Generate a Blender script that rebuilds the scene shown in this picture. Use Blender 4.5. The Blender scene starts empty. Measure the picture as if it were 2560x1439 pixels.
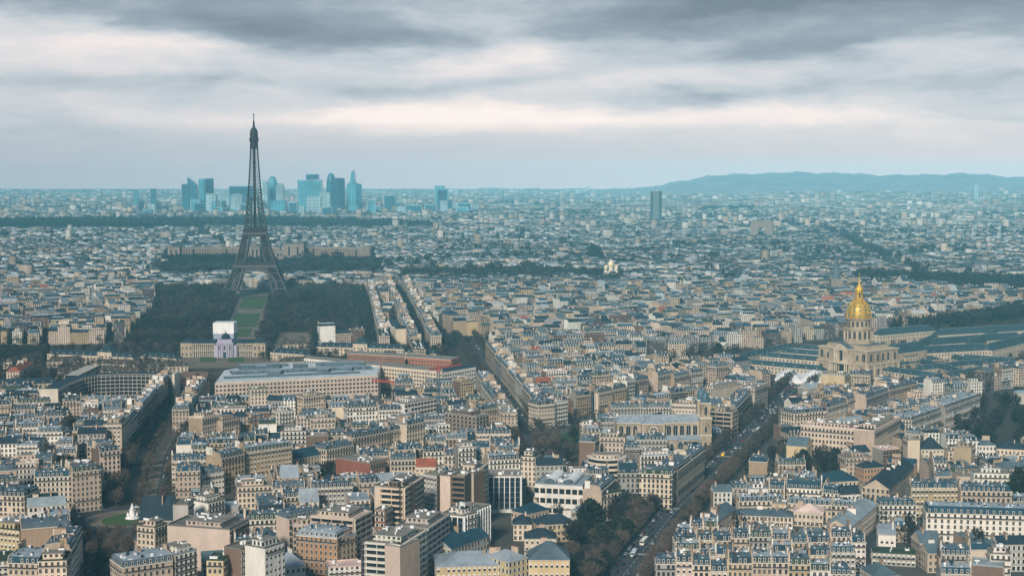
import bpy, math, random
import numpy as np
from math import radians as RAD, pi, sin, cos, tan, atan2, sqrt
rnd = random.Random(11)
rng = np.random.default_rng(11)
S = bpy.context.scene
COL = S.collection

# ------------------------------------------------------------------ camera
F = 3750.0; CH = 220.0; PITCH = math.atan(289.5/3750.0)
cd = bpy.data.cameras.new('camera'); cam = bpy.data.objects.new('camera', cd); COL.objects.link(cam)
cd.sensor_width = 36.0; cd.lens = F/2560*36.0; cd.clip_start = 5; cd.clip_end = 90000
cam.location = (0, 0, CH); cam.rotation_euler = (pi/2-PITCH, 0, 0)
S.camera = cam

def P(u, v, z=0.0):
    """photo pixel (2560 wide) -> world x,y on the plane at height z"""
    x = (u-1280)/F; yu = (719.5-v)/F
    dy = cos(PITCH)+yu*sin(PITCH); dz = -sin(PITCH)+yu*cos(PITCH)
    t = (z-CH)/dz
    return np.array((x*t, dy*t))
def PZ(u, v, Y):
    """pixel at a known distance -> x,z"""
    x = (u-1280)/F; yu = (719.5-v)/F
    dy = cos(PITCH)+yu*sin(PITCH); dz = -sin(PITCH)+yu*cos(PITCH)
    t = Y/dy
    return x*t, CH+dz*t
def proj(x, y, z=0.0):
    c, s = cos(PITCH), sin(PITCH)
    f = y*c-(z-CH)*s; up = y*s+(z-CH)*c
    return 1280+F*x/f, 719.5-F*up/f

# ------------------------------------------------------------------ node helper
class NT:
    def __init__(s, tree): s.t = tree; s.n = tree.nodes; s.l = tree.links
    def new(s, typ, **kw):
        n = s.n.new(typ)
        for k, v in kw.items(): setattr(n, k, v)
        return n
    def link(s, a, b): s.l.new(a, b)
    def put(s, sock, v):
        if isinstance(v, (int, float)): sock.default_value = v
        elif isinstance(v, (tuple, list)):
            sock.default_value = tuple(v)+(1.0,) if (len(v) == 3 and sock.type == 'RGBA') else tuple(v)
        else: s.l.new(v, sock)
    def m(s, op, a, b=None, c=None, clamp=False):
        n = s.n.new('ShaderNodeMath'); n.operation = op; n.use_clamp = clamp
        s.put(n.inputs[0], a)
        if b is not None: s.put(n.inputs[1], b)
        if c is not None: s.put(n.inputs[2], c)
        return n.outputs[0]
    def mix(s, f, a, b, bt='MIX'):
        n = s.n.new('ShaderNodeMix'); n.data_type = 'RGBA'; n.blend_type = bt
        s.put(n.inputs[0], f); s.put(n.inputs[6], a); s.put(n.inputs[7], b)
        return n.outputs[2]
    def noise(s, vec, scale, detail=3, rough=.55):
        n = s.n.new('ShaderNodeTexNoise'); n.inputs['Scale'].default_value = scale
        n.inputs['Detail'].default_value = detail; n.inputs['Roughness'].default_value = rough
        if vec is not None: s.l.new(vec, n.inputs['Vector'])
        return n.outputs['Fac']
    def ramp(s, f, stops, interp='LINEAR'):
        n = s.n.new('ShaderNodeValToRGB'); s.l.new(f, n.inputs[0]); e = n.color_ramp.elements
        n.color_ramp.interpolation = interp
        while len(e) < len(stops): e.new(.5)
        for i, (p, c) in enumerate(stops):
            e[i].position = p; e[i].color = tuple(c)+(1,) if len(c) == 3 else c
        return n.outputs[0]
    def comb(s, x, y, z):
        n = s.n.new('ShaderNodeCombineXYZ'); s.put(n.inputs[0], x); s.put(n.inputs[1], y); s.put(n.inputs[2], z)
        return n.outputs[0]

# ------------------------------------------------------------------ sky
SUN_AZ = RAD(196); SUN_EL = RAD(30)          # compass-like: 0 = +Y, clockwise
W = bpy.data.worlds.new('World'); S.world = W; W.use_nodes = True
def make_world():
    t = NT(W.node_tree); t.n.clear()
    out = t.new('ShaderNodeOutputWorld'); bg = t.new('ShaderNodeBackground')
    t.link(bg.outputs[0], out.inputs[0])
    sky = t.new('ShaderNodeTexSky'); sky.sky_type = 'NISHITA'; sky.sun_disc = False
    sky.sun_elevation = SUN_EL; sky.sun_rotation = SUN_AZ
    tc = t.new('ShaderNodeTexCoord'); sp = t.new('ShaderNodeSeparateXYZ'); t.link(tc.outputs['Generated'], sp.inputs[0])
    x, y, z = sp.outputs
    a = t.m('ARCTAN2', x, y)                    # azimuth, radians
    e = z
    # domain warp
    w0 = t.comb(t.m('MULTIPLY', a, 5.0), t.m('MULTIPLY', e, 22.0), 0.0)
    wa = t.m('SUBTRACT', t.noise(w0, 1.6, 4, .55), .5)
    wv = t.comb(t.m('ADD', t.m('MULTIPLY', a, 5.0), 7.3), t.m('MULTIPLY', e, 22.0), 3.0)
    wb = t.m('SUBTRACT', t.noise(wv, 2.2, 4, .6), .5)
    a2 = t.m('ADD', a, t.m('MULTIPLY', wa, .16)); e2 = t.m('ADD', e, t.m('MULTIPLY', wb, .024))
    def blob(u, v, su, sv, amp, slope=0.0):
        a0 = (u-1280)/F; e0 = (430-v)/F; sa = su/F; se = sv/F
        da = t.m('SUBTRACT', a2, a0)
        de = t.m('SUBTRACT', t.m('SUBTRACT', e2, e0), t.m('MULTIPLY', da, slope))
        q = t.m('ADD', t.m('POWER', t.m('ABSOLUTE', t.m('DIVIDE', da, sa)), 2.0), t.m('POWER', t.m('ABSOLUTE', t.m('DIVIDE', de, se)), 2.0))
        return t.m('MULTIPLY', t.m('POWER', 2.718, t.m('MULTIPLY', q, -1.0)), amp)
    tot = None
    for b in [(100, -80, 1100, 120, -.52), (740, 95, 420, 55, -.44, -.05), (1280, -170, 2600, 140, -.26), (1700, 40, 460, 56, -.42, .14), (2350, 20, 700, 105, -.40),
              (1980, 130, 300, 34, -.30, .08), (2420, 215, 300, 30, -.14), (350, 215, 700, 26, -.16),
              (1150, 215, 420, 30, -.18, .12), (1800, 235, 420, 22, -.20, .05), (2450, 300, 260, 16, -.12),
              (420, 120, 330, 34, .34, -.05), (120, 160, 260, 50, .15), (1250, 150, 280, 46, .34, .10), (1650, 190, 320, 34, .18, .08), (1350, 290, 500, 34, .34),
              (820, 300, 420, 26, .26), (2050, 300, 420, 30, .26), (2250, 130, 120, 20, .14),
              (1700, 355, 900, 24, .12), (150, 340, 700, 50, -.06), (1280, 440, 3000, 45, .32)]:
        r = blob(*b); tot = r if tot is None else t.m('ADD', tot, r)
    nv = t.comb(t.m('MULTIPLY', a2, 10.0), t.m('MULTIPLY', e2, 30.0), 1.0)
    n1 = t.m('SUBTRACT', t.noise(nv, 1.3, 7, .6), .5)
    nv2 = t.comb(t.m('MULTIPLY', a, 24.0), t.m('MULTIPLY', e, 110.0), 5.0)
    n2 = t.m('SUBTRACT', t.noise(nv2, 1.6, 4, .6), .5)
    val = t.m('ADD', .60, t.m('ADD', tot, t.m('ADD', t.m('MULTIPLY', n1, .56), t.m('MULTIPLY', n2, .16))), clamp=True)
    cloud = t.ramp(val, [(0.0, (.15, .205, .25)), (.28, (.25, .32, .37)), (.52, (.46, .505, .54)), (.72, (.62, .60, .61)), (.88, (.79, .70, .68)), (1, (.87, .765, .725))])
    # clear-ish sky shows through thinly; everything high overhead is grey cloud
    mk = t.m('MULTIPLY', t.m('SUBTRACT', val, .35, clamp=True), .12)
    skys = t.new('ShaderNodeMix', data_type='RGBA'); 
    skc = t.mix(1.0, sky.outputs[0], (.10, .10, .10), 'MULTIPLY')
    colr = t.mix(mk, cloud, skc)
    low = t.m('SUBTRACT', 1.0, t.m('MULTIPLY', z, 30.0), clamp=True)
    colr = t.mix(t.m('POWER', low, .8), colr, t.mix(t.m('ADD', t.m('MULTIPLY', a, 1.4), .5, clamp=True), (.27, .37, .43), (.56, .52, .525)))
    q_ = t.m('MINIMUM', 1.0, t.m('DIVIDE', .0054, t.m('MAXIMUM', z, .0001))); g_ = t.m('DIVIDE', t.m('SUBTRACT', t.m('POWER', 2.718, t.m('MULTIPLY', q_, .86)), 1.0), 1.36)
    haze_offset = t.new('ShaderNodeVectorMath', operation='SCALE'); haze_offset.inputs[0].default_value = (.40, .05, -.04); t.link(g_, haze_offset.inputs['Scale'])  # warm tint added to the low sky to offset the blue haze
    addv = t.new('ShaderNodeVectorMath', operation='ADD'); t.link(colr, addv.inputs[0]); t.link(haze_offset.outputs[0], addv.inputs[1]); colr = addv.outputs[0]
    # overhead dome: even grey-blue cloud
    up = t.m('MULTIPLY', t.m('SUBTRACT', z, .16), 4.0, clamp=True)
    dome = t.mix(t.noise(tc.outputs['Generated'], 2.5, 4), (.032, .085, .145), (.070, .15, .23))
    colr = t.mix(up, colr, dome)
    colr = t.mix(t.m('MULTIPLY', t.m('MULTIPLY', y, -3.0, clamp=True), .8), colr, (.10, .17, .24))
    t.link(colr, bg.inputs[0]); bg.inputs[1].default_value = .44
make_world()

sd = bpy.data.lights.new('sun', 'SUN'); so = bpy.data.objects.new('sun', sd); COL.objects.link(so)
sd.energy = 1.5; sd.angle = RAD(10); sd.color = (1.0, .89, .76)
from mathutils import Vector
sdir = Vector((sin(SUN_AZ)*cos(SUN_EL), cos(SUN_AZ)*cos(SUN_EL), sin(SUN_EL)))   # towards the sun
so.rotation_euler = sdir.to_track_quat('Z', 'Y').to_euler(); so.location = (0, 0, 500)
S.view_settings.view_transform = 'Standard'; S.view_settings.look = 'None'
S.view_settings.exposure = 1.5; S.view_settings.gamma = 1.0; S.view_settings.use_curve_mapping = False
S.render.engine = 'CYCLES'
S.cycles.max_bounces = 5; S.cycles.diffuse_bounces = 2; S.cycles.glossy_bounces = 2; S.cycles.volume_bounces = 2
S.cycles.use_denoising = True
try: S.cycles.denoiser = 'OPENIMAGEDENOISE'
except Exception: pass
HAZE_DENSITY = 5.4e-5

# ------------------------------------------------------------------ materials
MATS = {}
def base_mat(name, rough=.8, spec=.3, metal=0.0):
    m = bpy.data.materials.new(name); m.use_nodes = True; t = NT(m.node_tree)
    b = t.n['Principled BSDF']; b.inputs['Roughness'].default_value = rough
    b.inputs['Specular IOR Level'].default_value = spec; b.inputs['Metallic'].default_value = metal
    MATS[name] = m
    return m, t, b
def objcol(t, attr):
    if attr == 'obj': return t.new('ShaderNodeObjectInfo').outputs['Color']
    n = t.new('ShaderNodeAttribute'); n.attribute_name = attr; return n.outputs['Color']
def dirt(t, col, amt=.35, sc=.09):
    g = t.new('ShaderNodeNewGeometry')
    mp = t.new('ShaderNodeMapping'); mp.inputs['Scale'].default_value = (1, 1, .35); t.link(g.outputs['Position'], mp.inputs[0])
    n = t.noise(mp.outputs[0], sc, 4, .6); n2 = t.noise(mp.outputs[0], 1.1, 3, .6)
    f = t.m('ADD', t.m('MULTIPLY', t.m('SUBTRACT', n, .5), amt*2.2), t.m('MULTIPLY', t.m('SUBTRACT', n2, .5), amt*.9))
    f = t.m('ADD', f, 1.0)
    mm = t.new('ShaderNodeVectorMath', operation='SCALE'); t.link(col, mm.inputs[0]); t.link(f, mm.inputs['Scale'])
    return mm.outputs[0]
def simple(name, col, rough=.8, spec=.3, metal=0.0, amt=.3, sc=.15):
    m, t, b = base_mat(name, rough, spec, metal)
    rgb = t.new('ShaderNodeRGB'); rgb.outputs[0].default_value = tuple(col)+(1,)
    t.link(dirt(t, rgb.outputs[0], amt, sc), b.inputs['Base Color'])
    return m
def tinted(name, attr, rough=.85, spec=.25, amt=.3, seams=0.0, metal=0.0):
    m, t, b = base_mat(name, rough, spec, metal)
    c = objcol(t, attr)
    t.link(dirt(t, c, amt, .12), b.inputs['Base Color'])
    return m
def facade_mat(name, attr, bay=2.75, fl=3.1, ww=.50, wh=.66):
    """rendered wall with rows of windows, measured along the wall in metres"""
    m, t, b = base_mat(name, .85, .3)
    c = dirt(t, objcol(t, attr), .28)
    g = t.new('ShaderNodeNewGeometry')
    ps = t.new('ShaderNodeSeparateXYZ'); t.link(g.outputs['Position'], ps.inputs[0])
    ns = t.new('ShaderNodeSeparateXYZ'); t.link(g.outputs['True Normal'], ns.inputs[0])
    tt = t.m('SUBTRACT', t.m('MULTIPLY', ps.outputs[1], ns.outputs[0]), t.m('MULTIPLY', ps.outputs[0], ns.outputs[1]))
    tb = t.m('DIVIDE', tt, bay); fz = t.m('DIVIDE', ps.outputs[2], fl)
    fb = t.m('FRACT', tb); ff = t.m('FRACT', fz)
    wx = t.m('COMPARE', fb, .5, ww/2); wz = t.m('COMPARE', ff, .48, wh/2)
    vert = t.m('LESS_THAN', t.m('ABSOLUTE', ns.outputs[2]), .4)
    win = t.m('MULTIPLY', t.m('MULTIPLY', wx, wz), vert)
    wn = t.new('ShaderNodeTexWhiteNoise'); wn.noise_dimensions = '2D'
    t.link(t.comb(t.m('FLOOR', tb), t.m('FLOOR', fz), 0.0), wn.inputs['Vector'])
    curtained = t.m('GREATER_THAN', wn.outputs[0], .80)  # a random share of windows is paler: curtains
    wc = t.mix(curtained, (.016, .021, .028), (.22, .20, .18))
    line = t.m('MULTIPLY', t.m('COMPARE', ff, .96, .05), vert)
    c2 = t.mix(t.m('MULTIPLY', line, .45), c, (.12, .11, .10))
    t.link(t.mix(win, c2, wc), b.inputs['Base Color'])
    return m
tinted('wall', 'obj'); tinted('wall_mass', 'Col'); facade_mat('facade', 'obj'); facade_mat('facade_mass', 'Col')
tinted('roof', 'obj', rough=.75, spec=.15, amt=.55); tinted('roof_mass', 'Col', rough=.75, spec=.12, amt=.5)
simple('slate', (.022, .042, .060), rough=.75, spec=.15, amt=.6)
simple('zinc', (.085, .125, .155), rough=.6, spec=.2, amt=.9, sc=.35)
simple('white_roof', (.52, .57, .60), rough=.6, spec=.2, amt=.5, sc=.1)
simple('zinc_light', (.27, .32, .36), rough=.6, spec=.2, amt=.6, sc=.3)
simple('glass', (.016, .022, .030), rough=.15, spec=.6, amt=.2)
simple('frame_white', (.62, .58, .52)); simple('stone', (.47, .40, .31)); simple('stone_light', (.60, .54, .45))
simple('railing', (.045, .045, .05)); simple('terracotta', (.21, .12, .085)); simple('brick', (.22, .085, .055))
simple('iron', (.026, .030, .034), rough=.7); simple('masonry', (.22, .19, .16)); simple('arch_iron', (.10, .098, .098)); simple('aged_stone', (.36, .29, .205), amt=.8, sc=.2); simple('aged_stone_light', (.50, .42, .32), amt=.6, sc=.3); simple('court_slate', (.028, .062, .080), rough=.7, spec=.2, amt=.5, sc=.05); simple('ridge_lead', (.17, .23, .26), rough=.6)
simple('party_tan', (.34, .26, .18), amt=.6); simple('party_pink', (.42, .33, .26), amt=.5); simple('party_grey', (.24, .225, .20), amt=.6); simple('party_or_shade_brown', (.15, .105, .08), amt=.5); simple('hazed_ridge', (.20, .27, .31), sc=.001)  # far ridge cover is paled: haze put into its colour
simple('gravel', (.22, .205, .18), amt=.5); simple('concrete', (.42, .39, .35)); simple('white_panel', (.75, .75, .75))
simple('bark', (.060, .048, .038)); simple('twig', (.115, .088, .072), amt=.5, sc=.05); simple('twig_dark', (.024, .026, .027), amt=.5, sc=.05)
simple('evergreen', (.016, .026, .018), amt=.6, sc=.2); simple('crane_red', (.42, .08, .06)); simple('crane_steel', (.06, .10, .14))
simple('tyre', (.02, .02, .02)); simple('yellow_paint', (.75, .50, .04)); simple('verdigris', (.06, .22, .20))
simple('wood_mass', (.050, .050, .042), amt=.9, sc=.012); simple('lavender', (.36, .34, .44)); simple('net_green', (.03, .26, .21))
def gold():
    m, t, b = base_mat('gold', .5, .4, .45)
    g = t.new('ShaderNodeTexCoord')
    n = t.noise(g.outputs['Object'], .35, 4, .6)
    t.link(t.ramp(n, [(.3, (.24, .13, .015)), (.5, (.68, .42, .06)), (.75, (.85, .58, .16))]), b.inputs['Base Color'])
gold()
def ground_mat():
    m, t, b = base_mat('ground_surface', .9, .2)
    g = t.new('ShaderNodeNewGeometry')
    n = t.noise(g.outputs['Position'], .02, 5, .6); n2 = t.noise(g.outputs['Position'], .0012, 5, .6)
    c = t.ramp(n, [(.3, (.035, .036, .038)), (.5, (.075, .070, .062)), (.72, (.12, .105, .085))])
    t.link(t.mix(t.m('MULTIPLY', n2, .5), c, (.09, .095, .09)), b.inputs['Base Color'])
ground_mat()
def surf(name, c1, c2, sc=.05, rough=.9):
    m, t, b = base_mat(name, rough, .25)
    g = t.new('ShaderNodeNewGeometry'); n = t.noise(g.outputs['Position'], sc, 6, .65)
    t.link(t.ramp(n, [(.3, c1), (.7, c2)]), b.inputs['Base Color'])
surf('asphalt', (.030, .035, .042), (.065, .072, .082)); surf('sand', (.11, .092, .075), (.22, .18, .14)); surf('lawn', (.022, .060, .016), (.075, .125, .040), .035)
surf('earth', (.028, .028, .024), (.075, .064, .048), .04); surf('pavement', (.07, .068, .064), (.14, .13, .118))
surf('water', (.03, .05, .055), (.05, .07, .075)); surf('hazed_hill', (.17, .20, .23), (.34, .34, .36), .0045)  # hill colour lightened to stand in for thicker haze
simple('marking', (.55, .55, .53))

# ------------------------------------------------------------------ mesh builder
class MB:
    def __init__(s): s.v = []; s.f = []; s.m = []; s.c = []
    def face(s, pts, m=0, c=None):
        n = len(s.v); s.v.extend([tuple(p) for p in pts]); s.f.append(tuple(range(n, n+len(pts)))); s.m.append(m); s.c.append(c)
    def box(s, x0, x1, y0, y1, z0, z1, m=0, mt=None, c=None, ct=None, bottom=False):
        mt = m if mt is None else mt; ct = c if ct is None else ct
        a, b, d, e = (x0, y0), (x1, y0), (x1, y1), (x0, y1)
        s.prism([a, b, d, e], z0, z1, m, mt, c, ct, bottom)
    def prism(s, poly, z0, z1, m=0, mt=None, c=None, ct=None, bottom=False, ms=None):
        mt = m if mt is None else mt; ct = c if ct is None else ct
        n = len(poly)
        for i in range(n):
            p, q = poly[i], poly[(i+1) % n]
            s.face([(p[0], p[1], z0), (q[0], q[1], z0), (q[0], q[1], z1), (p[0], p[1], z1)], ms[i] if ms else m, c)
        s.face([(p[0], p[1], z1) for p in poly], mt, ct)
        if bottom: s.face([(p[0], p[1], z0) for p in reversed(poly)], m, c)
    def bar(s, p, q, w, m=0):
        p = Vector(p); q = Vector(q); d = q-p
        if d.length < 1e-6: return
        d.normalize(); a = d.cross(Vector((0, 0, 1)))
        if a.length < 1e-3: a = Vector((1, 0, 0))
        a.normalize(); b = d.cross(a); a *= w/2; b *= w/2
        r = [p+a+b, p+a-b, p-a-b, p-a+b]; t = [q+a+b, q+a-b, q-a-b, q-a+b]
        for i in range(4):
            j = (i+1) % 4; s.face([r[i], r[j], t[j], t[i]], m)
    def lathe(s, prof, n=24, m=0, cx=0, cy=0, cap=True, ms=None):
        """prof = [(r, z)...] bottom to top"""
        for k in range(len(prof)-1):
            (r0, z0), (r1, z1) = prof[k], prof[k+1]
            for i in range(n):
                a0, a1 = 2*pi*i/n, 2*pi*(i+1)/n
                s.face([(cx+r0*cos(a0), cy+r0*sin(a0), z0), (cx+r0*cos(a1), cy+r0*sin(a1), z0),
                        (cx+r1*cos(a1), cy+r1*sin(a1), z1), (cx+r1*cos(a0), cy+r1*sin(a0), z1)], ms[k] if ms else m)
        if cap:
            r, z = prof[-1]
            if r > .01: s.face([(cx+r*cos(2*pi*i/n), cy+r*sin(2*pi*i/n), z) for i in range(n)], m)
    def build(s, name, mats, parent=None, color=None, smooth=False, loc=None):
        me = mesh_from(name, s.v, s.f, s.m, [MATS[x] for x in mats], s.c if any(x is not None for x in s.c) else None, smooth)
        return link(name, me, parent, color, loc)
def mesh_from(name, v, f, m, mats, cols=None, smooth=False):
    me = bpy.data.meshes.new(name); me.from_pydata(v, [], f)
    for x in mats: me.materials.append(x)
    if m is not None: me.polygons.foreach_set('material_index', np.array(m, dtype=np.int32))
    if cols is not None:
        a = me.attributes.new('Col', 'FLOAT_COLOR', 'FACE')
        arr = np.array([(tuple(c)+(1,)) if c is not None else (1, 1, 1, 1) for c in cols], dtype=np.float32)
        a.data.foreach_set('color', arr.ravel())
    if smooth: me.polygons.foreach_set('use_smooth', [True]*len(me.polygons))
    me.update(); return me
def link(name, me, parent=None, color=None, loc=None):
    o = bpy.data.objects.new(name, me); COL.objects.link(o)
    if parent is not None: o.parent = parent
    if color is not None: o.color = tuple(color)+(1,)
    if loc is not None: o.location = loc
    return o
def tag(o, label, cat, group=None, kind=None):
    if label: o['label'] = label
    if cat: o['category'] = cat
    if group: o['group'] = group
    if kind: o['kind'] = kind
    return o
def empty(name, loc, rz=0.0):
    o = bpy.data.objects.new(name, None); COL.objects.link(o); o.location = (loc[0], loc[1], loc[2] if len(loc) > 2 else 0); o.rotation_euler = (0, 0, rz)
    o.empty_display_size = 5
    return o
def copy_tree(src, loc, rz, scale=1.0):
    r = src.copy(); COL.objects.link(r); r.location = loc; r.rotation_euler = (0, 0, rz); r.scale = (scale,)*3 if not isinstance(scale, tuple) else scale
    for ch in list(src.children):
        c = ch.copy(); COL.objects.link(c); c.parent = r
    return r
def sheet(name, pts, z, mat, kind='structure'):
    mb = MB(); mb.face([(p[0], p[1], z) for p in pts]); o = mb.build(name, [mat]); o['kind'] = kind; return o
def pts_in(poly, X, Y):
    ins = np.zeros(X.shape, bool); n = len(poly)
    for i in range(n):
        x0, y0 = poly[i]; x1, y1 = poly[(i+1) % n]
        if y0 == y1: continue
        c = ((y0 > Y) != (y1 > Y)) & (X < (x1-x0)*(Y-y0)/(y1-y0)+x0)
        ins ^= c
    return ins
ORD = ['first', 'second', 'third', 'fourth', 'fifth', 'sixth', 'seventh', 'eighth', 'ninth', 'tenth', 'eleventh', 'twelfth', 'thirteenth', 'fourteenth', 'fifteenth', 'sixteenth', 'seventeenth', 'eighteenth', 'nineteenth', 'twentieth']
def ordi(n):
    if n < 20: return ORD[n]
    n += 1
    suf = 'th' if 10 <= n % 100 <= 20 else {1: 'st', 2: 'nd', 3: 'rd'}.get(n % 10, 'th')
    return '%d%s' % (n, suf)

# ------------------------------------------------------------------ occupancy
CELL = 2.0; OX, OY, ONX, ONY = -1100.0, 700.0, 1100, 1100
occ = np.zeros((ONX, ONY), np.uint8)
def poly_cells(poly):
    xs = [p[0] for p in poly]; ys = [p[1] for p in poly]
    i0 = max(0, int((min(xs)-OX)/CELL)); i1 = min(ONX-1, int((max(xs)-OX)/CELL)+1)
    j0 = max(0, int((min(ys)-OY)/CELL)); j1 = min(ONY-1, int((max(ys)-OY)/CELL)+1)
    if i1 < i0 or j1 < j0: return None
    I, J = np.meshgrid(np.arange(i0, i1+1), np.arange(j0, j1+1), indexing='ij')
    ins = pts_in(poly, OX+(I+.5)*CELL, OY+(J+.5)*CELL)
    return I[ins], J[ins]
def mark(poly, val=1):
    c = poly_cells(poly)
    if c is not None: occ[c] = np.maximum(occ[c], val)
def free(poly, frac=.06):
    c = poly_cells(poly)
    if c is None or len(c[0]) == 0: return False
    return (occ[c] > 0).mean() <= frac

# ------------------------------------------------------------------ ground and streets
gm = MB(); gm.face([(-30000, -3000, 0), (30000, -3000, 0), (30000, 19600, 0), (-30000, 19600, 0)])
gm.build('ground', ['ground_surface'])['kind'] = 'structure'

def strip(pl, hw):
    pl = [np.array(p, float) for p in pl]; L = []; Rr = []
    for i, p in enumerate(pl):
        a = pl[max(0, i-1)]; b = pl[min(len(pl)-1, i+1)]; d = (b-a)/np.linalg.norm(b-a); n = np.array((-d[1], d[0]))
        L.append(p+n*hw); Rr.append(p-n*hw)
    return L, Rr
def road(name, pl, hw, z, mat):
    L, Rr = strip(pl, hw); mb = MB()
    for i in range(len(pl)-1):
        mb.face([(*Rr[i], z), (*Rr[i+1], z), (*L[i+1], z), (*L[i], z)])
    o = mb.build(name, [mat]); o['kind'] = 'structure'; return o
def along(pl, step, off=0.0, jitter=0.0, start=0.0):
    """points along a polyline with a sideways offset (positive = left)"""
    out = []; acc = start; pl = [np.array(p, float) for p in pl]
    for a, b in zip(pl[:-1], pl[1:]):
        L = np.linalg.norm(b-a); d = (b-a)/L; n = np.array((-d[1], d[0]))
        while acc < L:
            out.append((a+d*(acc+rnd.uniform(-jitter, jitter))+n*(off+rnd.uniform(-jitter, jitter)*.5), d)); acc += step
        acc -= L
    return out
AVS = {   # name: (pixels on the ground, half width building to building, carriageway half width)
 'avenue': ([(330, 1278), (346, 1255), (376, 1141), (427, 1054), (457, 1010), (490, 960)], 20, 0),
 'mall': ([(283, 1345), (252, 1385), (225, 1439), (190, 1520)], 17, 0),
 'boulevard': ([(1475, 1530), (1560, 1435), (1690, 1275), (1800, 1165), (1900, 1065), (1975, 985), (2012, 952)], 19, 9),
 'diagonal': ([(1345, 1140), (1300, 1065), (1243, 962), (1195, 888), (1158, 840)], 17, 8),
 'side_avenue': ([(1150, 868), (1085, 846), (1040, 782), (1000, 722), (965, 664)], 15, 6),
 'park_avenue': ([(935, 855), (908, 785), (893, 728), (880, 690)], 14, 5),
 'church_street': ([(1330, 1086), (1500, 1036), (1620, 1006), (1790, 965)], 11, 6),
 'side_street': ([(1040, 1455), (1130, 1372), (1225, 1296), (1340, 1262)], 8, 5),
 'back_street': ([(2215, 1455), (2190, 1390), (2180, 1330), (2280, 1240)], 6, 4),
}
AVW = {}
for k, (px, hw, cw) in AVS.items():
    pl = [P(u, v) for u, v in px]; AVW[k] = pl
    L, Rr = strip(pl, hw)
    mark([tuple(p) for p in L]+[tuple(p) for p in reversed(Rr)], 2)
    road('pavement', pl, hw-1, .12, 'pavement' if k in ('boulevard', 'church_street', 'side_street') else 'earth')
    if cw: road('road', pl, cw, .20, 'asphalt')
def ring(c, r, n=40, k=1.0): return [(c[0]+r*cos(2*pi*i/n), c[1]+r*k*sin(2*pi*i/n)) for i in range(n)]
RC = P(314, 1297)
mark(ring(RC, 38), 2)
sheet('roundabout_road', ring(RC, 37), .30, 'asphalt')
sheet('sand_island', ring(RC, 25), .42, 'sand'); sheet('round_lawn', ring(RC+np.array((3, -3)), 17), .50, 'lawn')
# the avenue: two carriageways and a sand median
L1, R1 = strip(AVW['avenue'][1:], 14.5)
road('road', [l for l in L1], 5.5, .24, 'asphalt'); road('road', [r for r in R1], 4.5, .26, 'asphalt')
Lm, Rm = strip(AVW['avenue'][1:-1], 4.5); road('sand_path', Rm, 6, .36, 'sand')
L2, R2 = strip(AVW['mall'], 11)
road('road', L2, 4.5, .28, 'asphalt'); road('road', R2, 4.5, .29, 'asphalt')
# boulevard markings and crossings
for i, (p, d) in enumerate(along(AVW['boulevard'], 9, 0)):
    n = np.array((-d[1], d[0])); q = [p-n*.12, p+d*5-n*.12, p+d*5+n*.12, p+n*.12]
    if i % 1 == 0: sheet('lane_marking', [tuple(x) for x in q], .215, 'marking')
for s in (118, 240, 430, 560):
    p, d = along(AVW['boulevard'], 2000, 0, 0, s)[0]; n = np.array((-d[1], d[0])); mb = MB()
    for k in range(-7, 8):
        c = p+n*k*1.15; mb.face([(*(c-n*.28), .217), (*(c-n*.28+d*4), .217), (*(c+n*.28+d*4), .217), (*(c+n*.28), .217)])
    o = mb.build('crossing_marking', ['marking']); o['kind'] = 'structure'

def PX(*a, z=0): return [tuple(P(u, v, z)) for u, v in a]
PARKS = {
 'garden': (PX((1385, 1470), (1425, 1340), (1440, 1285), (1560, 1262), (1670, 1268), (1590, 1360), (1500, 1480)), 'earth'),
 'planting': (PX((1322, 1215), (1335, 1108), (1450, 1100), (1445, 1175), (1410, 1215)), 'earth'),
 'square': (PX((1335, 1102), (1545, 1046), (1545, 1078), (1430, 1106)), 'lawn'),
 'garden_back': (PX((1925, 1205), (1915, 1150), (2095, 1132), (2120, 1180), (2060, 1212)), 'earth'),
 'woods': (PX((2400, 1125), (2385, 1040), (2470, 985), (2700, 950), (2700, 1140)), 'earth'),
 'hospital_garden': (PX((2330, 1352), (2620, 1356), (2620, 1392), (2320, 1392)), 'lawn'),
 'grounds': (PX((-60, 1010), (-60, 862), (330, 862), (1130, 866), (1185, 905), (1195, 975), (945, 1008), (528, 1010), (440, 1000), (230, 1010)), 'earth'),
 'field_park': (PX((300, 862), (392, 762), (375, 700), (400, 645), (955, 645), (925, 700), (905, 740), (935, 800), (945, 850), (700, 862)), 'earth'),
 'dome_grounds': (PX((1800, 925), (1900, 875), (2060, 850), (2250, 830), (2560, 786), (2750, 800), (2750, 905), (2340, 1000), (2262, 1006), (2200, 972), (2030, 975), (1950, 975)), 'earth'),
 'tree_square': (PX((1490, 910), (1660, 930), (1800, 935), (1900, 885), (1860, 868), (1700, 888)), 'earth'),
 'quay': (PX((2110, 716), (2640, 758), (2640, 716), (2150, 694)), 'earth'),
 'quay_far': (PX((1000, 712), (1560, 714), (1560, 686), (1000, 688)), 'earth'),
 'court': (PX((1940, 1345), (1945, 1322), (2060, 1322), (2060, 1345)), 'earth'),
}
for k, (poly, mat) in PARKS.items():
    mark(poly, 2)
zz = .05
for k, (poly, mat) in PARKS.items():
    zz += .006
    sheet('park_ground' if mat != 'pavement' else 'forecourt', poly, zz, mat)
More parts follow.
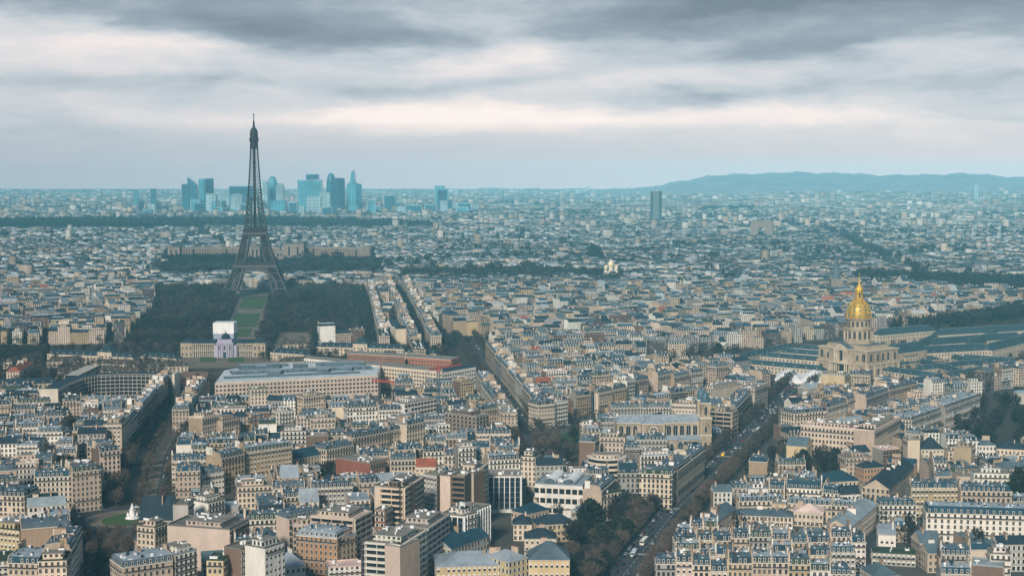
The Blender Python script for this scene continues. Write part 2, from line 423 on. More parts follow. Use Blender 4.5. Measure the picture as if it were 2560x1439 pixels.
NOFILL = [PX((1225, 1348), (1335, 1262), (1485, 1265), (1470, 1420), (1300, 1400)), PX((1100, 1450), (1120, 1400), (1235, 1310), (1340, 1330), (1450, 1450)), PX((1750, 1335), (1835, 1262), (2195, 1290), (2150, 1350), (1990, 1350)), PX((2300, 1300), (2600, 1330), (2600, 1360), (2320, 1360)), PX((1790,1180),(1960,1120),(2000,1210),(1860,1215))]

# ------------------------------------------------------------------ shared small parts
def m_window(w, h, wide=False):
    mb = MB(); mb.box(-w/2-.16, w/2+.16, -.10, 0, -.12, h+.18, 0, bottom=True)
    y = -.13
    if wide:
        n = max(1, int(w/1.4)); g = w/n
        for i in range(n): mb.face([(-w/2+i*g+.06, y, 0), (-w/2+(i+1)*g-.06, y, 0), (-w/2+(i+1)*g-.06, y, h), (-w/2+i*g+.06, y, h)], 1)
    else:
        mb.face([(-w/2, y, 0), (-.05, y, 0), (-.05, y, h), (-w/2, y, h)], 1); mb.face([(.05, y, 0), (w/2, y, 0), (w/2, y, h), (.05, y, h)], 1)
    return mesh_from('window', mb.v, mb.f, mb.m, [MATS['stone_light'], MATS['glass']])
ME_WIN = m_window(1.3, 2.15)
def m_window_alt(k):
    mb = MB(); w, h = 1.3, 2.15; mb.box(-w/2-.12, w/2+.12, -.10, 0, -.12, h+.18, 0, bottom=True); mb.face([(-w/2, -.13, 0), (w/2, -.13, 0), (w/2, -.13, h), (-w/2, -.13, h)], 1)
    if k == 0:
        for s in (-1, 1): mb.box(s*(w/2+.32)-.28, s*(w/2+.32)+.28, -.16, -.11, 0, h, 2)
    if k == 1: mb.box(-w/2, w/2, -.2, -.14, 0, .9, 2)
    if k == 2: mb.box(-w/2, w/2, -.17, -.14, h*.55, h, 0)
    return mesh_from('window', mb.v, mb.f, mb.m, [MATS[('stone_light', 'party_grey', 'frame_white')[k]], MATS['glass'], MATS['frame_white' if k == 0 else 'railing']])
ME_WALT = [m_window_alt(k) for k in range(3)]; ME_WINW = m_window(2.6, 1.7, True); ME_WINS = m_window(1.0, 1.1)
def m_arch(w, h):
    mb = MB(); n = 8
    def arc(r, y): return [(-r, y, 0), (r, y, 0)]+[(r*cos(pi*i/n), y, h-w/2+r*sin(pi*i/n)) for i in range(n+1)]
    mb.face(arc(w/2+.25, -.06), 0); mb.face(arc(w/2, -.10), 1)
    for x in (0,): mb.box(x-.06, x+.06, -.14, -.1, 0, h-.1, 0)
    return mesh_from('window', mb.v, mb.f, mb.m, [MATS['stone_light'], MATS['glass']])
ME_ARCH = m_arch(3.0, 8.0); ME_ARCHS = m_arch(2.0, 4.0)
def m_dormer():
    mb = MB(); w = 1.35
    mb.face([(-w/2, 0, 0), (w/2, 0, 0), (w/2, 0, 1.9), (-w/2, 0, 1.9)], 0)
    mb.face([(-w/2+.22, -.03, .25), (w/2-.22, -.03, .25), (w/2-.22, -.03, 1.65), (-w/2+.22, -.03, 1.65)], 1)
    mb.face([(w/2, 0, 0), (w/2, 1.6, 0), (w/2, 1.6, 1.9), (w/2, 0, 1.9)], 2); mb.face([(-w/2, 1.6, 0), (-w/2, 0, 0), (-w/2, 0, 1.9), (-w/2, 1.6, 1.9)], 2)
    mb.face([(-w/2-.15, -.15, 1.85), (w/2+.15, -.15, 1.85), (w/2+.15, 1.7, 2.15), (-w/2-.15, 1.7, 2.15)], 3)
    return mesh_from('dormer', mb.v, mb.f, mb.m, [MATS['frame_white'], MATS['glass'], MATS['slate'], MATS['zinc_light']])
ME_DORM = m_dormer()
def m_chim(L, Hh):
    mb = MB(); mb.box(-.38, .38, -L/2, L/2, -2.5, Hh, 0); mb.box(-.46, .46, -L/2-.08, L/2+.08, Hh, Hh+.18, 0)
    n = int(L/.6)
    for i in range(n):
        y = -L/2+.35+i*.6; mb.box(-.13, .13, y-.13, y+.13, Hh+.18, Hh+.75+.2*(i % 3 == 0), 1)
    return mesh_from('chimney', mb.v, mb.f, mb.m, [MATS['wall'], MATS['terracotta']])
ME_CH = [m_chim(L, Hh) for L, Hh in ((2.2, 1.6), (3.4, 2.1), (4.8, 1.8), (6.0, 2.6))]
def m_vent(k):
    mb = MB()
    if k == 0: mb.box(-1.2, 1.2, -.8, .8, 0, 1.5, 0)
    if k == 1: mb.box(-1.8, 1.8, -1.2, 1.2, 0, 1.1, 0); mb.box(-1.5, -.3, -.8, .8, 1.1, 1.4, 1); mb.box(.3, 1.5, -.8, .8, 1.1, 1.4, 1)
    if k == 2: mb.lathe([(.5, 0), (.5, 1.6), (.8, 1.7), (.8, 2.0)], 10, 0)
    return mesh_from('rooftop_vent', mb.v, mb.f, mb.m, [MATS['white_panel'], MATS['railing']])
ME_VENT = [m_vent(k) for k in range(3)]

WALLS = {'cream': (.60, .495, .385), 'beige': (.47, .375, .285), 'white': (.70, .67, .61), 'ochre': (.43, .325, .19), 'grey': (.33, .325, .31), 'tan': (.36, .27, .185),
         'brick': (.22, .085, .055), 'pinkish': (.53, .43, .355), 'brown': (.17, .115, .085), 'yellow': (.53, .42, .25), 'orange brick': (.36, .205, .11), 'concrete': (.42, .39, .35), 'dark': (.10, .09, .095)}
ROOFS = {'slate': (.022, .040, .058), 'zinc': (.085, .125, .155), 'pale zinc': (.27, .32, .36), 'red tile': (.26, .085, .05), 'green': (.035, .055, .04), 'pink': (.60, .48, .42), 'blue slate': (.020, .058, .090), 'brown tile': (.13, .09, .07)}
N_WIN = [0]
def jit(c, a=.08):
    k = 1+rnd.uniform(-a, a); return tuple(max(0, x*k*(1+rnd.uniform(-.03, .03))) for x in c)

def rect_from(A, B, d):
    A = np.array(A, float); B = np.array(B, float)
    t = (B-A)/np.linalg.norm(B-A); n = np.array((-t[1], t[0]))
    if n.dot((A+B)/2) < 0: A, B = B, A; t = -t; n = -n
    return A, B, t, n
def corners(A, B, n, d): return [tuple(A), tuple(B), tuple(B+n*d), tuple(A+n*d)]

# ------------------------------------------------------------------ one building with its parts (local x along the front, y to the back)
def building(A, B, d, h, style='mansard', wall='cream', roof='slate', L='party', Rt='party', label=None, cat='apartment building', name='apartment_building',
             group=None, detail=2, bay=2.75, rise=None, topcol='zinc', penthouse=None, front='win', do_mark=True, storey=3.1, right='win', left='win', wallc=None):
    A, B, t, n = rect_from(A, B, d); Wd = float(np.linalg.norm(B-A)); rz = atan2(t[1], t[0])
    if do_mark: mark(corners(A, B, n, d))
    E = empty(name, (A[0], A[1], 0), rz); tag(E, label, cat, group)
    wc = wallc or jit(WALLS[wall], .10); rc = jit(ROOFS[roof], .12)
    cA = (A+B)/2+n*d/2
    # which faces can be seen from about the camera
    dirs = {'front': -n, 'right': t, 'left': -t}
    mids = {'front': (A+B)/2, 'right': B+n*d/2, 'left': A+n*d/2}
    see = {k: float(dirs[k].dot(-mids[k]))/np.linalg.norm(mids[k]) > -.03 for k in dirs}
    win = {'front': front != 'blank', 'right': (Rt == 'open' and right != 'blank'), 'left': (L == 'open' and left != 'blank')}
    obj_win = detail >= 2
    nf = max(1, int((h-.6)/storey))
    mb = MB()
    winm = rnd.choice([ME_WIN, ME_WIN]+ME_WALT); bay = bay*rnd.uniform(.9, 1.15)
    pm_ = 3 if rnd.random() < .8 else 0
    def wm(k):
        if not win[k] and style not in ('bands', 'fins', 'grid') and k != 'front': return pm_
        return 0 if (obj_win or not win[k] or style in ('bands', 'fins', 'grid')) else 1
    # walls
    zt = h
    if style in ('bands', 'fins', 'grid'):
        cmat = 2
    mb.face([(0, 0, 0), (Wd, 0, 0), (Wd, 0, zt), (0, 0, zt)], wm('front')); mb.face([(Wd, 0, 0), (Wd, d, 0), (Wd, d, zt), (Wd, 0, zt)], wm('right'))
    mb.face([(Wd, d, 0), (0, d, 0), (0, d, zt), (Wd, d, zt)], 1 if detail < 2 else 1); mb.face([(0, d, 0), (0, 0, 0), (0, 0, zt), (0, d, zt)], wm('left'))
    rb = MB()
    x0, x1 = 0.0, Wd
    chims = []
    if style == 'mansard':
        hm = 3.0 if rise is None else rise; i1 = 1.25; il = i1 if L == 'open' else 0.0; ir = i1 if Rt == 'open' else 0.0
        q0 = [(0-.0, 0-.35), (Wd, -.35), (Wd, d+.3), (0, d+.3)]
        q1 = [(il, i1), (Wd-ir, i1), (Wd-ir, d-i1), (il, d-i1)]
        e0 = [(p[0], p[1]) for p in q0]
        if L == 'open': e0[0] = (-.35, -.35); e0[3] = (-.35, d+.3)
        if Rt == 'open': e0[1] = (Wd+.35, -.35); e0[2] = (Wd+.35, d+.3)
        # eave band then the steep slope
        cb = MB(); cb.prism(e0, h-.45, h, 0, 0, bottom=True); cb.build('cornice', ['stone_light'], E)
        s0 = [(0 if L != 'open' else .15, .2), (Wd if Rt != 'open' else Wd-.15, .2), (Wd if Rt != 'open' else Wd-.15, d-.2), (0 if L != 'open' else .15, d-.2)]
        for i in range(4):
            j = (i+1) % 4; party = (i == 1 and Rt != 'open') or (i == 3 and L != 'open')
            if not party: rb.face([(*s0[i], h), (*s0[j], h), (*q1[j], h+hm), (*q1[i], h+hm)], 0)
        i2 = min(d*.42, 5.5); hr = h+hm+.9
        il2 = il+(i2*.6 if L == 'open' else 0); ir2 = ir+(i2*.6 if Rt == 'open' else 0)
        q2 = [(il2, i1+i2), (Wd-ir2, i1+i2), (Wd-ir2, max(i1+i2+.2, d-i1-i2)), (il2, max(i1+i2+.2, d-i1-i2))]
        for i in range(4):
            j = (i+1) % 4; party = (i == 1 and Rt != 'open') or (i == 3 and L != 'open')
            if not party: rb.face([(*q1[i], h+hm), (*q1[j], h+hm), (*q2[j], hr), (*q2[i], hr)], 1)
        rb.face([(*p, hr) for p in q2], 1)
        # party walls follow the roof profile, a touch proud of it
        for side, X in (('L', 0.0), ('R', Wd)):
            if (L if side == 'L' else Rt) == 'open': continue
            sx = X if side == 'L' else X-.35
            prof = [(.05, h), (i1-.1, h+hm+.25), (i1+i2, hr+.3), (d-i1-i2, hr+.3), (d-i1+.1, h+hm+.25), (d-.05, h)]
            pa = [(sx, y, z) for y, z in prof]; pb = [(sx+.35, y, z) for y, z in prof]
            mb.face(list(reversed(pa)), 3); mb.face(pb, 3)
            for k in range(len(prof)-1): mb.face([pa[k], pb[k], pb[k+1], pa[k+1]], 0)
            for _ in range(rnd.choice((1, 2, 2))): chims.append((sx+.2, rnd.uniform(i1+1.5, d-i1-1.5) if d > 6 else d/2, hr+.1))
        if Wd > 22: chims.append((Wd*rnd.uniform(.4, .6), d*rnd.uniform(.3, .7), hr-.1))
        if L == 'open' and Rt == 'open' and Wd <= 22: chims.append((Wd*.5, d*.55, hr))
        # skylights
        for _ in range(int(Wd/7)):
            sx = rnd.uniform(1.5, Wd-2.5); sy = i1+.6
            rb.box(sx, sx+.9, sy, sy+1.1, h+hm+.1, h+hm+.38, 2)
        for _ in range(int(Wd*.7)):
            sx = rnd.uniform(.8, Wd-2.2); sy = rnd.uniform(i1+.8, max(i1+1, d-i1-1.5)); a_ = rnd.uniform(.3, .9); rb.box(sx, sx+rnd.uniform(.4, 1.6), sy, sy+a_, h+hm-.3, h+hm+rnd.uniform(.9, 2.0), rnd.choice((2, 3, 4, 4, 5)))
        rb.build('roof', ['roof', 'zinc' if topcol == 'zinc' else 'zinc_light', 'white_panel', 'terracotta', 'slate', 'party_pink'], E, rc)
    elif style in ('gable', 'hip'):
        hm = rise or d*.33; ov = .5
        cb = MB(); cb.box(-ov*.6, Wd+ov*.6, -ov*.8, d+ov*.8, h-.35, h, 0, bottom=True); cb.build('cornice', ['stone_light'], E)
        if style == 'gable':
            rb.face([(-.2, -ov, h), (Wd+.2, -ov, h), (Wd+.2, d/2, h+hm), (-.2, d/2, h+hm)]); rb.face([(Wd+.2, d+ov, h), (-.2, d+ov, h), (-.2, d/2, h+hm), (Wd+.2, d/2, h+hm)])
            mb.face([(0, 0, h), (0, d/2, h+hm-.1), (0, d, h)]); mb.face([(Wd, 0, h), (Wd, d, h), (Wd, d/2, h+hm-.1)])
        else:
            r = min(d/2, Wd/2-.01)
            c = [(-ov, -ov, h), (Wd+ov, -ov, h), (Wd+ov, d+ov, h), (-ov, d+ov, h)]; a1 = (r, d/2, h+hm); b1 = (Wd-r, d/2, h+hm)
            if Wd < d: a1 = (Wd/2, Wd/2, h+hm); b1 = (Wd/2, d-Wd/2, h+hm); rb.face([c[0], c[1], a1]); rb.face([c[1], c[2], b1, a1]); rb.face([c[2], c[3], b1]); rb.face([c[3], c[0], a1, b1])
            else: rb.face([c[0], c[1], b1, a1]); rb.face([c[1], c[2], b1]); rb.face([c[2], c[3], a1, b1]); rb.face([c[3], c[0], a1])
        rb.build('roof', ['roof'], E, rc)
        for _ in range(max(1, int(Wd/14))): chims.append((rnd.uniform(1, Wd-1), d*rnd.uniform(.35, .65), h+hm*.85))
    else:   # flat roofs
        rb.box(.35, Wd-.35, .35, d-.35, h, h+.12, 0)
        for a in ((0, Wd, 0, .35), (0, Wd, d-.35, d), (0, .35, .35, d-.35), (Wd-.35, Wd, .35, d-.35)): rb.box(a[0], a[1], a[2], a[3], h, h+.9, 1)
        rb.build('roof', ['roof', 'wall'], E, rc if roof in ('green', 'pink', 'pale zinc') else jit((.22, .205, .18), .3))
        ph = penthouse if penthouse is not None else (rnd.random() < .6)
        if ph and Wd > 9 and d > 8:
            pm = MB(); ph_ = 2.9; px0 = Wd*rnd.uniform(.1, .3); px1 = Wd*rnd.uniform(.65, .9); py0 = 2.2; py1 = d-2
            pm.box(px0, px1, py0, py1, h+.12, h+ph_, 1, 2); pm.box(px0-.3, px1+.3, py0-.3, py1+.3, h+ph_, h+ph_+.25, 0, 2)
            pm.build('penthouse', ['wall', 'facade', 'gravel'], E, jit(wc, .05))
            zr = h+ph_+.25; rx = (px0+.6, px1-.6); ry = (py0+.8, py1-.8)
        else: zr = h+.12; rx = (1.5, Wd-1.5); ry = (1.5, d-1.5)
        for _ in range(max(2, int(Wd*d/90))):
            o = link('rooftop_vent', rnd.choice(ME_VENT), E); o.location = (rnd.uniform(*rx), rnd.uniform(*ry), zr); o.rotation_euler = (0, 0, rnd.choice((0, pi/2))); s_ = rnd.uniform(.6, 1.15); o.scale = (s_, s_, s_)
    if style not in ('mansard', 'gable', 'hip'):
        pass
    # facades
    fac = [('front', 0, Wd), ('right', 1, d), ('left', 3, d)]
    def at(k, s, y=0.0):
        """point s metres along face k, y metres outwards"""
        if k == 'front': return (s, -y)
        if k == 'right': return (Wd+y, s)
        return (-y, d-s)
    ROT = {'front': 0, 'right': pi/2, 'left': -pi/2}
    for k, _, LL in fac:
        if not see[k] or not win[k]: continue
        if style == 'bands':
            gb = MB(); sb = MB()
            def fbox(b_, s0_, s1_, y0_, y1_, z0_, z1_, m_):
                p, q, r, s_ = at(k, s0_, y1_), at(k, s1_, y1_), at(k, s1_, y0_), at(k, s0_, y0_)
                b_.prism([p, q, r, s_], z0_, z1_, m_, m_, bottom=True)
            for f in range(nf+1):
                z = f*h/nf if f < nf else h-.2
                if f > 0: fbox(sb, -.2, LL+.2, .0, 1.3, z-.25, z+.75, 0)
                if f < nf: fbox(gb, .5, LL-.5, 0, .12, z+.9, (f+1)*h/nf-.3, 0)
            ns = max(1, int(LL/6))
            for i in range(ns+1): fbox(sb, i*LL/ns-.15, i*LL/ns+.15, 0, 1.15, 0, h, 0)
            gb.build('glazing', ['glass'], E); sb.build('balcony', ['wall'], E, jit(wc, .05))
        elif style == 'fins':
            gb = MB(); sb = MB()
            p, q, r, s_ = at(k, .4, .1), at(k, LL-.4, .1), at(k, LL-.4, 0), at(k, .4, 0)
            gb.prism([p, q, r, s_], 2.5, h-.8, 0, 0, bottom=True); gb.build('glazing', ['glass'], E)
            ns = max(2, int(LL/3.1))
            for i in range(ns+1):
                s0_ = i*(LL-.5)/ns; p, q, r, s2 = at(k, s0_, .7), at(k, s0_+.5, .7), at(k, s0_+.5, 0), at(k, s0_, 0)
                sb.prism([p, q, r, s2], 1.5, h+.4, 0, 0, bottom=True)
            sb.build('fins', ['white_panel'], E)
            fb = MB()
            for f in range(1, nf):
                z = f*h/nf; p, q, r, s2 = at(k, 0, .22), at(k, LL, .22), at(k, LL, .11), at(k, 0, .11); fb.prism([p, q, r, s2], z-.3, z+.3, 0, 0, bottom=True)
            fb.build('floor_bands', ['crane_steel'], E)
        else:
            big = style == 'grid'
            by = 4.2 if big else bay; nb = max(1, int(round(LL/by))); me = ME_WINW if big else winm
            mx = (LL-nb*by)/2
            if obj_win or big:
                lim = 0; extra = MB()
                for f in range(nf):
                    z = f*h/nf+.75
                    for b_ in range(nb):
                        if rnd.random() < .03: continue
                        if lim >= 96:
                            s_ = mx+(b_+.5)*by; p, q, r, s2 = at(k, s_-.6, .13), at(k, s_+.6, .13), at(k, s_+.6, .02), at(k, s_-.6, .02); extra.prism([p, q, r, s2], z, z+2.1, 0, 0, bottom=True); continue
                        o = link('window', me, E); p = at(k, mx+(b_+.5)*by, 0); o.location = (p[0], p[1], z); o.rotation_euler = (0, 0, ROT[k]); lim += 1; N_WIN[0] += 1
                        if nb*by < LL-.5 or True: o.scale = (1.0*min(1.15, LL/(nb*by)), 1, 1)
                        if f == 0 and not big: o.scale = (1.25, 1, 1.05)
                        if big: o.scale = (1.3, 1, min(1.9, (h/nf-1.6)/1.7))
            if (obj_win or big) and extra.f: o = extra.build('window', ['glass'], E); o['kind'] = 'stuff'
            if style in ('mansard', 'flat') and k != 'x':
                lv = [2, nf-1] if nf >= 5 else [nf-1]
                if style == 'flat': lv = list(range(1, nf)) if wall == 'white' and nf < 9 else [nf-1]
                for f in lv:
                    bm_ = MB()
                    z = f*h/nf; p, q, r, s2 = at(k, .3, .75), at(k, LL-.3, .75), at(k, LL-.3, 0), at(k, .3, 0)
                    bm_.prism([p, q, r, s2], z+.25, z+.45, 0, 0, bottom=True)
                    p, q, r, s2 = at(k, .3, .75), at(k, LL-.3, .75), at(k, LL-.3, .68), at(k, .3, .68)
                    bm_.prism([p, q, r, s2], z+.45, z+1.25, 1, 1)
                    bm_.build('balcony', ['stone_light', 'railing'], E)
            if style == 'mansard':
                for b_ in range(nb):
                    if rnd.random() < .08: continue
                    o = link('dormer', ME_DORM, E); p = at(k, mx+(b_+.5)*by, -.32); o.location = (p[0], p[1], h+.35); o.rotation_euler = (0, 0, ROT[k])
    wb = mb.build('wall', ['wall', 'facade', 'glass', rnd.choice(['party_tan', 'party_tan', 'party_pink', 'party_pink', 'party_grey', 'party_or_shade_brown'])], E, wc)
    for cx, cy, cz in chims:
        if detail == 0 and rnd.random() < .3: continue
        o = link('chimney', rnd.choice(ME_CH), E, jit(rnd.choice([WALLS['cream'], WALLS['beige'], WALLS['tan'], WALLS['white']]), .1)); o.location = (cx, cy, cz)
        if style != 'mansard' and d < Wd: o.rotation_euler = (0, 0, pi/2*(rnd.random() < .5))
    return E, (A, t, n, Wd, d, rz)

def hb(u1, v1, u2, v2, d, h, style='mansard', wall='cream', roof='slate', label=None, **kw):
    return building(P(u1, v1, h), P(u2, v2, h), d, h, style, wall, roof, label=label, **kw)
exec_parts = []
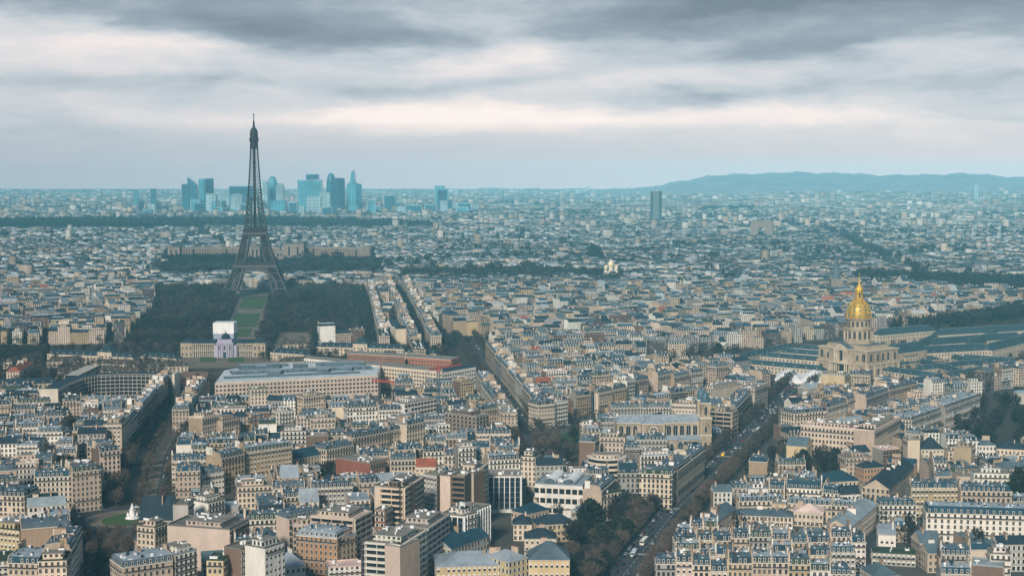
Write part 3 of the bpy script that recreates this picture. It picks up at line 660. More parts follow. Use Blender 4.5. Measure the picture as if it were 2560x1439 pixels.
# ------------------------------------------------------------------ hand placed buildings: eave line in the photograph, depth, height
HB = [
 # left of the roundabout
 (-45,1236,60,1240,20,24,'mansard','cream','slate','open','open','cream corner house with a round pediment at the far left edge, by plane trees',{}),
 (86,1192,178,1189,16,24,'mansard','beige','blue slate','party','party','beige mansard house with round white dormers, left of the roundabout behind bare trees',{}),
 (181,1180,252,1172,17,27,'mansard','beige','green','party','open','tall beige corner house with teal mansard roof facing the roundabout',{}),
 (248,1130,300,1124,15,24,'mansard','cream','slate','party','open','cream corner house where the median avenue meets the roundabout, on its left side',{}),
 (52,1322,176,1312,15,23,'mansard','tan','zinc','party','open','house with a wide blank tan party wall and slate dormers left of the round lawn',{'front':'blank','L':'party'}),
 (-30,1318,48,1326,13,22,'flat','yellow','green','party','party','pale yellow rendered house with balconies at the left edge of the photo',{}),
 (128,1352,166,1352,15,22,'flat','white','pale zinc','party','open','house end with plain white wall and brown chimney block beside the mall trees',{'front':'blank'}),
 (18,1405,104,1408,22,20,'mansard','beige','blue slate','party','open','blue slate mansard with four white dormers in the bottom left corner',{'topcol':'light'}),
 # right of the roundabout
 (348,1300,430,1300,20,11,'gable','grey','slate','open','open','low house with a large plain dark slate slope beside the round lawn',{'rise':13}),
 (432,1262,470,1262,16,25,'flat','concrete','zinc','open','open','narrow grey concrete stair tower behind the dark slate slope',{'front':'blank'}),
 (476,1250,520,1258,14,20,'flat','white','zinc','open','open','house with a stepped white end wall behind the brick office',{'front':'blank'}),
 (342,1314,386,1319,12,21,'flat','cream','zinc','party','open','cream flat topped house with vents, right behind the round lawn',{}),
 (418,1313,574,1324,24,24,'flat','pinkish','gravel','open','open','long office with a blank cream wall and a red brick street side',{'front':'blank','penthouse':True,'brickside':True}),
 (306,1418,432,1400,20,21,'mansard','beige','zinc','open','party','long slate mansard with many dormers at the bottom, right of the mall',{'topcol':'light'}),
 (436,1388,492,1374,16,23,'flat','white','pale zinc','party','open','white topped corner house at the end of the long dormered mansard',{'penthouse':True}),
 (516,1400,558,1401,14,25,'flat','yellow','green','party','open','small yellow stepped house with a roof terrace in the lower left',{'penthouse':True}),
 (560,1368,602,1374,14,29,'flat','brown','gravel','open','open','dark brown narrow block between yellow house and white tower',{'front':'blank'}),
 (612,1362,662,1371,15,31,'flat','white','gravel','party','open','white narrow tower with rows of square windows on its right side',{'front':'blank'}),
 (740,1336,842,1345,18,21,'mansard','orange brick','pale zinc','open','open','orange brick apartment house with pale zinc roof in the foreground',{'topcol':'light','storey':3.4}),
 (846,1346,892,1334,18,20,'flat','tan','pale zinc','party','open','curved tan end of the orange brick house beside the dark courtyard',{}),
 (714,1416,764,1410,17,9,'hip','white','pale zinc','open','open','small pale modern house with glass roof lights at the bottom',{}),
 (690,1287,722,1297,20,21,'mansard','pinkish','zinc','open','open','house with blank pink gable and zinc roof, left of the balcony block',{'front':'blank'}),
 (778,1290,884,1299,22,24,'bands','pinkish','pink','open','open','block with white balcony bands and pink roof terrace, behind the orange house',{'penthouse':True}),
 (888,1302,926,1278,16,21,'bands','white','zinc','open','open','lower white balcony wing at the right end of the pink terrace block',{}),
 (936,1275,962,1277,12,24,'flat','brick','gravel','open','open','narrow dark red brick block with two tall chimney walls',{}),
 (905,1357,962,1361,16,26,'bands','dark','gravel','open','party','dark balcony front of the large slab in the centre foreground',{'penthouse':False}),
 (962,1362,1000,1368,18,27,'flat','pinkish','gravel','open','open','blank beige end wall of the big balcony slab in the foreground',{'front':'blank','penthouse':False,'right':'blank'}),
 (1003,1362,1062,1325,20,27,'bands','white','gravel','open','open','long grey balcony slab along the side street, nearest section',{'penthouse':True}),
 (1066,1322,1120,1286,18,27,'bands','concrete','gravel','open','open','long balcony slab along the side street, far section',{'penthouse':True}),
 (1128,1284,1158,1290,12,24,'flat','white','gravel','open','open','white stair block at the end of the finned office',{'front':'blank'}),
 (1160,1291,1225,1262,15,24,'fins','white','gravel','open','open','low office with white vertical fins along the side street',{}),
 (936,1214,956,1216,12,34,'flat','pinkish','gravel','open','open','plain cream pier wall left of the dark balcony tower',{'front':'blank','penthouse':False}),
 (958,1217,1004,1222,16,34,'bands','brown','gravel','open','party','dark balcony tower with a white pier, left of the pair',{'penthouse':True}),
 (1008,1222,1056,1192,14,34,'bands','cream','gravel','open','open','right side wing of the left balcony tower',{'penthouse':True}),
 (1060,1184,1092,1190,12,30,'flat','grey','gravel','open','open','slim grey tower with blank side between the two balcony towers',{'penthouse':False,'right':'blank'}),
 (1100,1188,1126,1190,14,36,'flat','pinkish','gravel','open','party','tall blank cream slab of the right balcony tower',{'front':'blank','penthouse':False}),
 (1130,1190,1162,1192,14,36,'bands','brown','gravel','party','party','dark balcony bay of the right tower',{'penthouse':True}),
 (1163,1180,1184,1183,12,36,'flat','pinkish','gravel','party','open','cream wall pier of the right balcony tower',{'front':'blank','right':'blank','penthouse':False}),
 (1187,1182,1216,1158,12,35,'bands','cream','gravel','open','open','right flank of the right balcony tower, with roof gardens',{'penthouse':True}),
 (1220,1190,1302,1190,20,24,'fins','white','gravel','party','open','dark glass office with tall white fins beside the balcony towers',{'penthouse':False}),
 (1146,1120,1190,1118,14,27,'flat','white','gravel','party','open','white stepped roof block behind the right balcony tower',{'penthouse':True}),
 (1222,1150,1300,1146,14,24,'mansard','white','slate','party','open','white apartment house with slate attic behind the finned glass office',{'topcol':'light'}),
 (1302,1140,1338,1142,14,27,'flat','cream','green','party','open','cream round cornered house with a roof garden above the glass office',{'penthouse':True}),
 # white workshop and around
 (1337,1209,1457,1215,36,19,'grid','white','pale zinc','open','open','white framed workshop with large panes and two arched roof lights',{'penthouse':False,'vaults':True,'storey':4.7}),
 (1460,1228,1500,1238,18,17,'flat','cream','green','party','open','cream annex with a planted roof at the corner of the white workshop',{'penthouse':False}),
 (1504,1228,1540,1196,12,20,'mansard','grey','zinc','party','open','grey row house with zinc roof right of the white workshop',{}),
 (1545,1182,1596,1182,12,14,'mansard','grey','blue slate','party','open','low dark blue slate house between grey row and cream corner block',{'rise':7}),
 (1598,1182,1680,1186,18,23,'mansard','cream','green','open','open','cream corner block with green slate attic facing the boulevard garden',{'topcol':'zinc'}),
 (1692,1178,1728,1150,16,22,'mansard','beige','green','party','party','beige house behind the cream corner block along the boulevard',{}),
 (1729,1149,1762,1124,16,22,'mansard','beige','zinc','party','open','last beige house before the church on the boulevard',{}),
 (1448,1102,1486,1104,15,24,'mansard','brown','zinc','party','open','house with a broad brown blank party wall facing the tree planting',{'front':'blank','left':'x'}),
 (1500,1092,1560,1094,14,22,'flat','pinkish','zinc','party','open','pink and white stepped block in front of the church side',{'penthouse':True}),
 (1562,1120,1600,1120,14,22,'mansard','dark','blue slate','party','open','dark slate fronted house right of the round balcony block',{}),
 (1590,1098,1668,1098,13,16,'mansard','grey','blue slate','party','open','row of blue slate attics in front of the church aisle',{}),
 (1600,1140,1690,1136,15,17,'flat','white','pale zinc','party','party','white terraces behind the cream corner block',{}),
 # villas and yellow hotel
 (1312,1345,1390,1345,14,11,'hip','cream','slate','open','open','cream villa with dark slate hip roof in the garden behind the yellow hotel',{}),
 (1284,1310,1330,1310,14,10,'hip','cream','slate','open','open','small cream pavilion with dark pyramid roof, left of the villa',{}),
 (1345,1312,1438,1306,14,11,'hip','yellow','slate','open','open','pale yellow villa beside the dark evergreen tree',{}),
 (1318,1284,1372,1272,14,9,'hip','beige','blue slate','open','open','low pavilion with pale blue hip roof in front of the white workshop',{}),
 (1425,1275,1475,1280,13,9,'hip','grey','pale zinc','open','open','small zinc roofed house left of the evergreens',{}),
 (1128,1372,1222,1338,22,11,'gable','grey','blue slate','open','open','long blue grey slate roof behind the yellow hotel',{}),
 (1092,1416,1292,1410,26,11,'hip','yellow','pale zinc','open','open','yellow hotel wing with a broad pale zinc roof at the bottom',{'rise':5}),
 (1322,1398,1424,1398,19,15,'hip','yellow','zinc','open','open','yellow three storey hotel pavilion with grey hip roof in the foreground',{'rise':8,'storey':4.6}),
 (1272,1404,1322,1392,18,14,'hip','yellow','pale zinc','open','open','yellow link wing with pale roof between hotel and pavilion',{'rise':4}),
 # left middle
 (553,1146,611,1134,15,24,'mansard','ochre','slate','party','party','ochre apartment house with slate attic, left half of the golden pair',{}),
 (613,1130,730,1114,15,24,'mansard','ochre','green','party','open','long ochre apartment house with roof gardens, right half of the golden pair',{'topcol':'light'}),
 (438,1178,500,1176,20,21,'mansard','beige','blue slate','open','open','rounded beige corner house at the right side of the median avenue',{}),
 (505,1186,560,1178,14,16,'mansard','white','zinc','party','open','low white house right of the rounded corner house',{}),
 (733,1147,812,1133,16,11,'gable','ochre','blue slate','open','open','low ochre hall with plain blue slate roof beside dark trees',{}),
 (815,1124,884,1112,16,15,'mansard','cream','blue slate','open','party','cream house with blank gable and long slate roof by the low ochre hall',{}),
 (840,1146,924,1158,18,17,'flat','brick','brown tile','open','open','dark brick building with one pale vertical strip',{'front':'blank','penthouse':False}),
 (886,1094,974,1078,14,18,'mansard','beige','slate','open','party','long beige row house with grey attics in the centre, nearest section',{}),
 (976,1076,1014,1070,14,18,'mansard','beige','slate','party','party','beige row house with grey attics in the centre, middle section',{}),
 (1017,1062,1062,1054,14,22,'mansard','cream','slate','party','open','taller cream house at the far end of the beige centre row',{}),
 (868,1020,944,1016,14,21,'mansard','white','slate','open','open','freestanding white house with regular windows and a grey attic',{'L':'open'}),
 (626,974,671,972,14,27,'flat','cream','zinc','open','open','cream slab tower with rows of shutters in front of the ministry',{}),
 (758,992,814,986,13,21,'flat','cream','zinc','open','open','cream balcony block in front of the long ministry facade',{'penthouse':True}),
 (698,1030,735,1026,13,21,'flat','white','zinc','open','open','white balcony block on the slope of roofs left of the white house',{'penthouse':True}),
 (775,1046,838,1044,13,16,'flat','pinkish','zinc','open','open','pink rendered house with chimney stacks amid trees',{}),
 (505,1046,552,1036,14,24,'flat','cream','pink','party','open','cream and peach stepped house at the right edge of the avenue',{'penthouse':True}),
 (556,1052,600,1044,13,20,'flat','beige','zinc','party','open','beige stepped house next to the peach one',{'penthouse':True}),
 (1112,1032,1190,1042,17,20,'grid','brown','gravel','open','open','dark brown framed office beside the crane',{'penthouse':True}),
 (1194,1026,1246,1018,15,21,'mansard','beige','slate','party','open','beige corner house at the junction of the diagonal avenue',{}),
 (1012,1010,1090,996,15,19,'grid','white','blue slate','party','open','office with blue grey roof bands just left of the crane',{'penthouse':True}),
 (1062,1068,1092,1068,8,9,'flat','white','pale zinc','open','open','stack of white site cabins at the foot of the crane, left block',{'penthouse':False}),
 (1095,1062,1133,1060,8,11,'flat','white','pale zinc','open','open','stack of white site cabins at the foot of the crane, right block',{'penthouse':False}),
 (1150,955,1185,951,12,23,'flat','yellow','gravel','party','open','tall pale yellow house with blank brown side near the diagonal avenue',{}),
 (1040,1166,1090,1166,12,12,'gable','cream','red tile','open','open','small cream house with a bright orange tiled roof between the towers',{'rise':5}),
 (975,1150,1040,1148,14,16,'mansard','cream','blue slate','party','party','cream row house with blue attic left of the orange tiled roof',{}),
 # row across the street from the church
 (1346,1012,1388,1008,16,21,'mansard','beige','slate','open','party','pointed beige corner block where the church street meets the diagonal avenue',{'topcol':'zinc'}),
 (1389,1006,1420,1001,15,21,'flat','white','pale zinc','party','party','white narrow house second along the church street',{}),
 (1421,1004,1440,1001,14,15,'flat','orange brick','zinc','party','party','low orange fronted house third along the church street',{}),
 (1441,990,1478,985,15,20,'mansard','tan','slate','party','party','tan house fourth along the church street',{}),
 (1479,988,1494,986,14,18,'fins','dark','gravel','party','party','narrow black glass front along the church street',{'penthouse':False}),
 (1496,982,1532,975,15,20,'mansard','cream','green','party','party','cream house with planted roof right of the black glass front',{}),
 (1533,974,1566,968,15,20,'mansard','yellow','slate','party','party','pale yellow house with slate attic along the church street',{}),
 (1567,952,1588,948,15,25,'flat','white','pale zinc','party','party','tall narrow white house rising above the church street row',{'penthouse':True}),
 (1589,952,1622,946,15,22,'mansard','beige','blue slate','party','party','beige house with blue attic right of the tall white one',{}),
 (1624,958,1644,954,14,14,'mansard','beige','blue slate','party','party','low house with deep blue roof in the church street row',{'rise':4}),
 (1645,940,1684,932,15,22,'mansard','cream','zinc','party','party','cream house with round bay in the church street row',{}),
 (1685,942,1725,934,15,19,'mansard','pinkish','zinc','party','party','pink house near the end of the church street row',{}),
 (1727,932,1758,928,15,19,'mansard','white','slate','party','open','white corner house ending the church street row at the square',{}),
 # behind the church
 (1528,1020,1600,1018,12,13,'mansard','grey','zinc','party','party','grey zinc roofed school wing directly behind the church nave',{}),
 (1601,1018,1678,1018,12,13,'mansard','grey','zinc','party','party','second grey school wing behind the nave, further right',{}),
 (1680,1008,1745,1010,14,16,'flat','cream','gravel','party','open','cream block with paired windows behind the church tower',{'penthouse':True}),
 (1772,1028,1828,1032,16,22,'bands','beige','gravel','party','open','beige terrace block right of the church tower with a shrub roof',{'penthouse':True}),
 (1840,1020,1885,975,14,19,'mansard','beige','zinc','party','open','long beige house row curving along the boulevard behind the church',{}),
 (1888,972,1920,960,15,23,'flat','pinkish','slate','open','open','pinkish tower house at the top of the boulevard',{}),
 (1780,975,1860,960,14,18,'flat','cream','zinc','open','open','cream blank sided house by the end of the boulevard',{'front':'blank'}),
 # right of the boulevard
 (1986,1034,2066,1026,17,21,'mansard','cream','slate','open','open','cream corner block right of the boulevard with a slate hip attic',{'topcol':'light'}),
 (2068,1018,2118,1004,15,20,'mansard','white','slate','party','party','white house row with blank gable behind the cream corner block, nearest',{}),
 (2119,1000,2165,984,15,20,'mansard','cream','slate','party','party','white house with large pink gable in the slate row',{}),
 (2166,996,2222,976,14,20,'mansard','grey','blue slate','party','party','grey house with dark attics in the slate row toward the domed church',{}),
 (2223,975,2294,958,14,19,'mansard','beige','slate','party','open','beige house ending the slate row near the hospital wings',{}),
 (2120,935,2176,938,13,17,'mansard','beige','slate','open','open','beige house with slate attic right in front of the dome portico',{}),
 (2052,935,2112,940,14,18,'flat','yellow','pale zinc','open','open','pale yellow house beside the white marquee',{'front':'blank'}),
 (2002,1062,2182,1077,16,22,'flat','cream','pink','open','party','large cream ministry with terraces, its long left front',{'penthouse':True,'storey':4.2}),
 (2186,1078,2252,1043,16,22,'flat','cream','pink','party','open','large cream ministry, its right hand front',{'penthouse':True,'storey':4.2}),
 (2278,1050,2360,1022,20,17,'mansard','white','slate','open','party','long white palace front with slate roof, nearer half',{'topcol':'light','rise':2.5}),
 (2362,1020,2450,990,22,19,'mansard','white','slate','party','open','long white palace front with slate roof, farther half',{'topcol':'light','rise':2.5}),
 (2262,1084,2300,1086,14,20,'mansard','cream','zinc','party','open','cream gabled house right of the large cream ministry',{}),
 (2303,1122,2360,1122,15,13,'hip','cream','slate','open','open','cream pavilion with steep slate pyramid roof',{'rise':8}),
 (2270,1100,2300,1100,14,24,'flat','cream','zinc','open','open','tall plain cream curved wall next to the slate pyramid pavilion',{'front':'blank'}),
 (2384,1116,2428,1120,13,18,'flat','tan','zinc','open','open','tan house with blank wall and chimney blocks at the edge of the woods',{'front':'blank'}),
 (2492,1120,2570,1124,15,9,'hip','cream','slate','open','open','low cream villa with dark hip roof at the far right edge',{}),
 (2440,1112,2490,1112,13,9,'hip','white','zinc','open','open','low white house with zinc roof between tan block and dark hip villa',{}),
 (1966,1112,2016,1116,18,11,'gable','yellow','zinc','open','open','ochre gabled hall end at the edge of the garden trees',{'front':'blank'}),
 (1872,1152,1918,1154,14,17,'mansard','tan','blue slate','open','open','tan blank sided house alone beside the boulevard',{'front':'blank'}),
 # institution roofs, lower right
 (1832,1220,1868,1220,14,13,'mansard','cream','blue slate','open','party','small cream house with blue attic at the boulevard end of the slate terrace',{}),
 (1870,1222,1920,1222,14,12,'flat','white','pale zinc','party','party','white flat roofed house in the slate terrace',{}),
 (1922,1220,1962,1222,14,13,'mansard','white','blue slate','party','party','white house with two rows of blue attic windows',{'rise':4}),
 (1966,1218,2054,1222,14,12,'mansard','white','blue slate','party','party','long steep blue slate roof with six round dormers',{'rise':5}),
 (2056,1230,2096,1234,14,10,'mansard','white','blue slate','party','open','lower blue slate roof next to the six round dormers',{'rise':4}),
 (2098,1236,2180,1232,14,9,'hip','white','slate','open','open','low slate roofs in front of the long grey hall',{}),
 (2222,1222,2286,1164,17,15,'gable','beige','slate','open','open','long beige hall with a straight grey slate roof running away',{}),
 (2155,1222,2224,1222,10,13,'flat','white','zinc','open','open','plain white end wall below the long grey hall',{'front':'blank','penthouse':False}),
 (2060,1205,2150,1200,18,12,'hip','yellow','blue slate','open','open','pale yellow baroque house with curved blue roof',{}),
 (2160,1170,2215,1166,12,12,'hip','orange brick','slate','open','open','bright orange yellow wall under a slate roof',{}),
 (2220,1155,2288,1160,10,11,'gable','orange brick','blue slate','open','open','second orange wall with dark slate roof beside the long hall',{}),
 (2115,1145,2180,1142,14,13,'flat','beige','zinc','open','open','beige block with a crowd of chimneys behind the baroque house',{}),
 (1848,1252,1960,1250,10,11,'mansard','cream','blue slate','party','party','left part of the long institute wing with zinc top',{'topcol':'light','rise':2.5}),
 (1930,1258,1966,1260,12,12,'flat','ochre','zinc','party','party','ochre pedimented bay in the middle of the institute wing',{}),
 (1968,1256,2080,1262,10,11,'mansard','cream','blue slate','party','party','middle part of the long institute wing with zinc top',{'topcol':'light','rise':2.5}),
 (2082,1262,2190,1266,10,11,'mansard','cream','blue slate','party','open','right part of the long institute wing with zinc top',{'topcol':'light','rise':2.5}),
 (1984,1278,2058,1282,18,9,'hip','pinkish','pink','open','open','cream courtyard house with a broad salmon pink roof',{'rise':4}),
 (1836,1286,1982,1292,16,7,'hip','cream','zinc','open','open','low grey zinc roofed wing left of the salmon roof',{'rise':3}),
 (1766,1322,1838,1270,12,10,'gable','beige','zinc','open','open','narrow wing along the boulevard pavement with grey ridge roof',{'rise':4}),
 (2122,1320,2192,1262,15,14,'gable','beige','pale zinc','open','open','long pale zinc roof closing the courtyard on the right',{'rise':4}),
 (2196,1334,2240,1336,22,12,'gable','white','pale zinc','open','open','small white chapel with a classical gabled front',{'rise':4,'storey':5}),
 (2200,1262,2290,1262,12,13,'mansard','white','blue slate','open','open','white gatehouse with an arched passage and slate attic',{'rise':3}),
 (2316,1280,2640,1290,16,20,'mansard','white','blue slate','open','open','very long white hospital front with slate attic dormers at the right edge',{'topcol':'light','bay':3.4,'rise':4}),
 (2277,1218,2400,1218,15,19,'mansard','ochre','blue slate','party','party','cream and ochre apartment row with slate attics above the white hospital, left half',{}),
 (2402,1226,2530,1228,15,19,'mansard','beige','blue slate','party','open','beige apartment row with slate attics above the white hospital, right half',{}),
 (2435,1182,2530,1184,12,19,'flat','white','zinc','party','open','white terraced house with balconies behind the beige row',{}),
 (2334,1158,2372,1158,12,20,'mansard','white','slate','party','open','white house with brick chimneys behind the ochre row',{}),
 (2340,1190,2380,1190,12,20,'mansard','tan','zinc','party','party','house with a tan rounded party gable',{'front':'blank'}),
 (2430,1412,2508,1418,15,20,'flat','brown','pale zinc','open','open','block with a wide blank taupe wall in the bottom right corner',{'front':'blank','penthouse':False}),
 (2476,1384,2528,1386,12,24,'flat','white','gravel','open','open','white modern house with few windows in the bottom right corner',{'penthouse':True}),
 (2352,1384,2426,1386,11,15,'mansard','grey','blue slate','party','party','upper of the two slate attics in the lower right',{}),
 (2352,1432,2428,1434,12,16,'mansard','grey','blue slate','party','party','lower of the two slate attics in the lower right',{'topcol':'light'}),
 (2180,1380,2290,1386,12,7,'flat','grey','green','open','open','low pavilion with a mossy green flat roof',{'penthouse':False}),
 (2150,1418,2186,1440,14,10,'hip','grey','zinc','open','open','grey zinc roof at the bottom next to the mossy pavilion',{}),
]
# terraces of dormered houses, lower right: (u0,v0,u1,v1,height,count,depth,phrase)
TERR = [
 (1688,1352,2165,1352,17,10,13,'the terrace below the salmon roof'),
 (1640,1414,2132,1420,17,10,13,'the lowest terrace'),
 (1700,1384,2140,1386,15,9,10,'the middle terrace'),
 (1690,1325,1832,1330,17,4,12,'the short boulevard terrace'),
]
# rows facing an avenue: (nearest pixel, farthest pixel, height, count, depth, phrase)
AVR = [
 (304,1067,438,930,23,8,14,'left side of the median avenue'),
 (472,1018,524,952,21,5,14,'right side of the median avenue'),
 (166,1404,206,1336,23,3,14,'left side of the mall'),
 (1252,1030,1190,938,21,5,14,'left side of the diagonal avenue'),
 (1338,1004,1214,862,20,8,14,'right side of the diagonal avenue'),
 (1076,838,1002,690,20,14,14,'right side of the long side avenue'),
 (1035,868,958,690,20,14,14,'left side of the long side avenue'),
 (948,838,918,705,20,10,13,'right side of the park avenue'),
]
hero_rows = []; CLEAR = []
for row in HB:
    u1, v1, u2, v2, d, h, st, wl, rf, L_, R_, lab, kw = row
    kw = dict(kw); brick = kw.pop('brickside', False); vaults = kw.pop('vaults', False)
    if 'L' in kw: L_ = kw.pop('L')
    if kw.get('left') == 'x': kw.pop('left'); L_ = 'open'
    rf2 = rf if rf != 'gravel' else 'zinc'
    cat = 'apartment building' if st == 'mansard' else ('house' if st in ('gable', 'hip') else 'apartment block')
    nm = {'apartment building': 'apartment_building', 'house': 'house', 'apartment block': 'apartment_block'}[cat]
    if 'office' in lab or 'ministry' in lab: cat, nm = 'office building', 'office_building'
    if 'hospital front' in lab: cat, nm = 'hospital', 'hospital'
    if 'chapel' in lab: cat, nm = 'chapel', 'chapel'
    Ymid = P((u1+u2)/2, (v1+v2)/2, h)[1]
    det = 2 if Ymid < 1330 else 1
    E, fr = hb(u1, v1, u2, v2, d, h, st, wl, rf2, lab, L=L_, Rt=R_, cat=cat, name=nm, detail=det, **kw)
    A, t, n, Wd, dd, rz = fr
    hero_rows.append((float(A[0]), float(A[1]), lab)); pb = [proj(*q) for q in (A, A+t*Wd)]; CLEAR.append((min(pb[0][0], pb[1][0]), max(pb[0][0], pb[1][0]), min(v1, v2), max(pb[0][1], pb[1][1]), float((A+t*Wd/2)[1])))
    if vaults:
        for k in (.18, .58):
            vb = MB(); x0 = Wd*k; w_ = Wd*.24; N = 8
            for i in range(N):
                a0, a1 = pi*i/N, pi*(i+1)/N
                vb.face([(x0+w_/2-w_/2*cos(a0), 2, h+.9+3*sin(a0)), (x0+w_/2-w_/2*cos(a1), 2, h+.9+3*sin(a1)), (x0+w_/2-w_/2*cos(a1), dd-4, h+.9+3*sin(a1)), (x0+w_/2-w_/2*cos(a0), dd-4, h+.9+3*sin(a0))])
            vb.face([(x0+w_/2-w_/2*cos(pi*i/N), 2, h+.9+3*sin(pi*i/N)) for i in range(N+1)], 1)
            vb.build('roof_light', ['white_panel', 'zinc'], E)
    if brick:
        b_ = MB(); b_.box(Wd, Wd+.12, 0, dd, 0, h-.6, 0, bottom=True); b_.build('brick_facing', ['brick'], E)
        nb = int(dd/3.4)
        for f in range(6):
            for i in range(nb):
                o = link('window', ME_WIN, E); o.location = (Wd+.14, (i+.5)*dd/nb, 1+f*3.6); o.rotation_euler = (0, 0, pi/2); o.scale = (1.4, 1, 1)
def rowof(u1, v1, u2, v2, h, cnt, d, phrase, where, styles=('mansard',)):
    a = P(u1, v1, h); b = P(u2, v2, h); Ls = [rnd.uniform(.75, 1.3) for _ in range(cnt)]; tot = sum(Ls); s = 0
    for i in range(cnt):
        p = a+(b-a)*(s/tot); q = a+(b-a)*((s+Ls[i])/tot); s += Ls[i]
        hh = h+rnd.uniform(-3, 3); wl = rnd.choice(['cream', 'beige', 'beige', 'ochre', 'white', 'grey', 'pinkish']) ; rf = rnd.choice(['slate', 'blue slate', 'slate', 'green'])
        A, B, t, n = rect_from(p, q, d)
        if occ_heavy(corners(A, B, n, d)): continue
        st = rnd.choice(styles)
        lab = '%s %s house, %s from the %s, %s' % (wl, 'slate roofed' if st == 'mansard' else 'flat roofed', ordi(i), where.replace('near end', 'near end'), phrase)
        building(p, q, d, hh, st, wl, rf, *(('open' if (i == 0) == (np.linalg.norm(A-p) < 1) and i in (0, cnt-1) else 'party', 'open' if (i == cnt-1) == (np.linalg.norm(A-p) < 1) and i in (0, cnt-1) else 'party')), label=lab, group=phrase, detail=2 if (p[1]+q[1])/2 < 1330 else 1,
                 cat='apartment building' if st == 'mansard' else 'apartment block', name='apartment_building' if st == 'mansard' else 'apartment_block', topcol=rnd.choice(['zinc', 'zinc', 'light']))
def occ_heavy(poly):
    c = poly_cells(poly)
    return c is None or len(c[0]) == 0 or (occ[c] == 1).mean() > .35
for r in TERR: rowof(*r, 'left')
for r in AVR: rowof(*r, 'near end', ('mansard', 'mansard', 'mansard', 'flat'))

# round balcony block beside the church
def round_block():
    c = P(1520, 1150, 22); Y = c[1]; R_ = 13; z1 = 22
    E = empty('apartment_block', (c[0], c[1]+R_)); tag(E, 'round fronted block with curved balcony bands and red trimmed top floor', 'apartment block')
    mark(ring((c[0], c[1]+R_), R_)); ang = [pi*.92+i*(pi*1.12)/16 for i in range(17)]
    def arcp(r): return [(r*cos(a), r*sin(a)) for a in ang]
    w = MB(); w.prism(arcp(R_), 0, z1, 0, 1); w.prism(arcp(R_-2.2), z1, z1+3.2, 2, 1); w.build('wall', ['wall', 'gravel', 'facade'], E, WALLS['cream'])
    g = MB()
    for f in range(6): g.prism(arcp(R_+.1), 1.2+f*3.7, 3.4+f*3.7, 0, 0)
    g.build('glazing', ['glass'], E)
    for f in range(1, 7):
        s_ = MB(); s_.prism(arcp(R_+1.1), f*3.7-.3, f*3.7+.7, 0, 0, bottom=True); s_.build('balcony', ['stone_light'], E)
round_block()
ME_WINM = m_window(2.1, 1.9)
simple('lilac_grey', (.30, .34, .42))
simple('gold_panel', (.46, .29, .05), rough=.5, spec=.5, metal=.3, amt=.6, sc=.5)
# ================================================================== landmarks
def wing(E, A, B, d, h, rise=5.5, wallmat='aged_stone_light', roofmat='slate', nf=2, win=True, dorm=True, arch=False, hip=False, by=4.0, ridge=False, dstep=2):
    """a roofed wing given in world coordinates, child of E"""
    A, B, t, n = rect_from(A, B, d); Wd = float(np.linalg.norm(B-A)); rz = atan2(t[1], t[0]); mark(corners(A, B, n, d))
    ex, ey, er = E.location.x, E.location.y, E.rotation_euler.z
    def loc(o):
        c, s = cos(-er), sin(-er); dx, dy = A[0]-ex, A[1]-ey
        o.location = (dx*c-dy*s, dx*s+dy*c, 0); o.rotation_euler = (0, 0, rz-er)
    mb = MB(); mb.prism([(0, 0), (Wd, 0), (Wd, d), (0, d)], 0, h, 0, 0)
    mb.box(-.3, Wd+.3, -.4, d+.4, h-.6, h, 1, bottom=True)
    if not hip: mb.face([(0, 0, h), (0, d/2, h+rise-.1), (0, d, h)], 0); mb.face([(Wd, 0, h), (Wd, d, h), (Wd, d/2, h+rise-.1)], 0)
    w = mb.build('wall', [wallmat, 'stone_light'], E); loc(w)
    rb = MB(); r = d/2 if hip else 0; ov = .5
    c = [(-ov, -ov, h), (Wd+ov, -ov, h), (Wd+ov, d+ov, h), (-ov, d+ov, h)]; a1 = (r-(0 if hip else .3), d/2, h+rise); b1 = (Wd-r+(0 if hip else .3), d/2, h+rise)
    rb.face([c[0], c[1], b1, a1]); rb.face([c[2], c[3], a1, b1])
    if hip: rb.face([c[1], c[2], b1]); rb.face([c[3], c[0], a1])
    if ridge: rb.box(a1[0], b1[0], d/2-.35, d/2+.35, h+rise-.15, h+rise+.25, 1)
    ro = rb.build('roof', [roofmat, 'ridge_lead'], E); loc(ro)
    for k, L_, o0, ax, rr in (('f', Wd, (0, 0), (1, 0), 0), ('r', d, (Wd, 0), (0, 1), pi/2), ('l', d, (0, d), (0, -1), -pi/2)):
        nrm = {'f': -n, 'r': t, 'l': -t}[k]; mid = {'f': (A+B)/2, 'r': B+n*d/2, 'l': A+n*d/2}[k]
        if nrm.dot(-mid) <= 0 or not win: continue
        nb = max(1, int(L_/by))
        for f in range(nf):
            if (f+1)*nb > 100: break
            for i in range(nb):
                s = (i+.5)*L_/nb; o = link('window', ME_ARCHS if (arch and f == 0) else ME_WIN, w)
                o.location = (o0[0]+ax[0]*s, o0[1]+ax[1]*s, 1.2+f*(h-1)/nf); o.rotation_euler = (0, 0, rr); o.scale = (1.25, 1, 1.15)
        if dorm and (k == 'f' or hip):
            for i in range(max(1, nb//dstep)):
                s = (i+.5)*L_/max(1, nb//dstep); o = link('dormer', ME_DORM, ro); m_ = .9
                o.location = (o0[0]+ax[0]*s+(-m_ if k == 'r' else m_ if k == 'l' else 0), o0[1]+ax[1]*s+(m_ if k == 'f' else 0), h+.35); o.rotation_euler = (0, 0, rr)
    return w, ro

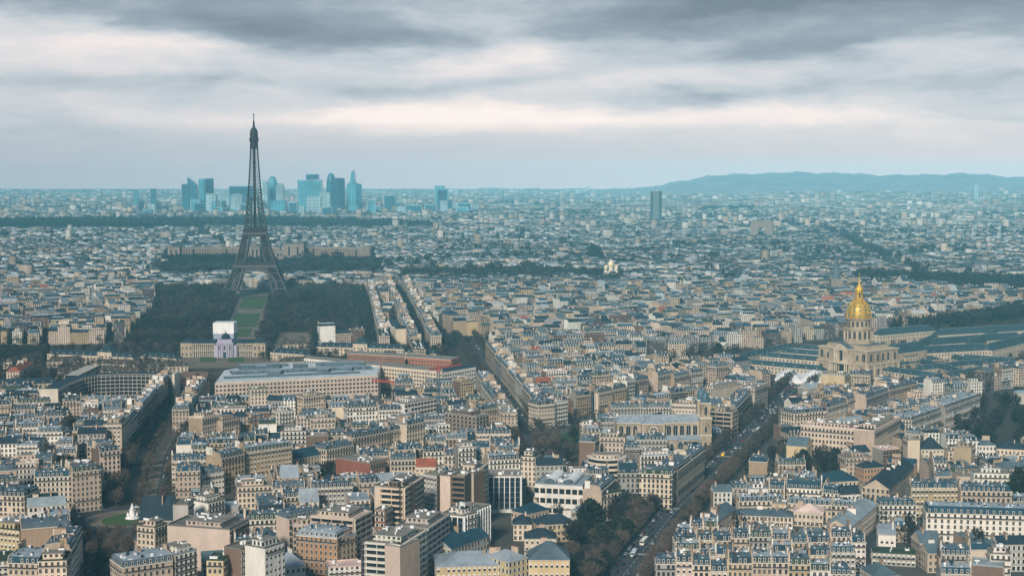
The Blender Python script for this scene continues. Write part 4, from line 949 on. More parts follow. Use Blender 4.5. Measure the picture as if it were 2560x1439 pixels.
# ------------------------------------------------------------------ iron tower
TW = P(640, 736); 
def tower():
    dirv = TW-P(563, 892); ang = atan2(dirv[1], dirv[0])-pi/2
    E = empty('iron_tower', (TW[0], TW[1], 0), ang); tag(E, 'tall dark iron lattice tower with four splayed legs standing above the long lawn', 'tower')
    KW = [(0, 62.5), (12, 55), (25, 48.5), (40, 42), (57, 35.5), (75, 29.5), (95, 24), (115, 20), (135, 16.8), (160, 13.6), (190, 10.6), (220, 8.4), (250, 6.7), (276, 5.6)]
    KS = [(0, 26), (57, 16.5), (115, 11.2), (150, 8.8), (176, 7.6), (200, 9.8)]
    def ip(K, z):
        if z <= K[0][0]: return K[0][1]
        for (a, b), (c, d) in zip(K[:-1], K[1:]):
            if z <= c: return b+(d-b)*(z-a)/(c-a)
        return K[-1][1]
    zs = [2, 14, 27, 41, 54, 62, 75, 88, 101, 112, 119, 129, 139, 149, 158, 167, 176]
    for sx in (-1, 1):
        for sy in (-1, 1):
            mb = MB(); prev = None
            for i, z in enumerate(zs):
                w = ip(KW, z); s = ip(KS, z); c4 = [(sx*w, sy*w, z), (sx*(w-s), sy*w, z), (sx*(w-s), sy*(w-s), z), (sx*w, sy*(w-s), z)]
                big = 2.0 if z < 60 else (1.6 if z < 118 else 1.15)
                if prev is not None:
                    for k in range(4):
                        j = (k+1) % 4
                        mb.bar(prev[k], c4[k], big*.9, 1)
                        mb.bar(prev[k], c4[j], big*.42); mb.bar(prev[j], c4[k], big*.42)
                        mb.bar(c4[k], c4[j], big*.55, 1 if z < 60 else 0)
                        # secondary lattice
                        pm = [(prev[k][q]+c4[k][q])/2 for q in range(3)]; pn = [(prev[j][q]+c4[j][q])/2 for q in range(3)]
                        mb.bar(pm, pn, big*.32)
                        if z < 118:
                            m0 = [(prev[k][q]+prev[j][q])/2 for q in range(3)]; m1 = [(c4[k][q]+c4[j][q])/2 for q in range(3)]
                            for p_, q_ in ((m0, pm), (m0, pn), (m1, pm), (m1, pn)): mb.bar(p_, q_, big*.26)
                            mb.bar(m0, m1, big*.26)
                prev = c4
            mb.build('leg', ['iron', 'arch_iron'], E)
            w = 62.5; s = 26; fb = MB()
            for a in (0, 1):
                for b in (0, 1):
                    cx = sx*(w-a*s); cy = sy*(w-b*s); fb.box(cx-5, cx+5, cy-5, cy+5, 0, 3.5, 0)
            fb.build('masonry_footing', ['masonry'], E)
    # arches and the first gallery frieze on each side
    for k in range(4):
        c, s = cos(k*pi/2), sin(k*pi/2)
        def T(x, z, off=0): 
            y = -(ip(KW, max(z, 2))-0.2)+off; return (x*c-y*s, x*s+y*c, z)
        mb = MB(); N = 22; r0, r1 = 36.5, 40.0
        for i in range(N):
            a0, a1 = pi*i/N, pi*(i+1)/N
            zc = 12.5
            def pt(r, a): return T(-r*cos(a), zc+r*sin(a)*.93)
            mb.bar(pt(r0, a0), pt(r0, a1), 1.3); mb.bar(pt(r1, a0), pt(r1, a1), 1.5); mb.bar(pt(r0, a0), pt(r1, a1), .7); mb.bar(pt(r1, a0), pt(r0, a1), .7); mb.bar(pt(r0, a0), pt(r1, a0), .8)
        mb.build('arch', ['arch_iron'], E)
        mb = MB(); n = 26
        for i in range(n):
            x0 = -35+70*i/n; x1 = -35+70*(i+1)/n
            for z0, z1 in ((49.5, 55),):
                mb.bar(T(x0, z0, 1), T(x1, z1, 1), .6); mb.bar(T(x0, z1, 1), T(x1, z0, 1), .6); mb.bar(T(x0, z0, 1), T(x0, z1, 1), .7)
        mb.bar(T(-37, 49, 1), T(37, 49, 1), 1.2); mb.bar(T(-37, 55, 1), T(37, 55, 1), 1.4)
        mb.build('frieze', ['arch_iron'], E)
    def ringdeck(name, ro, ri, z0, z1, mat='iron'):
        mb = MB()
        for a in ((-ro, ro, -ro, -ri), (-ro, ro, ri, ro), (-ro, -ri, -ri, ri), (ri, ro, -ri, ri)): mb.box(a[0], a[1], a[2], a[3], z0, z1, 0, bottom=True)
        return mb
    d1 = ringdeck('d', 37.5, 17, 55, 57.6)
    for a in ((-38.2, 38.2, -38.2, -37), (-38.2, 38.2, 37, 38.2), (-38.2, -37, -37, 37), (37, 38.2, -37, 37)): d1.box(a[0], a[1], a[2], a[3], 57.6, 60.4, 0, bottom=True)
    d1.build('first_platform', ['iron'], E); bb = MB(); rg = 38.6
    for a in ((-rg, rg, -rg, -rg+.4), (-rg, rg, rg-.4, rg), (-rg, -rg+.4, -rg+.4, rg-.4), (rg-.4, rg, -rg+.4, rg-.4)): bb.box(a[0], a[1], a[2], a[3], 51.5, 55.4, 0, bottom=True)
    bb.build('frieze_band', ['arch_iron'], E)
    for sx in (-1, 1):
        b = MB(); b.box(sx*26-7, sx*26+7, -11, 11, 57.6, 63.5, 0); b.build('pavilion', ['masonry'], E)
    b = MB(); b.box(-11, 11, -33, -20, 57.6, 63.0, 0); b.build('pavilion', ['iron'], E)
    d2 = ringdeck('d', 20.5, 6, 112, 115.5); d2.box(-21, 21, -21, -20, 115.5, 118, 0, bottom=True); d2.box(-21, 21, 20, 21, 115.5, 118, 0, bottom=True)
    d2.box(-21, -20, -20, 20, 115.5, 118, 0, bottom=True); d2.box(20, 21, -20, 20, 115.5, 118, 0, bottom=True)
    d2.box(-13, 13, -13, 13, 118, 122, 0, bottom=True)
    for sgn in (-1, 1):
        for i in range(12):
            x = -18+3*i; d2.bar((x, sgn*20, 105), (x+3, sgn*20, 112), .7); d2.bar((x+3, sgn*20, 105), (x, sgn*20, 112), .7); d2.bar((sgn*20, x, 105), (sgn*20, x+3, 112), .7)
        d2.bar((-19, sgn*20.5, 105), (19, sgn*20.5, 105), 1.4); d2.bar((sgn*20.5, -19, 105), (sgn*20.5, 19, 105), 1.4)
    d2.build('second_platform', ['iron'], E); bb = MB(); rg = 21.4
    for a in ((-rg, rg, -rg, -rg+.4), (-rg, rg, rg-.4, rg), (-rg, -rg+.4, -rg+.4, rg-.4), (rg-.4, rg, -rg+.4, rg-.4)): bb.box(a[0], a[1], a[2], a[3], 109, 112.4, 0, bottom=True)
    bb.build('frieze_band', ['arch_iron'], E)
    # upper shaft
    mb = MB(); zs2 = [176+i*5.9 for i in range(18)]; prev = None
    for z in zs2:
        z = min(z, 276); w = ip(KW, z); c8 = [(w, w, z), (-w, w, z), (-w, -w, z), (w, -w, z)]
        if prev is not None:
            for k in range(4):
                j = (k+1) % 4
                mb.bar(prev[k], c8[k], 1.25); mb.bar(c8[k], c8[j], .8)
                mp = [(prev[k][q]+prev[j][q])/2 for q in range(3)]; mq = [(c8[k][q]+c8[j][q])/2 for q in range(3)]
                mb.bar(mp, mq, .95)
                mb.bar(prev[k], mq, .6); mb.bar(prev[j], mq, .6)
        prev = c8
    mb.build('upper_shaft', ['iron'], E)
    lb = MB(); lb.box(-2.2, 2.2, -2.2, 2.2, 116, 276, 0)
    for z in range(124, 276, 8): lb.box(-3.2, 3.2, -3.2, 3.2, z, z+.8, 0, bottom=True)
    lb.build('lift_shaft', ['iron'], E)
    b = MB(); b.lathe([(5.6, 262), (6.2, 270), (7.6, 275), (8.5, 276), (8.5, 280.5), (7.2, 280.8), (7.0, 287), (7.4, 287.3), (6.8, 291), (6.0, 295), (3.8, 298), (2.2, 300), (2.0, 304)], 16, 0); b.build('top_cabin', ['iron'], E)
    b = MB(); b.lathe([(1.7, 303), (1.5, 311), (.75, 311.5), (.6, 322), (.5, 324)], 8, 0); b.box(-2.6, 2.6, -.3, .3, 321.6, 322.4, 0, bottom=True); b.box(-.3, .3, -2.6, 2.6, 319.6, 320.3, 0, bottom=True)
    b.build('antenna', ['iron'], E)
tower()

# ------------------------------------------------------------------ gilded dome church
def dome_church():
    A = P(2042, 933); B = P(2168, 950); A, B, t, n = rect_from(A, B, 54); rz = atan2(t[1], t[0])
    # keep it square
    Wd = float(np.linalg.norm(B-A)); d = 54.0
    mark(corners(A, B, n, d))
    E = empty('domed_church', (A[0], A[1], 0), rz); tag(E, 'honey stone church with a gilded dome and lantern above a columned front', 'church')
    cx, cy = Wd/2, d/2
    b = MB(); b.box(0, Wd, 0, d, 0, 16.5, 0, 1); b.box(1.2, Wd-1.2, 1.2, d-1.2, 16.5, 32, 0, 1); b.box(-.8, Wd+.8, -.8, d+.8, 16.2, 17.3, 2, bottom=True); b.box(.3, Wd-.3, .3, d-.3, 31, 32.4, 2, bottom=True)
    b.box(8, Wd-8, 8, d-8, 32.4, 36.5, 0, 1)
    b.build('wall', ['aged_stone', 'zinc', 'aged_stone_light'], E)
    # portico, two orders
    pc = Wd/2
    por = MB(); por.box(pc-15, pc+15, -3.2, 0, 0, 2, 0); por.box(pc-15, pc+15, -3.4, 0, 15.2, 17.6, 0, bottom=True); por.box(pc-9.5, pc+9.5, -2.6, 0, 30.3, 32.8, 0, bottom=True)
    por.face([(pc-10, -2.8, 32.8), (pc+10, -2.8, 32.8), (pc, -2.8, 38)], 0); por.face([(pc-10, -2.8, 32.8), (pc, -2.8, 38), (pc, 8, 38), (pc-10, 8, 32.8)], 1); por.face([(pc+10, -2.8, 32.8), (pc+10, 8, 32.8), (pc, 8, 38), (pc, -2.8, 38)], 1)
    por.build('portico', ['aged_stone_light', 'zinc'], E)
    for z0, z1, xs in ((2, 15.2, (-14, -11.5, -8, -5.5, 5.5, 8, 11.5, 14)), (17.6, 30.3, (-8.5, -6, -3.6, 3.6, 6, 8.5))):
        for x in xs:
            c = MB(); c.lathe([(1.05, z0), (.95, z0+1), (.85, z1-1.2), (1.1, z1-.6), (1.1, z1)], 10, 0, pc+x, -2.0); c.build('column', ['aged_stone_light'], E)
    b = MB(); b.box(pc-3, pc+3, -.35, -.1, 2, 13, 0, bottom=True); b.box(pc-9.5, pc-5, -.3, -.1, 3, 13, 0, bottom=True); b.box(pc+5, pc+9.5, -.3, -.1, 3, 13, 0, bottom=True); b.build('door', ['glass'], E)  # door, plus dark side panels added as shade behind the columns
    b = MB(); b.box(pc-3.2, pc+3.2, .85, 1.1, 18.5, 29, 0, bottom=True); b.build('portico_shade', ['glass'], E)  # dark panel added as shade behind the upper columns
    for x in (6, Wd-6):
        for z in (4, 20):
            o = link('window', ME_ARCH, E); o.location = (x, -.15 if z < 16 else 1.05, z); o.scale = (1.35, 1, 1.1)
    for x in (pc-20, pc+20):
        o = link('window', ME_ARCH, E); o.location = (x, 1.05, 20); o.scale = (1.0, 1, .8)
    for y in (7, 18, 27, 36, 47):
        for z in (3.5, 20):
            o = link('window', ME_ARCH, E); o.location = (Wd+.15 if z < 16 else Wd-1.05, y, z); o.rotation_euler = (0, 0, pi/2); o.scale = (1.25, 1, 1.05)
    # pilasters on the sides
    for y in (1, 12, 22, 32, 42, 53): pl = MB(); pl.box(Wd, Wd+.6, y-.8, y+.8, 0, 16.2, 0); pl.build('pilaster', ['aged_stone_light'], E)
    for x in (1, Wd-1, pc-17, pc+17): pl = MB(); pl.box(x-.8, x+.8, -.6, 0, 0, 16.2, 0); pl.build('pilaster', ['aged_stone_light'], E)
    b = MB(); b.lathe([(15.5, 36), (15.5, 40), (14.2, 40.2), (14.2, 52), (15.6, 52.4), (15.6, 54), (14, 54.4), (12.6, 54.6), (12.6, 63.5), (14.2, 64), (14.2, 65.3), (12.4, 65.5)], 48, 0, cx, cy); b.build('drum', ['aged_stone'], E)
    for i in range(16):
        a = 2*pi*i/16
        o = link('window', ME_ARCH, E); o.location = (cx+14.25*sin(a), cy-14.25*cos(a), 42.5); o.rotation_euler = (0, 0, a); o.scale = (.95, 1, 1.05)
        o = link('window', ME_ARCH, E); o.location = (cx+12.65*sin(a+pi/16), cy-12.65*cos(a+pi/16), 56); o.rotation_euler = (0, 0, a+pi/16); o.scale = (.85, 1, .8)
        c = MB(); a2 = a+pi/16; c.lathe([(.75, 40.2), (.62, 41), (.58, 51), (.8, 52)], 8, 0, cx+15.1*sin(a2), cy-15.1*cos(a2)); c.build('column', ['aged_stone_light'], E)
    # dome with ribs
    b = MB(); prof = [(12.6, 65.4), (13.0, 67), (12.9, 70), (12.2, 74), (10.8, 78), (8.6, 81.6), (6.0, 84.4), (4.2, 85.6)]
    b.lathe(prof, 48, 0, cx, cy); b.build('dome', ['gold_panel'], E, smooth=True)
    for i in range(12):
        a = 2*pi*i/12; rb = MB()
        for k in range(len(prof)-1):
            (r0, z0), (r1, z1) = prof[k], prof[k+1]
            p0 = (cx+(r0+.15)*cos(a), cy+(r0+.15)*sin(a), z0); p1 = (cx+(r1+.15)*cos(a), cy+(r1+.15)*sin(a), z1); rb.bar(p0, p1, .95)
        rb.build('dome_rib', ['gold'], E)
    tr = MB()
    for i in range(12):
        a = 2*pi*(i+.5)/12
        for z_, r_ in ((68.5, 13.05), (73.5, 12.45), (77.5, 11.1)):
            c0 = (cx+r_*cos(a), cy+r_*sin(a)); tr.box(c0[0]-.45, c0[0]+.45, c0[1]-.45, c0[1]+.45, z_, z_+2.2, 0)
    tr.build('dome_trophies', ['verdigris'], E)
    b = MB(); b.lathe([(5.2, 85.2), (5.4, 87), (4.2, 87.4), (4.1, 96.0), (4.8, 96.5), (4.2, 98.5), (3.0, 101), (1.5, 102.5), (.9, 106), (.2, 113.5)], 14, 0, cx, cy)
    b.box(cx-.15, cx+.15, cy-.15, cy+.15, 113, 116, 0); b.box(cx-.9, cx+.9, cy-.12, cy+.12, 114.6, 114.9, 0); b.build('lantern', ['gold'], E, smooth=False)
    for i in range(4):
        a = pi/4+pi/2*i; o = link('window', ME_ARCH, E); o.location = (cx+4.2*sin(a), cy-4.2*cos(a), 88); o.rotation_euler = (0, 0, a); o.scale = (.55, 1, .85)
    return E, A, t, n, Wd, d
DC, DA, Dt, Dn, DW, Dd = dome_church()
DC.scale = (1, 1, .955)
# nave of the soldiers' church and the hospital wings behind it
def hospital_wings():
    E = empty('veterans_hospital', (DA[0], DA[1], 0), 0); tag(E, 'great stone hospital of many courtyards under blue slate roofs around the gilded dome', 'hospital')
    p = DA+Dt*(DW/2-11)+Dn*54.2
    wing(E, p+Dt*22, p+Dt*22+Dn*80, 22, 20, rise=9, arch=True, dorm=False, wallmat='aged_stone', roofmat='court_slate', ridge=True)
    for u0, v0, u1, v1, d, h in ((2296, 884, 2478, 874, 14, 15), (2480, 876, 2600, 848, 14, 15), (2262, 893, 2294, 889, 18, 15), (2335, 862, 2560, 845, 13, 15), (2290, 876, 2352, 848, 12, 15), (2345, 838, 2600, 824, 13, 15), (2430, 868, 2500, 838, 12, 15), (2200, 838, 2340, 826, 13, 15), (2560, 850, 2640, 830, 12, 15),
                                 (2264, 962, 2560, 911, 12, 8), (2204, 926, 2350, 946, 11, 8), (2215, 917, 2400, 889, 11, 8), (2300, 925, 2520, 902, 10, 8), (2400, 896, 2540, 905, 10, 8), (2290, 905, 2400, 934, 10, 8), (2370, 893, 2470, 920, 10, 8),
                                 (1838, 906, 2056, 926, 12, 9), (1832, 900, 1990, 866, 11, 9), (1900, 890, 2058, 903, 10, 9), (1950, 880, 2058, 888, 10, 9), (1990, 870, 2070, 876, 10, 9)):
        wing(E, P(u0, v0, h), P(u1, v1, h), d, h, rise=7.5 if h > 10 else 4.6, hip=True, nf=3 if h > 10 else 2, by=4.4, roofmat='court_slate', ridge=True, dstep=3, dorm=h < 10 or v0 > 870)
hospital_wings()
def marquee():
    A = P(1936, 958); B = P(2066, 962); A, B, t, n = rect_from(A, B, 40); Wd = float(np.linalg.norm(B-A)); rz = atan2(t[1], t[0])
    E = empty('marquee', (A[0], A[1], 0), rz); tag(E, 'large white marquee tent left of the dome portico', 'tent')
    mb = MB(); n_ = 2; dd = 52
    mb.box(0, Wd, 0, dd, 0, 4.0, 0); mb.build('side_wall', ['white_panel'], E)
    rb = MB()
    for k in range(n_):
        x0, x1 = Wd*k/n_, Wd*(k+1)/n_; xm = (x0+x1)/2; z0, z1 = 4.0, 12.5
        for a, b in (((x0, 0), (x1, 0)), ((x1, 0), (x1, dd)), ((x1, dd), (x0, dd)), ((x0, dd), (x0, 0))): rb.face([(*a, z0), (*b, z0), (xm, dd/2, z1)])
    rb.build('canopy', ['white_panel'], E)
marquee()

# ------------------------------------------------------------------ parish church beside the boulevard
def parish_church():
    h = 23.5; A = P(1543, 1056, h); B = P(1748, 1054, h); d = 17
    A, B, t, n = rect_from(A, B, d); Wd = float(np.linalg.norm(B-A)); rz = atan2(t[1], t[0]); mark(corners(A-n*9, B-n*9+t*10, n, d+20))
    E = empty('parish_church', (A[0], A[1], 0), rz); tag(E, 'long stone church with arched windows, a rose window and square towers by the boulevard', 'church')
    b = MB(); b.box(0, Wd, 0, d, 0, h, 0); b.box(-.5, Wd, -.6, d+.6, h-.8, h, 1, bottom=True); b.box(Wd*.29, Wd*.57, -5.5, 0, 0, h, 0); b.box(Wd*.29-.4, Wd*.57+.4, -6, 0, h-.8, h, 1, bottom=True)
    b.box(0, Wd, -8, 0, 0, 10.5, 0)
    b.build('wall', ['aged_stone', 'stone_light'], E)
    r = MB(); r.face([(-.6, -.8, h), (Wd, -.8, h), (Wd, d/2, h+5), (3, d/2, h+5)]); r.face([(Wd, d+.8, h), (-.6, d+.8, h), (3, d/2, h+5), (Wd, d/2, h+5)]); r.face([(-.6, d+.8, h), (-.6, -.8, h), (3, d/2, h+5)])
    xm = Wd*.43
    r.face([(Wd*.29-.5, -6.2, h), (Wd*.57+.5, -6.2, h), (xm, d/2, h+6)]); r.face([(Wd*.57+.5, -6.2, h), (Wd*.57+.5, d/2, h), (xm, d/2, h+6)]); r.face([(Wd*.29-.5, d/2, h), (Wd*.29-.5, -6.2, h), (xm, d/2, h+6)])
    r.face([(0, -8.4, 10.5), (Wd, -8.4, 10.5), (Wd, 0.1, 13.4), (0, .1, 13.4)])
    r.build('roof', ['zinc_light'], E)
    xs = [Wd*q for q in (.05, .135, .22, .63, .71, .79, .87, .95)]
    for x in xs:
        o = link('window', ME_ARCH, E); o.location = (x, -.12, 13.2); o.scale = (1.15, 1, 1.0)
    for i in range(10):
        o = link('window', ME_ARCHS, E); o.location = (Wd*(i+.5)/10, -8.12, 2.5); o.scale = (1.2, 1, 1.5)
    rw = MB(); N = 20
    rw.face([(xm+3.6*cos(2*pi*i/N), -5.65, 17.5+3.6*sin(2*pi*i/N)) for i in range(N)], 1); rw.face([(xm+2.9*cos(2*pi*i/N), -5.75, 17.5+2.9*sin(2*pi*i/N)) for i in range(N)], 0)
    for i in range(4):
        a = pi*i/4; rw.bar((xm-2.9*cos(a), -5.8, 17.5-2.9*sin(a)), (xm+2.9*cos(a), -5.8, 17.5+2.9*sin(a)), .3, 1)
    rw.build('rose_window', ['glass', 'stone_light'], E)
    ap = MB(); ap.lathe([(8, 0), (8, 12), (7.4, 12.2), (5.5, 15), (2.5, 17), (.2, 18)], 20, 0, -7, d/2, ms=[0, 1, 1, 1, 1]); ap.box(-8, 0, 0, d, 0, 13, 0, 1); ap.build('apse', ['aged_stone', 'zinc_light'], E)
    for yy in (-4.5, d-5):
        tb = MB(); x0 = Wd; x1 = Wd+9
        tb.box(x0, x1, yy, yy+9, 0, 27, 0); tb.box(x0-.5, x1+.5, yy-.5, yy+9.5, 26.6, 27.6, 1, bottom=True); tb.box(x0-.4, x1+.4, yy-.4, yy+9.4, 13, 13.8, 1, bottom=True)
        tb.box(x0+1, x1-1, yy+1, yy+8, 27.6, 38.5, 0); tb.box(x0+.5, x1-.5, yy+.5, yy+8.5, 38.2, 39.2, 1, bottom=True)
        t_ = tb.build('bell_tower', ['aged_stone', 'stone_light'], E)
        db = MB(); db.lathe([(3.6, 39.2), (3.6, 41.5), (3.3, 43.5), (2.2, 46), (.6, 47.6), (.5, 49.5), (.1, 51)], 12, 0, Wd+4.5, yy+4.5); db.build('dome', ['blue_slate_m'], t_)
        for (lx, ly, rr) in ((Wd+4.5, yy+.9, 0), (Wd+8.1, yy+4.5, pi/2)):
            o = link('window', ME_ARCH, t_); o.location = (lx, ly, 29.5); o.rotation_euler = (0, 0, rr); o.scale = (.75, 1, .85)
        for (lx, ly, rr, z) in ((Wd+4.5, yy-.1, 0, 16), (Wd+9.1, yy+4.5, pi/2, 16), (Wd+4.5, yy-.1, 0, 3)):
            o = link('window', ME_ARCHS, t_); o.location = (lx, ly, z); o.rotation_euler = (0, 0, rr); o.scale = (1, 1, 1.3)
simple('blue_slate_m', (.06, .12, .17), rough=.5)
parish_church()

# ------------------------------------------------------------------ ministry with its huge zinc roof
def block_poly(name, label, cat, pix, h, wall, roofmat, windows=True, pent=None, fmat='wall', by=3.6, nf=4, storey=None, wsc=(1.3, 1, .8)):
    pts = [P(u, v, h) for u, v in pix]; c = sum(pts)/len(pts); area = sum(pts[i][0]*pts[(i+1) % len(pts)][1]-pts[(i+1) % len(pts)][0]*pts[i][1] for i in range(len(pts)))
    if area < 0: pts.reverse()
    mark([tuple(p) for p in pts]); L_ = [tuple(p-c) for p in pts]
    E = empty(name, (c[0], c[1], 0)); tag(E, label, cat)
    w = MB(); w.prism(L_, 0, h, 0, 0); wo = w.build('wall', ['wall'], E, wall)
    r = MB(); k = .985; r.prism([(p[0]*k, p[1]*k) for p in L_], h, h+.5, 1, 0); ro = r.build('roof', [roofmat, 'stone_light'], E)
    if windows:
        N = len(L_)
        for i in range(N):
            p, q = np.array(L_[i]), np.array(L_[(i+1) % N]); e = q-p; LL = np.linalg.norm(e); e /= LL; nr = np.array((e[1], -e[0])); mid = (p+q)/2+c
            if nr.dot(-mid) < 0: continue
            nb = int(LL/by); more = MB(); cnt_ = 0
            for f in range(nf):
                for b_ in range(nb):
                    s = (b_+.5)*LL/nb; pp = p+e*s; z = h-1.2-(f+1)*(storey or 3.9)+1.2
                    if cnt_ < 46:
                        o = link('window', ME_WINM, E); o.location = (pp[0], pp[1], z); o.rotation_euler = (0, 0, atan2(e[1], e[0])); cnt_ += 1
                    else:
                        q0 = pp-e*1.05+nr*.14; q1 = pp+e*1.05+nr*.14; more.face([(q0[0], q0[1], z), (q1[0], q1[1], z), (q1[0], q1[1], z+1.9), (q0[0], q0[1], z+1.9)], 0)
            if more.f: o = more.build('window', ['glass'], E); o['kind'] = 'stuff'
    return E, c
Em, cm = block_poly('ministry', 'huge cream ministry with a pale zinc roof and rows of small square windows', 'office building',
           [(537, 958), (945, 938), (952, 918), (760, 906), (640, 912), (560, 926)], 24, WALLS['pinkish'], 'white_roof')
b = MB()
for (u0, v0, u1, v1, dd, hh) in ((580, 938, 930, 924, 10, 3.2), (600, 926, 700, 921, 12, 4.5), (640, 932, 668, 931, 14, 6), (735, 927, 770, 926, 14, 6), (790, 917, 910, 915, 12, 3.5), (560, 948, 900, 934, 2, 2.2), (575, 933, 925, 920, 2, 2.4), (620, 921, 720, 917, 8, 3.0), (700, 938, 712, 930, 12, 3.0), (820, 932, 834, 924, 12, 3.0), (880, 928, 894, 921, 12, 3.4)):
    A, B, t, n = rect_from(P(u0, v0, 24), P(u1, v1, 24), dd); b.prism([tuple(np.array(q)-cm) for q in corners(A, B, n, dd)], 24.5, 24.5+hh, 0, 1)
b.build('rooftop_penthouse', ['zinc', 'zinc_light'], Em)
block_poly('office_building', 'long cream office with two rows of dark windows behind the zinc roofed ministry', 'office building', [(760, 896), (950, 915), (950, 906), (768, 889)], 24, WALLS['white'], 'gravel')
block_poly('office_building', 'long cream office wing in the middle of the white range, stepping right', 'office building', [(952, 915), (1104, 930), (1100, 920), (955, 905)], 22, WALLS['cream'], 'gravel')
block_poly('office_building', 'white office end block with four window rows beside the diagonal avenue', 'office building', [(1106, 932), (1190, 918), (1178, 908), (1104, 920)], 22, WALLS['white'], 'slate')
block_poly('office_building', 'long dull red brick range behind the cream offices, left part', 'office building', [(868, 884), (1012, 892), (1010, 884), (872, 877)], 24, WALLS['brick'], 'gravel', nf=3)
block_poly('office_building', 'long bright red brick range behind the cream offices, right part', 'office building', [(1014, 893), (1128, 900), (1150, 892), (1014, 884)], 22, (.34, .11, .06), 'gravel', nf=3)
block_poly('office_building', 'brick hall with a low brown roof between curved building and ministry', 'office building', [(452, 946), (516, 947), (522, 930), (456, 929)], 6, (.28, .14, .09), 'terracotta', windows=False)

# ------------------------------------------------------------------ curved glass office
def curved_office():
    h = 27; px = [(142, 976), (172, 958), (205, 945), (245, 938), (300, 936), (360, 936), (434, 937)]
    pts = [P(u, v, h) for u, v in px]; c = pts[3]
    def off(pl, w): 
        L_, R_ = strip(pl, w); return L_
    back = off(pts, 14); poly = [tuple(p-c) for p in pts]+[tuple(p-c) for p in reversed(back)]
    mark([(p[0]+c[0], p[1]+c[1]) for p in poly])
    E = empty('curved_office', (c[0], c[1], 0)); tag(E, 'curved office with a dark glass and concrete grid front and bare concrete ends, upper left', 'office building')
    w = MB(); w.prism(poly, 0, h, 0, 1); w.build('wall', ['glass', 'concrete'], E)
    for f in range(8):
        z = f*3.6; s = MB(); q = [tuple(p-c) for p in pts]
        fr = [tuple(np.array(p)-c) for p in off(pts, -.9)]
        for i in range(len(q)-1): s.prism([fr[i], fr[i+1], q[i+1], q[i]], z, z+.55, 0, 0, bottom=True)
        s.build('sun_shade', ['concrete'], E)
    m = MB()
    for p, d_ in along(pts, 4.2, -.45): p = p-c; m.box(p[0]-.2, p[0]+.2, p[1]-.2, p[1]+.2, 0, h, 0)
    m.build('mullions', ['concrete'], E)
    for i, (p0, p1) in enumerate(((pts[0], back[0]), (pts[-1], back[-1]))):
        e = (p1-p0)/np.linalg.norm(p1-p0); nn = np.array((-e[1], e[0]))*1.2; a = p0-e*1.2-c; b_ = p1+e-c; mb = MB()
        q = [tuple(a-nn), tuple(b_-nn), tuple(b_+nn), tuple(a+nn)]
        ar = sum(q[k][0]*q[(k+1) % 4][1]-q[(k+1) % 4][0]*q[k][1] for k in range(4))
        if ar < 0: q.reverse()
        mb.prism(q, 0, h+1.6, 0, 0); mb.build('end_wall', ['stone_light'], E)
    # roof edge slab
    r = MB(); r.prism([(p[0]*1.004, p[1]*1.004) for p in poly], h, h+.5, 0, 1); r.build('roof', ['concrete', 'slate'], E)
    p0 = P(196, 938, 22); p1 = P(250, 912, 22); e = wing_flat(E, c, p0, p1, 13, 22, 'rear_wing')
def wing_flat(E, c, A, B, d, h, nm):
    A, B, t, n = rect_from(A, B, d); mark(corners(A, B, n, d)); q = [tuple(np.array(p)-c) for p in corners(A, B, n, d)]; m = MB(); m.prism(q, 0, h, 0, 1)
    for f in range(6): m.prism([tuple(np.array(p)-c) for p in corners(A-n*.8, B-n*.8, n, .7)], f*3.6+.2, f*3.6+.8, 1, 1, bottom=True)
    return m.build(nm, ['glass', 'concrete'], E)
curved_office()
hb(112, 1000, 218, 996, 14, 18, 'bands', 'cream', 'zinc', 'beige block with long salmon window bands in front of the curved office', L='open', Rt='open', cat='office building', name='office_building', penthouse=True, detail=2)

